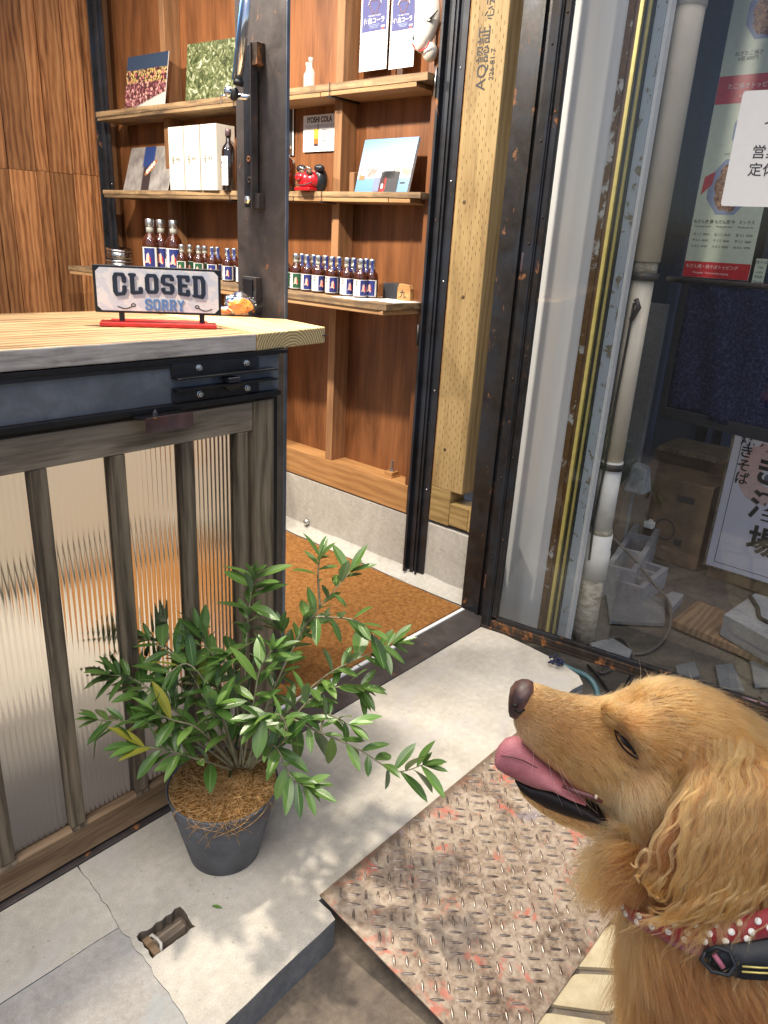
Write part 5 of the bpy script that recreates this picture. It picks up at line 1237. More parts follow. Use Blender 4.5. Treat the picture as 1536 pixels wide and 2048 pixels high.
groundboard('gutter_slab', 'flat dark concrete slab leaning by the drainpipe foot', 'slab', [(1205, 1150), (1330, 1200), (1330, 1245), (1220, 1240)], -.10, .022, 'kerb')
for k, pts in enumerate(([(1430, 1330), (1465, 1325), (1490, 1380), (1440, 1375)], [(1350, 1330), (1390, 1322), (1400, 1350), (1360, 1356)], [(1500, 1320), (1530, 1318), (1550, 1370), (1510, 1372)])):
    groundboard('paving_scrap', ('flat broken paving piece above the dog\'s head', 'small flat paving piece left of the other scraps', 'flat broken paving piece at the right edge')[k], 'paving piece', pts, -.112, .014, 'kerb')
ls = thing('lamp_shade_stone', 'small rounded weathered stone leaning on the grey wall behind the pipe', 'stone', at(1280, 955, 0, 3.4))
q = at(1278, 955, 0, 3.4); MB().hexa([q+Vector(v) for v in ((-.05, -.05, -.07), (.05, -.06, -.07), (.05, .06, -.08), (-.05, .05, -.075))], [q+Vector(v) for v in ((-.03, -.045, .05), (.04, -.03, .06), (.03, .04, .075), (-.035, .03, .07))]).build('body', 'block', ls, .012)
MB().box(3.36, 3.459, 1.33, 1.45, .02, q.z-.076).build('prop', 'carton', ls)
gw = thing('grey_partition', 'grey plastered partition behind the drainpipe', 'partition', (3.45, 1.4, -.12)); MB().box(3.46, 3.5, 1.33, 1.6, -.13, 1.2).build('panel', 'kerb', gw)
# hoses and cables
def hose(name, label, cat, pts, z, r, mat):
    P = [at(px, py, 2, z if not isinstance(z, list) else z[i]) for i, (px, py) in enumerate(pts)]
    t_ = thing(name, label, cat, P[0]); Q = []
    for i in range(len(P)-1):
        a, b = P[i], P[i+1]; p0, p3 = P[max(i-1, 0)], P[min(i+2, len(P)-1)]
        for k in range(5):
            u = k/5; Q.append(.5*((2*a)+(b-p0)*u+(2*p0-5*a+4*b-p3)*u*u+(3*a-p0-3*b+p3)*u**3))
    Q.append(P[-1]); MB().tube(Q, r, 8).build('line', mat, t_); return t_
hose('grey_hose', 'long grey hose looping over the alley ground below the blocks', 'hose', [(1222, 1072), (1262, 1112), (1310, 1170), (1338, 1205), (1340, 1250), (1322, 1285), (1290, 1306), (1250, 1306), (1222, 1298), (1215, 1275)], [.12, .06, -.02, -.06, -.09, -.11, -.118, -.118, -.118, -.1], .0065, 'cable')
hose('coiled_cable', 'coiled grey cable at the foot of the drainpipe', 'cable', [(1155, 1288), (1178, 1275), (1200, 1290), (1208, 1320), (1200, 1345), (1225, 1335), (1230, 1300), (1215, 1280), (1240, 1275), (1262, 1300), (1270, 1335)], -.115, .0055, 'cable')
hose('dark_cable', 'dark cable on the ground passing under the door', 'cable', [(1175, 1330), (1195, 1352), (1215, 1380), (1232, 1400), (1250, 1372), (1262, 1350)], -.115, .005, 'rubber')
hose('black_hose', 'black hose lying across the stone block at the right', 'hose', [(1500, 1192), (1515, 1215), (1520, 1235), (1545, 1248)], .028, .009, 'rubber')
hose('teal_hose', 'teal garden hose curving round the end of the concrete step', 'hose', [(1108, 1322), (1140, 1338), (1172, 1352), (1190, 1372), (1196, 1398), (1190, 1430)], [-.0, -.012, -.03, -.05, -.07, -.09], .011, 'teal')
groundboard('wet_patch_stone', 'mossy stone wedged at the drainpipe foot', 'stone', [(1180, 1285), (1225, 1275), (1265, 1300), (1250, 1335), (1195, 1320)], -.10, .03, 'block')
rg = thing('navy_rag', 'scrap of navy rag caught under the door rail', 'rag', at(1110, 1325, 2, .02))
q = at(1110, 1326, 2, .012); mb = MB(); r5 = random.Random(6)
for k in range(16):
    a_ = Vector((r5.uniform(-.02, .02), r5.uniform(-.02, .02), r5.uniform(-.01, .016))); d_ = Vector((r5.uniform(-.02, .02), r5.uniform(-.02, .02), r5.uniform(-.01, .008)))
    mb.tube([q+a_, q+a_+d_*.5+Vector((0, 0, .004)), q+a_+d_], [.004, .006, .003], 6)
M['rag'] = plain('navy_rag', (.012, .016, .05), .8); stuff(mb.build('folds', 'rag', rg))

# ================================================================== CHECKER PLATE RAMP
rp_ = thing('ramp_plate', 'worn checker-plate steel ramp with traces of red paint leading up to the step', 'ramp', (1.3, .65, -.12))
A_ = Vector((.878, .878, .0065)); Bx = Vector((1, 0, 0)); By = (Vector((.879, .386, -.072))-A_); Lp = By.length; By.normalize()
Wp = 1.05; BN = Bx.cross(By).normalized(); BN = BN if BN.z > 0 else -BN
TPm = Matrix(((Bx.x, By.x, BN.x, A_.x), (Bx.y, By.y, BN.y, A_.y), (Bx.z, By.z, BN.z, A_.z), (0, 0, 0, 1)))
mb = MB(); rz = random.Random(9)
mb.prism([(0, 0), (0, Lp), (Wp, Lp), (Wp, 0)][::1], -.0045, 0, TPm)
o = mb.build('sheet', 'plate', rp_, .0012)
lg = MB(); ps_, pk_ = .0245, .0285; Wh, H = .0036, .0018
def lug_(s_, k_, ver):
    Lh = .0172 if ver else .0146; u = (s_*ps_+k_*pk_)*.7071; v_ = (k_*pk_-s_*ps_)*.7071      # the weave is turned 45 degrees to the plate edges
    u += .02; v_ += .01
    if not (.012 < u < Wp-.010 and .010 < v_ < Lp-.010): return
    ang = R(45) if ver else R(-45); ca, sa = math.cos(ang), math.sin(ang); rings = []
    for f1, f2, z in ((1, 1, -.0003), (.93, .82, .45), (.75, .5, .85), (.5, .2, 1.)):
        rings.append([(math.cos(2*math.pi*q/12)*Lh*f1, math.copysign(abs(math.sin(2*math.pi*q/12))**1.3, math.sin(2*math.pi*q/12))*Wh*f2, z*H if z > 0 else z) for q in range(12)])
    vs = [TPm @ Vector((u+x*ca-y*sa, v_+x*sa+y*ca, z)) for r_ in rings for x, y, z in r_]
    lg.add(vs, [(12*r_+q, 12*r_+(q+1) % 12, 12*(r_+1)+(q+1) % 12, 12*(r_+1)+q) for r_ in range(3) for q in range(12)]+[tuple(range(36, 48))], True)
for m in range(-40, 60):
    for n in range(-40, 60):
        for t_ in (-1, 0, 1):
            if (m+n) % 2 == 0: lug_(2*m, 2*n+t_*.98, False)
            else: lug_(2*m+t_*.98, 2*n, True)
stuff(lg.build('tread_lugs', ['lug'], rp_))
MB().hexa([TPm @ Vector(p) for p in ((.03, .05, -.035), (.05, .05, -.035), (.05, .3, -.02), (.03, .3, -.02))], [TPm @ Vector(p) for p in ((.03, .05, -.005), (.05, .05, -.005), (.05, .3, -.005), (.03, .3, -.005))]).build('rib', 'black', rp_)
MB().hexa([TPm @ Vector(p) for p in ((1.0, .05, -.035), (1.02, .05, -.035), (1.02, .3, -.02), (1.0, .3, -.02))], [TPm @ Vector(p) for p in ((1.0, .05, -.005), (1.02, .05, -.005), (1.02, .3, -.005), (1.0, .3, -.005))]).build('rib', 'black', rp_)
# yellowish worn edge of the step along the plate
MB().box(.872, 2.05, .8725, .8788, -.10, -.0002).build('edge_mortar', 'beam', None)
bpy.data.objects['edge_mortar'].parent = step; bpy.data.objects['edge_mortar'].data.materials[0] = M['edge'] if 'edge' in M else concrete('sandy_edge', (.35, .25, .13), (.55, .45, .28), 2., .3)

# ================================================================== POTTED SHRUB
PC = Vector((.812, 1.140, 0))
pl = thing('potted_shrub', 'leafy green shrub in a slate-grey pot topped with coir fibre', 'potted plant', PC)
MB().lathe([(.078, .0008), (.083, .003), (.128, .196), (.1285, .2), (.1255, .2), (.122, .17), (.001, .168)], 48, PC).build('pot', 'pot', pl)
MB().lathe([(.121, .165), (.123, .182), (.1, .196), (.06, .2), (.001, .198)], 40, PC).build('coir_bed', 'coirbed', pl)
fb = MB(); rc = random.Random(21)
for k in range(2200):
    r_ = .118*math.sqrt(rc.random()); q = rc.uniform(0, 6.283); p = PC+Vector((r_*math.cos(q), r_*math.sin(q), .196+.006*rc.random()-.014*(r_/.12)**3)); d = rc.uniform(0, 6.283); cu_ = rc.uniform(-9, 9)
    pts = [p]; L_ = rc.uniform(.03, .09); 
    for s_ in range(5):
        d += cu_*L_/5*3; p = p+Vector((math.cos(d), math.sin(d), rc.uniform(-.28, .26)))*L_/5
        rr_ = (p-PC).to_2d().length
        if rr_ > .122: p = Vector((PC.x+(p.x-PC.x)*.122/rr_, PC.y+(p.y-PC.y)*.122/rr_, p.z+.001))
        pts.append(p)
    fb.tube(pts, .0007, 3, cap=False)
for k in range(34):
    q = rc.gauss(-2.2, .55); c_ = PC+Vector((math.cos(q), math.sin(q), 0))*.118+Vector((0, 0, .197)); pts = [c_, PC+Vector((math.cos(q), math.sin(q), 0))*.131+Vector((0, 0, .202))]
    L_ = rc.uniform(.02, .11); dq = rc.uniform(-.9, .9); 
    for s_ in range(1, 7):
        u = s_/6; pts.append(PC+Vector((math.cos(q+dq*u), math.sin(q+dq*u), 0))*(.133-.03*u*L_/.1+.004*math.sin(3*u+k))+Vector((0, 0, .2-L_*u)))
    fb.tube(pts, .0006, 3, cap=False)
stuff(fb.build('coir_fibres', 'coirfib', pl))
# leaf shapes shared by all leaves
def leafmesh(k, L, Wd, curl, fold, mat, twist=0):
    ns = 7; xs_ = [-1, -.5, 0, .5, 1]; vs = []; fs = []; at_ = []
    for i in range(ns+1):
        u = i/ns; wv = Wd*(max(0, math.sin(math.pi*min(1, (u*1.0+.015)**1.08)))**.72)+(.0007 if i == 0 else 0.0002)
        zc = -curl*L*u*u; tw_ = twist*u
        for x in xs_:
            y_ = x*wv; z_ = abs(x)*fold*wv+.0006*math.sin(9*u+x*5)
            vs.append((u*L, y_*math.cos(tw_)-z_*math.sin(tw_), zc+y_*math.sin(tw_)+z_*math.cos(tw_))); at_.append(1. if x == 0 else 0.)
    for i in range(ns):
        for j in range(4): fs.append((i*5+j, (i+1)*5+j, (i+1)*5+j+1, i*5+j+1))
    me = bpy.data.meshes.new('leaf'); me.from_pydata(vs, [], fs); me.polygons.foreach_set('use_smooth', [True]*len(fs))
    # finer midrib: pull inner columns close to the centre line
    a = me.attributes.new('mid', 'FLOAT', 'POINT'); a.data.foreach_set('value', [x*.8 for x in at_])
    for i in range(ns+1):
        for j, f_ in ((1, .12), (3, .12)):
            vtx = me.vertices[i*5+j]; c0_ = me.vertices[i*5+2].co; e_ = me.vertices[i*5+(0 if j == 1 else 4)].co
            vtx.co = c0_+(e_-c0_)*f_
    me.materials.append(M[mat]); return me
LM = [leafmesh(k, l, w_, c_, f_, m_, t_) for k, (l, w_, c_, f_, m_, t_) in enumerate(((1, .15, .12, .25, 'leaf', .2), (1, .165, .25, .2, 'leaf', -.3), (1, .13, .05, .3, 'leaf', .4), (1, .175, .18, .15, 'leaf', 0), (1, .15, .35, .25, 'leaf', .5), (1, .15, .15, .25, 'leaf_young', .2), (1, .14, .2, .2, 'leaf_yellow', .3)))]
rl = random.Random(77); nleaf = 0; spec_ = []
def add_leaf(p, d, up, L, kind=None):
    global nleaf
    d = d.normalized(); s_ = d.cross(up); 
    if s_.length < 1e-3: s_ = d.orthogonal()
    s_.normalize(); n = s_.cross(d)
    if n.z < 0 and rl.random() < .8: n = -n; s_ = -s_
    k = kind if kind is not None else rl.choice([0, 1, 2, 3, 3, 4, 0, 1])
    o = None
    q = p-PC; wfac = rl.uniform(.85, 1.15)
    L *= rl.choice([1.0, 1.2, 1.32, 1.45]); spec_.append(((p-CO).dot(CF)-L*1.5, k, Matrix(((d.x*L, -s_.x*L*wfac, n.x*L, q.x), (d.y*L, -s_.y*L*wfac, n.y*L, q.y), (d.z*L, -s_.z*L*wfac, n.z*L, q.z), (0, 0, 0, 1)))))
    nleaf += 1
BASE = PC+Vector((0, 0, .195))
def W_(px, py, d): return P2W(px, py, d)
d0 = (BASE-CO).dot(CF)
# branch: list of (px, py, depth offset from the pot centre)
branches = [
 ([(480, 1530, 0), (488, 1400, 0), (495, 1250, .0), (508, 1150, .0)], 1.0, 20),
 ([(495, 1530, 0), (530, 1420, .03), (590, 1290, .06), (640, 1215, .07), (700, 1145, .08)], .55, 16),
 ([(590, 1290, .06), (620, 1240, .04), (665, 1235, .02), (720, 1245, .0), (760, 1290, .0)], .1, 15),
 ([(495, 1530, 0), (560, 1440, .0), (640, 1360, .0), (710, 1320, .0), (785, 1290, .02)], .5, 16),
 ([(500, 1535, 0), (560, 1440, -.08), (640, 1465, -.10), (720, 1500, -.10), (790, 1542, -.09), (845, 1530, -.08)], .25, 18),
 ([(500, 1540, 0), (545, 1490, -.1), (580, 1550, -.15), (610, 1572, -.16)], .4, 14),
 ([(470, 1535, 0), (400, 1420, .03), (330, 1340, .05), (250, 1290, .05), (232, 1275, .05)], .4, 16),
 ([(470, 1535, 0), (380, 1440, -.03), (290, 1390, -.05), (240, 1350, -.05)], .4, 10),
 ([(465, 1535, 0), (370, 1470, -.06), (280, 1445, -.09), (195, 1440, -.10)], .35, 16),
 ([(465, 1540, 0), (400, 1520, -.1), (330, 1500, -.14), (272, 1492, -.15)], .4, 17),
 ([(475, 1535, 0), (450, 1450, -.08), (425, 1425, -.11), (428, 1415, -.12)], .3, 10),
 ([(475, 1535, 0), (430, 1400, -.05), (380, 1330, -.06), (340, 1345, -.07), (322, 1370, -.08)], .4, 14),
 ([(478, 1535, 0), (440, 1380, .05), (410, 1290, .06), (395, 1260, .06)], .45, 12),
 ([(490, 1535, 0), (540, 1400, .08), (570, 1320, .10), (560, 1260, .1)], .4, 12),
 ([(495, 1535, 0), (560, 1470, -.02), (620, 1400, -.02), (690, 1370, .0), (722, 1375, .0)], .3, 18),
 ([(500, 1535, 0), (570, 1480, -.14), (560, 1430, -.16), (520, 1440, -.18)], .3, 12),
 ([(488, 1535, 0), (470, 1380, -.02), (465, 1310, -.03), (440, 1330, -.05)], .4, 12),
 ([(478, 1535, 0), (420, 1420, -.02), (370, 1330, -.03), (300, 1280, -.02)], .35, 16),
 ([(478, 1535, 0), (450, 1420, .02), (425, 1310, .0), (385, 1285, -.03)], .4, 12),
 ([(478, 1535, 0), (400, 1380, .02), (330, 1290, .03), (262, 1262, .03)], .4, 16),
 ([(470, 1535, 0), (350, 1420, -.04), (270, 1360, -.06), (215, 1350, -.07)], .4, 14),
 ([(640, 1465, -.10), (655, 1430, -.08), (700, 1450, -.09)], .0, 8),
 ([(640, 1215, .07), (636, 1150, .07), (640, 1115, .07)], .6, 5),
 ([(470, 1535, 0), (400, 1460, -.10), (345, 1440, -.13), (310, 1425, -.15)], .3, 12),
 ([(485, 1535, 0), (505, 1420, -.06), (520, 1340, -.08), (545, 1300, -.09)], .4, 12)]
for path_, t0, nl in branches:
    P = [W_(px, py, d0+dd) for px, py, dd in path_]; Q = []
    for i in range(len(P)-1):
        a, b = P[i], P[i+1]; p0, p3 = P[max(i-1, 0)], P[min(i+2, len(P)-1)]
        for k in range(6):
            u = k/6; Q.append(.5*((2*a)+(b-p0)*u+(2*p0-5*a+4*b-p3)*u*u+(3*a-p0-3*b+p3)*u**3))
    Q.append(P[-1]); n = len(Q)
    MB().tube(Q, [.0032*(1-.72*i/n) for i in range(n)], 7).build('stem', 'twig', pl)
    ts = (nl > 8); nl = int(nl*1.3)
    for k in range(nl):
        f_ = t0*.55+(1-t0*.55)*((k+.5)/nl)
        if f_ > .985: f_ = .985
        i = min(n-2, int(f_*(n-1))); p = Q[i].lerp(Q[i+1], f_*(n-1)-i); tg = (Q[min(i+1, n-1)]-Q[max(i-1, 0)]).normalized()
        o1 = tg.orthogonal().normalized(); o2 = tg.cross(o1); q = k*2.4+rl.uniform(-.4, .4)
        out = o1*math.cos(q)+o2*math.sin(q)
        d = tg*rl.uniform(.25, .8)+out*rl.uniform(.5, 1.)+Vector((0, 0, rl.uniform(-.45, .5)))
        L_ = rl.uniform(.042, .072)*(1 if ts else .9)
        kd = 6 if rl.random() < .02 else (5 if (f_ > .93 and rl.random() < .6) else None)
        add_leaf(p, d, Vector((rl.uniform(-.3, .3), rl.uniform(-.3, .3), 1)), L_, kd)
    tg = (Q[-1]-Q[-3]).normalized(); o1 = tg.orthogonal().normalized(); o2 = tg.cross(o1)
    for k in range(4):
        q = k*1.57+rl.uniform(-.3, .3); d = tg*1.0+(o1*math.cos(q)+o2*math.sin(q))*rl.uniform(.25, .9)
        add_leaf(Q[-1], d, Vector((0, 0, 1)), rl.uniform(.032, .06), 5 if rl.random() < .35 else None)
spec_.sort(key=lambda s_: s_[0])
for dz_, k, mt_ in spec_[:295]:
    o = bpy.data.objects.new('leaf', LM[k]); COL.objects.link(o); o.parent = pl; o.matrix_local = mt_
fm_ = bmesh.new()
for dz_, k, mt_ in spec_[295:]:
    me_ = LM[0].copy(); me_.transform(mt_); fm_.from_mesh(me_); bpy.data.meshes.remove(me_)
me_ = bpy.data.meshes.new('rear_leaves'); fm_.to_mesh(me_); fm_.free(); me_.materials.append(M['leaf'])
o = bpy.data.objects.new('rear_leaves', me_); COL.objects.link(o); o.parent = pl; o['kind'] = 'stuff'
fl_ = bpy.data.objects.new('fallen_leaf', LM[5]); COL.objects.link(fl_); fl_.location = at(444, 1816, 2, .003); fl_.scale = (.028, .028, .028); fl_.rotation_euler = (0, 0, 2.)
tag(fl_, 'single small green leaf fallen on the concrete step beyond the latch hole', 'leaf')
MB().tube([BASE+Vector((.01, .0, -.02)), W_(517, 1275, d0+.0)], .0028, 8).build('support_cane', 'tag_label', pl)

# ================================================================== DOG
import mathutils
DL = Vector((.80, .06, -.0785))
dog = thing('golden_retriever', 'golden retriever looking up with tongue out, wearing a red polka-dot collar', 'dog', DL)
DD0 = .885
FD = (-CR*.955+CU*.20+CF*.13).normalized(); LD = Vector((0, 0, 1)).cross(FD).normalized(); UD = FD.cross(LD).normalized()
SC = P2W(1335, 1500, DD0+.015)
def sag(px, py, off=0.):                       # sight line on the dog's midline plane (moved off towards the camera)
    d = CR*((px-768)/FPX) - CU*((py-1024)/FPX) + CF
    return CO+d*((SC+LD*off-CO).dot(LD)/d.dot(LD))
def hsect(X, top, bot, wid, sx=0, off=0.):
    a = sag(X, top, off); b = sag(X+sx, bot, off); c = (a+b)/2; ext = (a-b).length/2
    return c, (a-b).normalized(), ext, wid
def loft_h(mb, secs, n=28, p=2.2, off=0., cap=True):
    rings = []
    for s_ in secs:
        c, upv, ext, wid = hsect(*s_[:4], *(s_[4:5]), off=off)
        e_ = math.asin(min(.9, abs((SC-CO).normalized().z)))
        h = math.sqrt(max((ext*.35)**2, ext**2*1.0-(wid*.45)**2))
        ring = []
        for k in range(n):
            a_ = 2*math.pi*k/n; ca, sa = math.cos(a_), math.sin(a_)
            ring.append(c+LD*(wid*math.copysign(abs(ca)**(2/p), ca))+upv*(h*math.copysign(abs(sa)**(2/p), sa)))
        rings.append(ring)
    c0 = sum(rings[0], Vector())/n; c1 = sum(rings[-1], Vector())/n
    vs = [v for r_ in rings for v in r_]+[c0, c1]; fs = []
    m = len(rings)
    for i in range(m-1):
        for k in range(n): fs.append((i*n+k, i*n+(k+1) % n, (i+1)*n+(k+1) % n, (i+1)*n+k))
    for k in range(n): fs.append((k, (k+1) % n, m*n)[::-1]); fs.append(((m-1)*n+k, (m-1)*n+(k+1) % n, m*n+1))
    mb.add(vs, fs, True); return mb
def loft_c(mb, secs, n=24):                     # (centre, axis1*r1, axis2*r2)
    vs = []; fs = []; m = len(secs)
    for c, a1, a2 in secs:
        for k in range(n): q = 2*math.pi*k/n; vs.append(c+a1*math.cos(q)+a2*math.sin(q))
    vs += [secs[0][0], secs[-1][0]]
    for i in range(m-1):
        for k in range(n): fs.append((i*n+k, i*n+(k+1) % n, (i+1)*n+(k+1) % n, (i+1)*n+k))
    for k in range(n): fs.append((k, (k+1) % n, m*n)); fs.append(((m-1)*n+k, (m-1)*n+(k+1) % n, m*n+1))
    mb.add(vs, fs, True); return mb
RH = Vector((CR.x, CR.y, 0)).normalized(); FH = Vector((CF.x, CF.y, 0)).normalized(); ZZ = Vector((0, 0, 1))
shapes = []
def part_(fn): mb = MB(); fn(mb); shapes.append(mb)
# upper muzzle running into skull and cheeks
part_(lambda m: loft_h(m, [(1028, 1376, 1440, .015), (1040, 1368, 1470, .023), (1070, 1368, 1501, .0275), (1110, 1384, 1530, .0295), (1150, 1395, 1562, .032), (1190, 1401, 1588, .036), (1222, 1399, 1612, .042), (1250, 1388, 1632, .049), (1280, 1372, 1650, .055), (1320, 1364, 1660, .060), (1370, 1369, 1668, .063), (1420, 1386, 1672, .063), (1470, 1414, 1680, .060), (1530, 1462, 1700, .055)], p=2.3))
# lower jaw
part_(lambda m: loft_h(m, [(1036, 1556, 1578, .008), (1052, 1562, 1596, .014), (1084, 1580, 1620, .018), (1120, 1596, 1640, .021), (1160, 1604, 1652, .025), (1200, 1608, 1664, .030), (1250, 1580, 1690, .038), (1320, 1540, 1720, .045)]))
# cheeks, brows, throat
def el(px, py, dd, r, T=None):
    def f(m):
        c = P2W(px, py, DD0+dd); m.ellip((0, 0, 0), r, 20, 14, Matrix.Translation(c) @ Matrix(((CR.x, CU.x, -CF.x, 0), (CR.y, CU.y, -CF.y, 0), (CR.z, CU.z, -CF.z, 0), (0, 0, 0, 1))) @ (T or Matrix.Identity(4)))
    part_(f)
el(1325, 1585, -.004, (.056, .055, .042)); el(1236, 1432, -.020, (.026, .014, .014), Matrix.Rotation(-.5, 4, 'Z'))
el(1290, 1470, -.028, (.036, .036, .022))
# neck, chest, trunk
def neck(m):
    S_ = []
    for (px, py, dd, rx, rd) in ((1400, 1560, .03, .075, .06), (1400, 1640, .03, .09, .075), (1420, 1720, .03, .105, .085), (1450, 1800, .03, .120, .095), (1490, 1900, .03, .150, .115), (1530, 2030, .04, .175, .13), (1590, 2200, .06, .20, .14), (1650, 2400, .10, .215, .15)):
        c = P2W(px, py, DD0+dd); S_.append((c, CR*rx, CF*rd-CU*rd*-.0))
    loft_c(m, S_)
part_(neck)
el(1262, 1720, -.0, (.040, .028, .035), Matrix.Rotation(.3, 4, 'Z'))
CH = P2W(1600, 2250, DD0+.08)
def trunk(m):
    back = (-FD); back.z = 0; back.normalize(); S_ = []
    for (s_, z, rw, rh) in ((-.16, .34, .03, .05), (-.13, .34, .09, .13), (-.02, .36, .13, .18), (.12, .34, .135, .19), (.28, .26, .14, .19), (.42, .15, .15, .19), (.52, .06, .13, .15), (.60, .0, .05, .06)):
        c = CH+back*s_; c = Vector((c.x, c.y, z)); S_.append((c, LD*rw, (ZZ*.9-back*.25)*rh))
    loft_c(m, S_)
part_(trunk)
def limb(pts, rads):
    def f(m): m.tube(pts, rads, 14)
    part_(f)
fw = FD.copy(); fw.z = 0; fw.normalize()
for sd in (1, -1):
    a = Vector((CH.x, CH.y, .30))+LD*.085*sd+fw*.06; G = -.0785
    limb([a, Vector((a.x, a.y, .12))-fw*.02+LD*.01*sd, Vector((a.x, a.y, .02))-fw*.01+LD*.01*sd, Vector((a.x, a.y, G+.055))+fw*.0+LD*.01*sd], [.058, .042, .032, .030])
    f0 = Vector((a.x, a.y, G+.028))+LD*.01*sd
    limb([f0-fw*.01, f0+fw*.03, f0+fw*.062], [.030, .033, .024])
    for t_ in (-.02, -.007, .007, .02): limb([f0+fw*.04+LD*t_, f0+fw*.078+LD*t_*1.15-ZZ*.008], [.013, .0115])
    h = Vector((CH.x, CH.y, .10))-fw*.40+LD*.12*sd
    limb([h, Vector((h.x, h.y, .0))+fw*.15+LD*.03*sd, Vector((h.x, h.y, G+.07))+fw*.04+LD*.04*sd], [.10, .075, .045])
    limb([Vector((h.x, h.y, G+.035))+fw*.02+LD*.04*sd, Vector((h.x, h.y, G+.03))+fw*.14+LD*.04*sd, Vector((h.x, h.y, G+.028))+fw*.22+LD*.04*sd], [.034, .03, .026])
limb([Vector((CH.x, CH.y, .0))-fw*.56, Vector((CH.x, CH.y, -.07))-fw*.68, Vector((CH.x, CH.y, -.085))-fw*.86, Vector((CH.x, CH.y, -.09))-fw*1.0], [.04, .035, .03, .015])
# ears: broad drooping flaps
def ear(mir):
    def f(m):
        S_ = []
        for (x0, x1, y, dd, th) in ((1420, 1500, 1490, -.030, .014), (1388, 1560, 1535, -.054, .014), (1356, 1590, 1590, -.070, .011), (1320, 1600, 1650, -.078, .009), (1286, 1590, 1700, -.080, .008), (1278, 1570, 1735, -.079, .007), (1290, 1530, 1766, -.076, .006), (1325, 1470, 1790, -.072, .004)):
            c = P2W((x0+x1)/2, y, DD0+dd); r1 = (x1-x0)/2*(DD0+dd)/FPX; a1 = CR*r1; a2 = CF*th
            if mir:
                q = (c-SC).dot(LD); c = c-LD*2*q; a1 = a1-LD*2*a1.dot(LD); a2 = a2-LD*2*a2.dot(LD)
            S_.append((c, a1, a2))
        if mir: S_ = [(c, a2, a1) for c, a1, a2 in S_]
        loft_c(m, S_)
    return f
part_(ear(False)); part_(ear(True))
allm = MB()
for m_ in shapes: allm.add(m_.v, m_.f, True)
tmp = allm.build('tmp', 'white', None)
rm = tmp.modifiers.new('r', 'REMESH'); rm.mode = 'VOXEL'; rm.voxel_size = .0032; rm.use_smooth_shade = True
sm_ = tmp.modifiers.new('s', 'SMOOTH'); sm_.factor = .6; sm_.iterations = 34
dg = bpy.context.evaluated_depsgraph_get(); bm_ = bpy.data.meshes.new_from_object(tmp.evaluated_get(dg)); bpy.data.objects.remove(tmp)
# sculpt: eye socket, stop between the eyes, ear channel
nv_ = len(bm_.vertices); co = np.empty(nv_*3); bm_.vertices.foreach_get('co', co); co = co.reshape(-1, 3)
def bvh_():
    bm_.calc_loop_triangles(); t_ = np.empty(len(bm_.loop_triangles)*3, dtype=np.int32); bm_.loop_triangles.foreach_get('vertices', t_)
    c_ = np.empty(len(bm_.vertices)*3); bm_.vertices.foreach_get('co', c_); c_ = c_.reshape(-1, 3); t_ = t_.reshape(-1, 3)
    return mathutils.bvhtree.BVHTree.FromPolygons([tuple(v) for v in c_], [tuple(int(i) for i in x) for x in t_]), c_, t_
BV, co, tri = bvh_()
def hit(px, py):
    d = (CR*((px-768)/FPX) - CU*((py-1024)/FPX) + CF).normalized(); l_, n_, i_, ds = BV.ray_cast(CO, d)
    return l_, n_
def push(px, py, rad, amt):
    l_, n_ = hit(px, py); d = np.linalg.norm(co-np.array(l_), axis=1); w_ = np.exp(-(d/rad)**2); co[:] += (np.array(n_)*amt)*w_[:, None]
for s_ in ((1236, 1470, .010, -.007), (1250, 1488, .010, -.009), (1266, 1505, .010, -.007), (1225, 1450, .012, -.003), (1285, 1480, .012, .003), (1180, 1440, .02, -.004), (1240, 1530, .014, .003)): push(*s_)
bm_.vertices.foreach_set('co', (co-np.array(DL)).ravel()); bm_.update()
bm_.materials.clear()
t = NT('dog_skin_under_fur'); v = t.coord(); n = t.noise(v, 14, 4); t.set(col=t.ramp(n, [(.35, (.20, .095, .032)), (.65, (.33, .17, .065))]), rough=.8, spec=.1); M['skin'] = t.m
bm_.materials.append(t.m)
bo = bpy.data.objects.new('body', bm_); COL.objects.link(bo); bo.parent = dog
cw = co.copy()
bm_.vertices.foreach_set('co', cw.ravel()); BV, co, tri = bvh_(); bm_.vertices.foreach_set('co', (cw-np.array(DL)).ravel()); bm_.update(); co = cw
for p in bm_.polygons: p.use_smooth = True
# nose leather
t = NT('nose_leather'); v = t.coord(); vo = t.n('TexVoronoi', i_Vector=v, i_Scale=900.).outputs['Distance']
g_ = t.noise(v, 60, 3)
t.set(col=t.ramp(g_, [(.35, (.035, .016, .014)), (.65, (.12, .058, .045))]), rough=.45, normal=t.bump(vo, .35, .0006)); M['nose'] = t.m
def cam_ell(name, px, py, dd, r, mat, rot=0, off=None):
    c = off if off is not None else P2W(px, py, DD0+dd)
    o = MB().ellip((0, 0, 0), r, 24, 16, Matrix.Translation(c) @ Matrix(((CR.x, CU.x, -CF.x, 0), (CR.y, CU.y, -CF.y, 0), (CR.z, CU.z, -CF.z, 0), (0, 0, 0, 1))) @ Matrix.Rotation(rot, 4, 'Z')).build(name, mat, dog); return o
nm_ = MB(); loft_h(nm_, [(1017, 1396, 1420, .010), (1020, 1380, 1428, .018), (1030, 1368, 1432, .022), (1044, 1363, 1430, .0225), (1056, 1363, 1418, .019), (1066, 1366, 1402, .012)], p=2.7); nm_.build('nose', 'nose', dog)
M['wetblack'] = NT('wet_black_lip').set(col=(.010, .007, .007), rough=.5, spec=.25).m
MB().tube([sag(1028, 1420, .0215), sag(1038, 1424, .0222), sag(1050, 1419, .0212)], [.0012, .0022, .0012], 8).build('nostril', 'wetblack', dog)
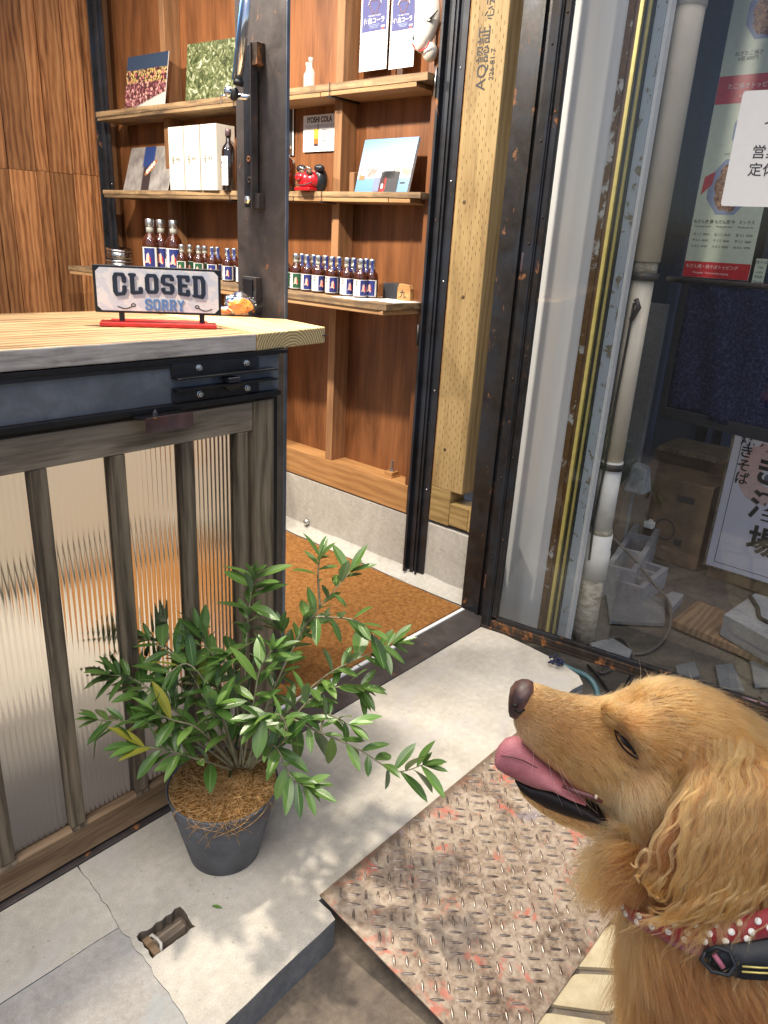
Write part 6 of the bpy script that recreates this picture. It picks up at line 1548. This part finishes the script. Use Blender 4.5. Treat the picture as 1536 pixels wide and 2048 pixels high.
MB().ellip((0, 0, 0), (.0042, .0030, .004), 12, 8, Matrix.Translation(sag(1031, 1411, .0205)) @ Matrix(((CR.x, CU.x, -CF.x, 0), (CR.y, CU.y, -CF.y, 0), (CR.z, CU.z, -CF.z, 0), (0, 0, 0, 1)))).build('nostril', 'wetblack', dog)
MB().ellip((0, 0, 0), (.0035, .0028, .004), 12, 8, Matrix.Translation(sag(1022, 1409, .002)) @ Matrix(((CR.x, CU.x, -CF.x, 0), (CR.y, CU.y, -CF.y, 0), (CR.z, CU.z, -CF.z, 0), (0, 0, 0, 1)))).build('nostril', 'wetblack', dog)
# black lips and mouth
lp = MB(); loft_h(lp, [(1030, 1548, 1560, .007), (1040, 1552, 1575, .012), (1060, 1560, 1590, .0155), (1090, 1560, 1607, .0195), (1130, 1572, 1621, .0225), (1170, 1585, 1629, .0268), (1205, 1600, 1632, .0315), (1224, 1616, 1630, .031)], p=2.6); lp.build('lower_lip', 'wetblack', dog)
gm = NT('gum').set(col=(.10, .028, .03), rough=.5).m; M['gum'] = gm
MB().tube([sag(1125, 1572, .030), sag(1150, 1582, .0335), sag(1180, 1592, .037), sag(1205, 1604, .040)], [.002, .0036, .0036, .002], 10).build('gum', 'gum', dog)
M['teeth'] = plain('tooth', (.6, .52, .38), .3)
for px, py in ((1192, 1594),): MB().ellip(sag(px, py, .040), (.0022, .0022, .0034), 10, 6).build('tooth', 'teeth', dog)
# tongue
t = NT('tongue'); v = t.coord(); n = t.noise(v, 160, 4); vo = t.n('TexVoronoi', i_Vector=v, i_Scale=650.).outputs['Distance']
t.set(col=t.ramp(t.noise(v, 22, 3), [(.3, (.34, .10, .12)), (.7, (.52, .20, .22))]), rough=.6, coat=.0, sss=.25, sssr=(.8, .25, .2), ssss=.008, normal=t.bump(vo, .45, .0015)); M['tongue'] = t.m
tg = MB(); loft_h(tg, [(990, 1512, 1526, .010), (996, 1496, 1534, .017), (1010, 1480, 1543, .021), (1030, 1474, 1554, .022), (1050, 1484, 1564, .022), (1075, 1508, 1572, .022), (1105, 1532, 1575, .023), (1140, 1558, 1590, .024), (1170, 1578, 1598, .022)], p=2.1, off=.004)
tg.build('tongue', 'tongue', dog)
MB().tube([sag(1001, 1512, .024), sag(1020, 1513, .027), sag(1045, 1520, .0275), sag(1075, 1536, .027)], [.0006, .001, .001, .0006], 6).build('tongue_crease', 'gum', dog)
# eye
M['eye'] = NT('dark_brown_eye').set(col=(.004, .002, .0015), rough=.2, coat=.2).m
M['rim'] = plain('eye_rim', (.008, .005, .005), .8, spec=.15)
l_, n_ = hit(1254, 1490); cam_ell('eye', 0, 0, 0, (.0130, .0024, .0035), 'eye', -.85, l_-n_*.0008)
def surf(px, py, o_=.001): l_, n_ = hit(px, py); return l_+n_*o_
MB().tube([surf(1230, 1459), surf(1238, 1466, .0015), surf(1250, 1478, .0025), surf(1262, 1492, .0025), surf(1272, 1506, .002), surf(1277, 1517)], [.0006, .0012, .0018, .0019, .0014, .0006], 8).build('upper_eyelid', 'rim', dog)
MB().tube([surf(1230, 1460), surf(1236, 1478, .0015), surf(1246, 1494, .0015), surf(1258, 1506, .0015), surf(1270, 1514), surf(1277, 1518)], [.0006, .0009, .0012, .0012, .0009, .0006], 8).build('lower_eyelid', 'rim', dog)

# ---- fur: strands rooted on the body surface
rngf = np.random.default_rng(5)
DLn = np.array(DL); CRn, CUn, CFn = np.array(CR), np.array(CU), np.array(CF)
T0, T1, T2 = co[tri[:, 0]], co[tri[:, 1]], co[tri[:, 2]]
nrm = np.cross(T1-T0, T2-T0); ar = np.linalg.norm(nrm, axis=1)/2; nrm = nrm/(2*ar[:, None]+1e-12)
cen = (T0+T1+T2)/3; rel = cen-np.array(CO); dz = rel@CFn; PXs = 768+FPX*(rel@CRn)/dz; PYs = 1024-FPX*(rel@CUn)/dz
vis = (nrm*(-rel)).sum(1)/np.linalg.norm(rel, axis=1)
dens = np.where((PXs < 1620) & (PYs < 2130), 1., .10)*np.where(vis > -.35, 1., .3)
dens *= np.where(PYs < 1690, 1.5, 1.)*np.where((PXs < 1230) & (PYs < 1600), 1.7, 1.)
NF = 150000
pr_ = ar*dens; pr_ /= pr_.sum(); ti = rngf.choice(len(tri), NF, p=pr_)
r1 = np.sqrt(rngf.random(NF)); r2 = rngf.random(NF)
root = (1-r1)[:, None]*T0[ti]+(r1*(1-r2))[:, None]*T1[ti]+(r1*r2)[:, None]*T2[ti]; nn = nrm[ti]
G = [(1060, 1392, 1, .12, .0035, .35), (1050, 1445, .9, .5, .0035, .4), (1100, 1400, 1, .12, .005, .3), (1100, 1470, 1, .5, .005, .35), (1120, 1520, 1, .7, .006, .4), (1150, 1500, 1, .55, .007, .3), (1180, 1430, 1, .05, .008, .25),
     (1200, 1570, .8, .9, .010, .3), (1240, 1410, 1, -.25, .009, .3), (1300, 1375, 1, -.05, .012, .25), (1350, 1440, 1, .12, .015, .22), (1300, 1520, 1, .65, .014, .25), (1300, 1450, 1, .1, .013, .22), (1250, 1590, .8, .95, .016, .25), (1250, 1540, 1, .8, .012, .25),
     (1320, 1600, .35, 1, .022, .25), (1420, 1440, 1, .4, .022, .25), (1500, 1470, 1, .6, .028, .25), (1225, 1645, .4, .9, .018, .3), (1130, 1635, .9, .35, .008, .3), (1080, 1610, .9, .5, .006, .3), (1260, 1690, -.45, .75, .038, .4),
     (1215, 1700, -1, .45, .048, .4), (1240, 1740, -.8, .7, .042, .45), (1240, 1850, -.12, 1, .03, .3), (1250, 1960, .0, 1, .035, .3), (1320, 1900, .75, .55, .045, .2), (1400, 1950, .8, .7, .05, .2), (1330, 2030, .35, .9, .05, .2), (1480, 2030, .3, 1, .055, .2),
     (1440, 1520, -.45, .8, .022, .15), (1400, 1580, -.6, .9, .026, .12), (1380, 1640, -.6, .9, .026, .1), (1310, 1690, -.45, .6, .012, .08), (1300, 1740, .1, 1, .011, .06), (1350, 1760, .5, .8, .015, .08), (1350, 1700, .15, .9, .014, .08), (1420, 1660, -.45, 1, .028, .08), (1440, 1740, -.5, .9, .03, .08), (1500, 1600, -.1, 1, .03, .08), (1520, 1700, -.35, 1, .03, .08), (1480, 1770, -.45, 1, .03, .08), (1390, 1790, -.6, .8, .025, .1)]
gp_, gd_, gl_, gf_ = [], [], [], []
for (px, py, dx, dy, L_, lf) in G:
    l_, n_ = hit(px, py)
    if l_ is None: continue
    d = (CR*dx-CU*dy); d = d-n_*d.dot(n_); d.normalize(); gp_.append(l_); gd_.append(d); gl_.append(L_); gf_.append(lf)
# underside, back, far parts: combed down and back
bk_ = -fw
for (p, d, L_, lf) in ((CH+ZZ*-.1, -ZZ, .06, .2), (CH-fw*.3, bk_-ZZ*.6, .045, .15), (Vector((CH.x, CH.y, 0))-fw*.5, bk_-ZZ, .05, .2), (Vector((CH.x, CH.y, -.05))+fw*.08, -ZZ, .02, .1), (Vector((CH.x, CH.y, -.08))-fw*.9, bk_-ZZ*.5, .09, .3)):
    gp_.append(p); gd_.append(Vector(d).normalized()); gl_.append(L_); gf_.append(lf)
gp_, gd_, gl_, gf_ = np.array([tuple(x) for x in gp_]), np.array([tuple(x) for x in gd_]), np.array(gl_), np.array(gf_)
dirs = np.empty((NF, 3)); lens = np.empty(NF); lift = np.empty(NF)
for s_ in range(0, NF, 20000):
    q = root[s_:s_+20000]; d2 = ((q[:, None, :]-gp_[None])**2).sum(2); w_ = 1/(d2+1e-5)**1.8; w_ /= w_.sum(1)[:, None]
    dirs[s_:s_+20000] = w_@gd_; lens[s_:s_+20000] = w_@gl_; lift[s_:s_+20000] = w_@gf_
def norm(a): return a/(np.linalg.norm(a, axis=1)[:, None]+1e-9)
dirs = norm(dirs-nn*(dirs*nn).sum(1)[:, None])
rel = root-np.array(CO); dz = rel@CFn; px = 768+FPX*(rel@CRn)/dz; py = 1024-FPX*(rel@CUn)/dz; near = (nn*(-rel)).sum(1) > 0
# bald patches: nose, lips, mouth corner, the eye slit
d_eye = np.minimum.reduce([np.linalg.norm(root-np.array(surf(x, y, 0)), axis=1) for x, y in ((1240, 1470), (1254, 1488), (1266, 1504))])
keep = (d_eye > .0062) & ~((px < 1056) & (py < 1428)) 
lipd = np.abs(py-(1552+(px-1029)*.40)) 
keep &= ~((px > 1025) & (px < 1222) & (py > 1552+(px-1029)*.33-12) & (py < 1590+(px-1046)*.235) & (py > 1500) & near)
lens *= np.where(d_eye < .02, .55, 1.)*(.65+.6*rngf.random(NF))
root, nn, dirs, lens, lift, px, py, near, d_eye = (a[keep] for a in (root, nn, dirs, lens, lift, px, py, near, d_eye)); NF = len(root)
KP = 7
u = np.linspace(0, 1, KP)
jit_ = rngf.normal(size=(NF, 3)); stray = rngf.random(NF) < .03; lens = np.where(stray, lens*1.7, lens); lift = np.where(stray, lift+.25, lift)
ax0 = norm(dirs+nn*lift[:, None]+jit_*.10)
side = norm(np.cross(nn, ax0))
earm = ((py > 1540) & (px > 1330) & near & (lens > .024)).astype(float)+.45*((py > 1480) & (px > 1400) & near)
earm = np.clip(earm, 0, 1)
grav = np.array([0, 0, -1.])
P_ = np.empty((NF, KP, 3))
ph = root@np.array([60., 45., 70.])+rngf.normal(size=NF)*.5
for k in range(KP):
    t_ = u[k]
    base = root+ax0*(lens*t_)[:, None]+(dirs-nn*.25)*(lens*t_*t_*.25)[:, None]+grav*(lens*t_*t_*.22)[:, None]*(lens > .02)[:, None]
    wav = np.sin(ph+t_*lens*150.)*lens*.075*t_*earm
    P_[:, k] = base+side*wav[:, None]+jit_*(lens*t_*t_*.07)[:, None]
# clumping
ncl = 9000; ci = rngf.choice(NF, ncl, replace=False); kd = mathutils.kdtree.KDTree(ncl)
for i, c in enumerate(ci): kd.insert(root[c], i)
kd.balance()
own = np.array([kd.find(tuple(r_))[1] for r_ in root]); pc_ = P_[ci[own]]
cs = np.clip((lens-.004)/.03, 0, 1)*.72*np.where(earm > .4, 1.1, .85); cs = np.clip(cs, 0, .85)
dcl = np.linalg.norm(pc_[:, 0]-root, axis=1); cs = np.where((dcl < .02) & ~stray, cs, 0)
for k in range(KP): P_[:, k] += (pc_[:, k]-P_[:, k])*(cs*u[k]**1.3)[:, None]
ctint = rngf.random(ncl)[own]*.65+rngf.random(NF)*.35
# coat: paler on throat and lower cheek, darker gold on ear tip and muzzle side; shade on chest and under ear locks is painted in
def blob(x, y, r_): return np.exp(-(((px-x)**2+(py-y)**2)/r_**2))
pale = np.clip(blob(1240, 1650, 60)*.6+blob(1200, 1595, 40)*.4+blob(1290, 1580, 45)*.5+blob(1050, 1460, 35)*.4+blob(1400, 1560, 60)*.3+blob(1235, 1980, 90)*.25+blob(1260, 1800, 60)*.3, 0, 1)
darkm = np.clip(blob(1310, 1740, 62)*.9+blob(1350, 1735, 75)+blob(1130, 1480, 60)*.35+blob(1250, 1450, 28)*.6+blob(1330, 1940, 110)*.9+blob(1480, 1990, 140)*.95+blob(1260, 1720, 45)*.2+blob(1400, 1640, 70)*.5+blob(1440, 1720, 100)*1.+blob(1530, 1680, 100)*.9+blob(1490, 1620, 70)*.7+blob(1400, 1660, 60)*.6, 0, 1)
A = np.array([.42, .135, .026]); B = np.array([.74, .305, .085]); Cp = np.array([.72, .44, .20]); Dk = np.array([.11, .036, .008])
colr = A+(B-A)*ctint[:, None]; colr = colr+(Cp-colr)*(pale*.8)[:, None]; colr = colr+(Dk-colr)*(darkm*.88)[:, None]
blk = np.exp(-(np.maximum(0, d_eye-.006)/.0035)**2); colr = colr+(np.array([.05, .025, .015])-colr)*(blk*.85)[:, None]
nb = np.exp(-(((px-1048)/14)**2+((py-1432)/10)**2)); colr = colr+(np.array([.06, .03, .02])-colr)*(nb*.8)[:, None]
# long loose strands of the ear falling over the collar, and whiskers
def strands(name, P4, rad0, rad1, cols, mat):
    n = len(P4); kp = P4.shape[1]; hc = bpy.data.hair_curves.new(name); hc.add_curves([kp]*n)
    pos = (P4-DLn).reshape(-1, 3).astype(np.float32)
    hc.attributes['position'].data.foreach_set('vector', pos.ravel()) if 'position' in hc.attributes else hc.points.foreach_set('position', pos.ravel())
    ra = hc.attributes.get('radius') or hc.attributes.new('radius', 'FLOAT', 'POINT')
    rr_ = (rad0+(rad1-rad0)*np.linspace(0, 1, kp)**1.5)[None, :]*np.ones((n, 1)); ra.data.foreach_set('value', rr_.astype(np.float32).ravel())
    ca = hc.attributes.new('tint', 'FLOAT_COLOR', 'CURVE'); c4 = np.ones((n, 4), np.float32); c4[:, :3] = cols; ca.data.foreach_set('color', c4.ravel())
    hc.materials.append(mat); o = bpy.data.objects.new(name, hc); COL.objects.link(o); o.parent = dog; o['kind'] = 'stuff'; return o
t = NT('golden_fur'); t.t.nodes.remove(t.b); hb = t.t.nodes.new('ShaderNodeBsdfHairPrincipled'); hb.parametrization = 'COLOR'
at_ = t.n('Attribute', attribute_name='tint'); t.put(hb.inputs['Color'], at_.outputs['Color']); hb.inputs['Roughness'].default_value = .42; hb.inputs['Radial Roughness'].default_value = .6
if 'Random Roughness' in hb.inputs: hb.inputs['Random Roughness'].default_value = .2
t.put(t.out.inputs[0], hb.outputs[0]); M['fur'] = t.m
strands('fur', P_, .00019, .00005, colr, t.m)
# wavy locks: paths that follow the surface of ear and neck, many strands each
def follow(x0, y0, dx, dy, steps, sl_, amp, fr_, ph_, lift0, lift1, pull=.55):
    l_, n_ = hit(x0, y0)
    if l_ is None: return None
    p = Vector(l_); n_ = Vector(n_); out = []
    for k in range(steps):
        u_ = k/(steps-1)
        out.append((p.copy(), n_.copy()))
        d = (CR*dx-CU*dy); d = d.normalized()
        sd_ = CR*dy+CU*dx; sd_.normalize()
        d = d+sd_*amp*math.cos(ph_+fr_*u_*steps*sl_)
        d = (d-n_*d.dot(n_)*.8).normalized(); q = p+d*sl_
        near_, nn2, _, _ = BV.find_nearest(q)
        off_ = lift0+(lift1-lift0)*u_
        if (near_-q).length < .03:
            n_ = (n_*.6+nn2*.4).normalized(); tgt = near_+nn2*off_
            p = q*(1-pull)+tgt*pull
        else: p = q+Vector((0, 0, -.001))
    return out
locks = []; lt = []; rk = np.random.default_rng(31)
zones = [(120, (1375, 1570), (1515, 1600), (-.5, 1), 17, .0092, .62, .005, .012, 24), (100, (1340, 1580), (1600, 1740), (-.42, 1), 14, .0092, .7, .004, .012, 26), (110, (1385, 1600), (1700, 1785), (-.5, 1), 15, .0092, .75, .010, .032, 14),
         (60, (1380, 1500), (1460, 1525), (-.3, .9), 9, .008, .3, .003, .006, 22), (60, (1225, 1300), (1680, 1745), (-1, .42), 8, .0075, .35, .003, .014, 26), (40, (1240, 1330), (1740, 1790), (-.35, 1), 8, .008, .4, .003, .012, 22), (110, (1250, 1540), (1880, 2050), (.35, 1), 8, .011, .25, .003, .012, 24)]
for (cnt_, xr, yr, (dx, dy), st_, sl_, amp, l0, l1, ns_) in zones:
    for _ in range(cnt_):
        x0, y0 = rk.uniform(*xr), rk.uniform(*yr)
        if y0 > 1600 and x0 < 1425 and xr[0] in (1340, 1375): continue
        ang_ = rk.normal()*.16; dx2, dy2 = dx*math.cos(ang_)-dy*math.sin(ang_), dx*math.sin(ang_)+dy*math.cos(ang_)
        dx2 += (x0-1450)*-.0004
        dx2 = dx2*.55 if (xr[0] in (1340, 1375)) else dx2
        F_ = follow(x0, y0, dx2, dy2, st_, sl_*rk.uniform(.75, 1.15), amp*rk.uniform(.5, 1.3), rk.uniform(120, 165), x0*.02+y0*.09+rk.normal()*.5, l0, l1, .30 if xr[0] == 1385 and yr[0] == 1700 else .55)
        if F_ is None: continue
        w0 = rk.uniform(.0014, .0032); tc = rk.random()
        for q in range(ns_):
            o1, o2 = rk.normal(size=2)*w0; fade = 1; pts = []
            for k, (p, n_) in enumerate(F_):
                u_ = k/(st_-1); sd_ = n_.cross(CU).normalized(); f_ = (1-.6*u_**.9)
                pts.append(np.array(p+sd_*o1*f_+n_*abs(o2)*.6*f_*(0 if k == 0 else 1)+Vector(rk.normal(size=3)*.0004*u_)))
            kk = 9; idx = np.linspace(0, st_-1, kk)*rk.uniform(.8, 1.)
            pts = np.array(pts); lo_i = np.floor(idx).astype(int); hi_i = np.minimum(lo_i+1, st_-1); fr2 = (idx-lo_i)[:, None]
            locks.append(pts[lo_i]*(1-fr2)+pts[hi_i]*fr2); lt.append((tc*.7+rk.random()*.25+.05, y0))
locks = np.array(locks); lt = np.array(lt)
cc = np.clip(np.array([.10, .028, .005])+(np.array([.70, .33, .10])-np.array([.10, .028, .005]))*lt[:, :1], .004, .95)*np.where(lt[:, 1:] > 1850, .6, 1.)  # chest locks darkened: shade under the head painted into their colour
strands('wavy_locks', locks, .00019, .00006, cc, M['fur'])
Ws = []
for (x, y, x2, y2, x3, y3) in ((1066, 1498, 1068, 1530, 1062, 1545), (1095, 1515, 1105, 1570, 1125, 1612), (1110, 1522, 1140, 1590, 1164, 1630), (1118, 1530, 1150, 1590, 1196, 1628), (1280, 1368, 1284, 1345, 1278, 1318), (1300, 1364, 1298, 1350, 1288, 1335), (1395, 1375, 1385, 1360, 1378, 1345), (1240, 1700, 1230, 1740, 1200, 1756)):
    l_, n_ = hit(x, y+3 if y < 1400 else y)
    if l_ is None: continue
    dpt = (l_-CO).dot(CF); a, b, c = l_, P2W(x2, y2, dpt-.008), P2W(x3, y3, dpt-.012)
    Ws.append([np.array(a*(1-q)**2+b*(2*q*(1-q))+c*q*q) for q in np.linspace(0, 1, 7)])
strands('whiskers', np.array(Ws), .00022, .00008, np.tile([.9, .85, .75], (len(Ws), 1)), t.m)
# lashes
LS = []
for q in np.linspace(0, 1, 26):
    x = 1240+34*q; y = 1464+44*q; l_, n_ = hit(x, y); d = (CR*.25-CU*.9+n_*.0).normalized()
    LS.append([np.array(l_+n_*(.003+.003*k*(1-k))+d*.0085*k+CR*.004*k*k) for k in np.linspace(0, 1, 5)])
strands('eyelashes', np.array(LS), .00018, .00006, np.tile([.30, .17, .08], (len(LS), 1)), t.m)

# ---- collar and harness strap
M['collar'] = plain('red_collar_cloth', (.25, .008, .015), .6, sheen=.2); M['pink'] = plain('dusty_pink_lining', (.30, .09, .13), .7)
def band(name, top, bot, lift_, mat, thick=.0025):
    tp = [surf(x, y, lift_) for x, y in top]; bt = [surf(x, y, lift_) for x, y in bot]; n = len(tp)
    mid = sum(tp+bt, Vector())/(2*n); cc_ = P2W(1450, 1800, DD0+.05)
    # close the ring round the far side of the neck
    def rest(P):
        a, b = P[-1], P[0]; out = []
        for k in range(1, 9):
            u_ = k/9; q = a.lerp(b, u_); out.append(q+CF*.235*math.sin(math.pi*u_)+CR*.03*math.sin(math.pi*u_))
        return out
    tp += rest(tp); bt += rest(bt); m = len(tp); vs = []; fs = []
    for a, b in zip(tp, bt):
        o_ = ((a+b)/2-cc_); o_.normalize(); vs += [a, b, b+o_*thick, a+o_*thick]
    for i in range(m):
        j = (i+1) % m
        for k in range(4): fs.append((4*i+k, 4*i+(k+1) % 4, 4*j+(k+1) % 4, 4*j+k))
    o = MB().add(vs, fs, True).build(name, mat, dog); return o
ctp = [(1262, 1796), (1280, 1806), (1310, 1818), (1345, 1826), (1385, 1830), (1430, 1828), (1475, 1820), (1520, 1806), (1560, 1790)]
cbt = [(1272, 1826), (1292, 1846), (1320, 1862), (1355, 1874), (1390, 1880), (1435, 1880), (1480, 1874), (1525, 1862), (1565, 1846)]
LFT = .016
clr = band('collar', ctp, cbt, LFT, 'collar')
dts = [(1272, 1808, .6), (1278, 1824, .6), (1300, 1822, .8), (1296, 1836, .8), (1320, 1843, 1), (1331, 1826, 1), (1358, 1834, 1), (1349, 1850, 1), (1375, 1866, 1), (1393, 1834, 1), (1381, 1851, 1), (1410, 1868, 1), (1428, 1834, 1), (1416, 1852, 1), (1446, 1868, 1), (1455, 1849, 1), (1466, 1832, 1), (1490, 1850, 1), (1500, 1830, 1), (1482, 1864, 1), (1520, 1845, 1), (1535, 1822, 1)]
for x, y, s_ in dts:
    l_, n_ = hit(x, y); c = l_+n_*(LFT+.0029); v_ = (CO-c).normalized(); nn_ = (n_+v_*.5).normalized()
    o = MB().lathe([(.0038, 0), (.0037, .0003), (.001, .0004)], 16, (0, 0, 0), True, frame(c, CU.cross(nn_)*s_, nn_)).build('dot', 'paper', dog); o.parent = clr; o.location = (0, 0, 0)
band('collar_lining', [(1330, 1868), (1355, 1876), (1385, 1882), (1420, 1886), (1460, 1886), (1560, 1850)], [(1340, 1876), (1362, 1888), (1390, 1900), (1424, 1908), (1470, 1905), (1560, 1868)], .011, 'pink')
hs = band('harness_strap', [(1412, 1884), (1440, 1872), (1480, 1868), (1520, 1862), (1560, 1850)], [(1418, 1912), (1440, 1928), (1480, 1940), (1520, 1944), (1560, 1940)], .020, 'soft_black', .005)
bt_ = [surf(x, y, .030) for x, y in ((1412, 1880), (1408, 1900), (1424, 1922), (1450, 1930), (1462, 1910), (1450, 1880), (1428, 1870), (1412, 1880))]
MB().tube(bt_, .0024, 8).build('buckle', 'soft_black', dog)
MB().tube([surf(1424, 1888, .031), surf(1440, 1915, .031)], .003, 8).build('buckle_bar', 'pink', dog)
for y_ in (1914, 1924): MB().tube([surf(1474, y_, .0285), surf(1500, y_+4, .0285), surf(1524, y_+5, .0285)], .0011, 5).build('woven_print', 'brass', dog)
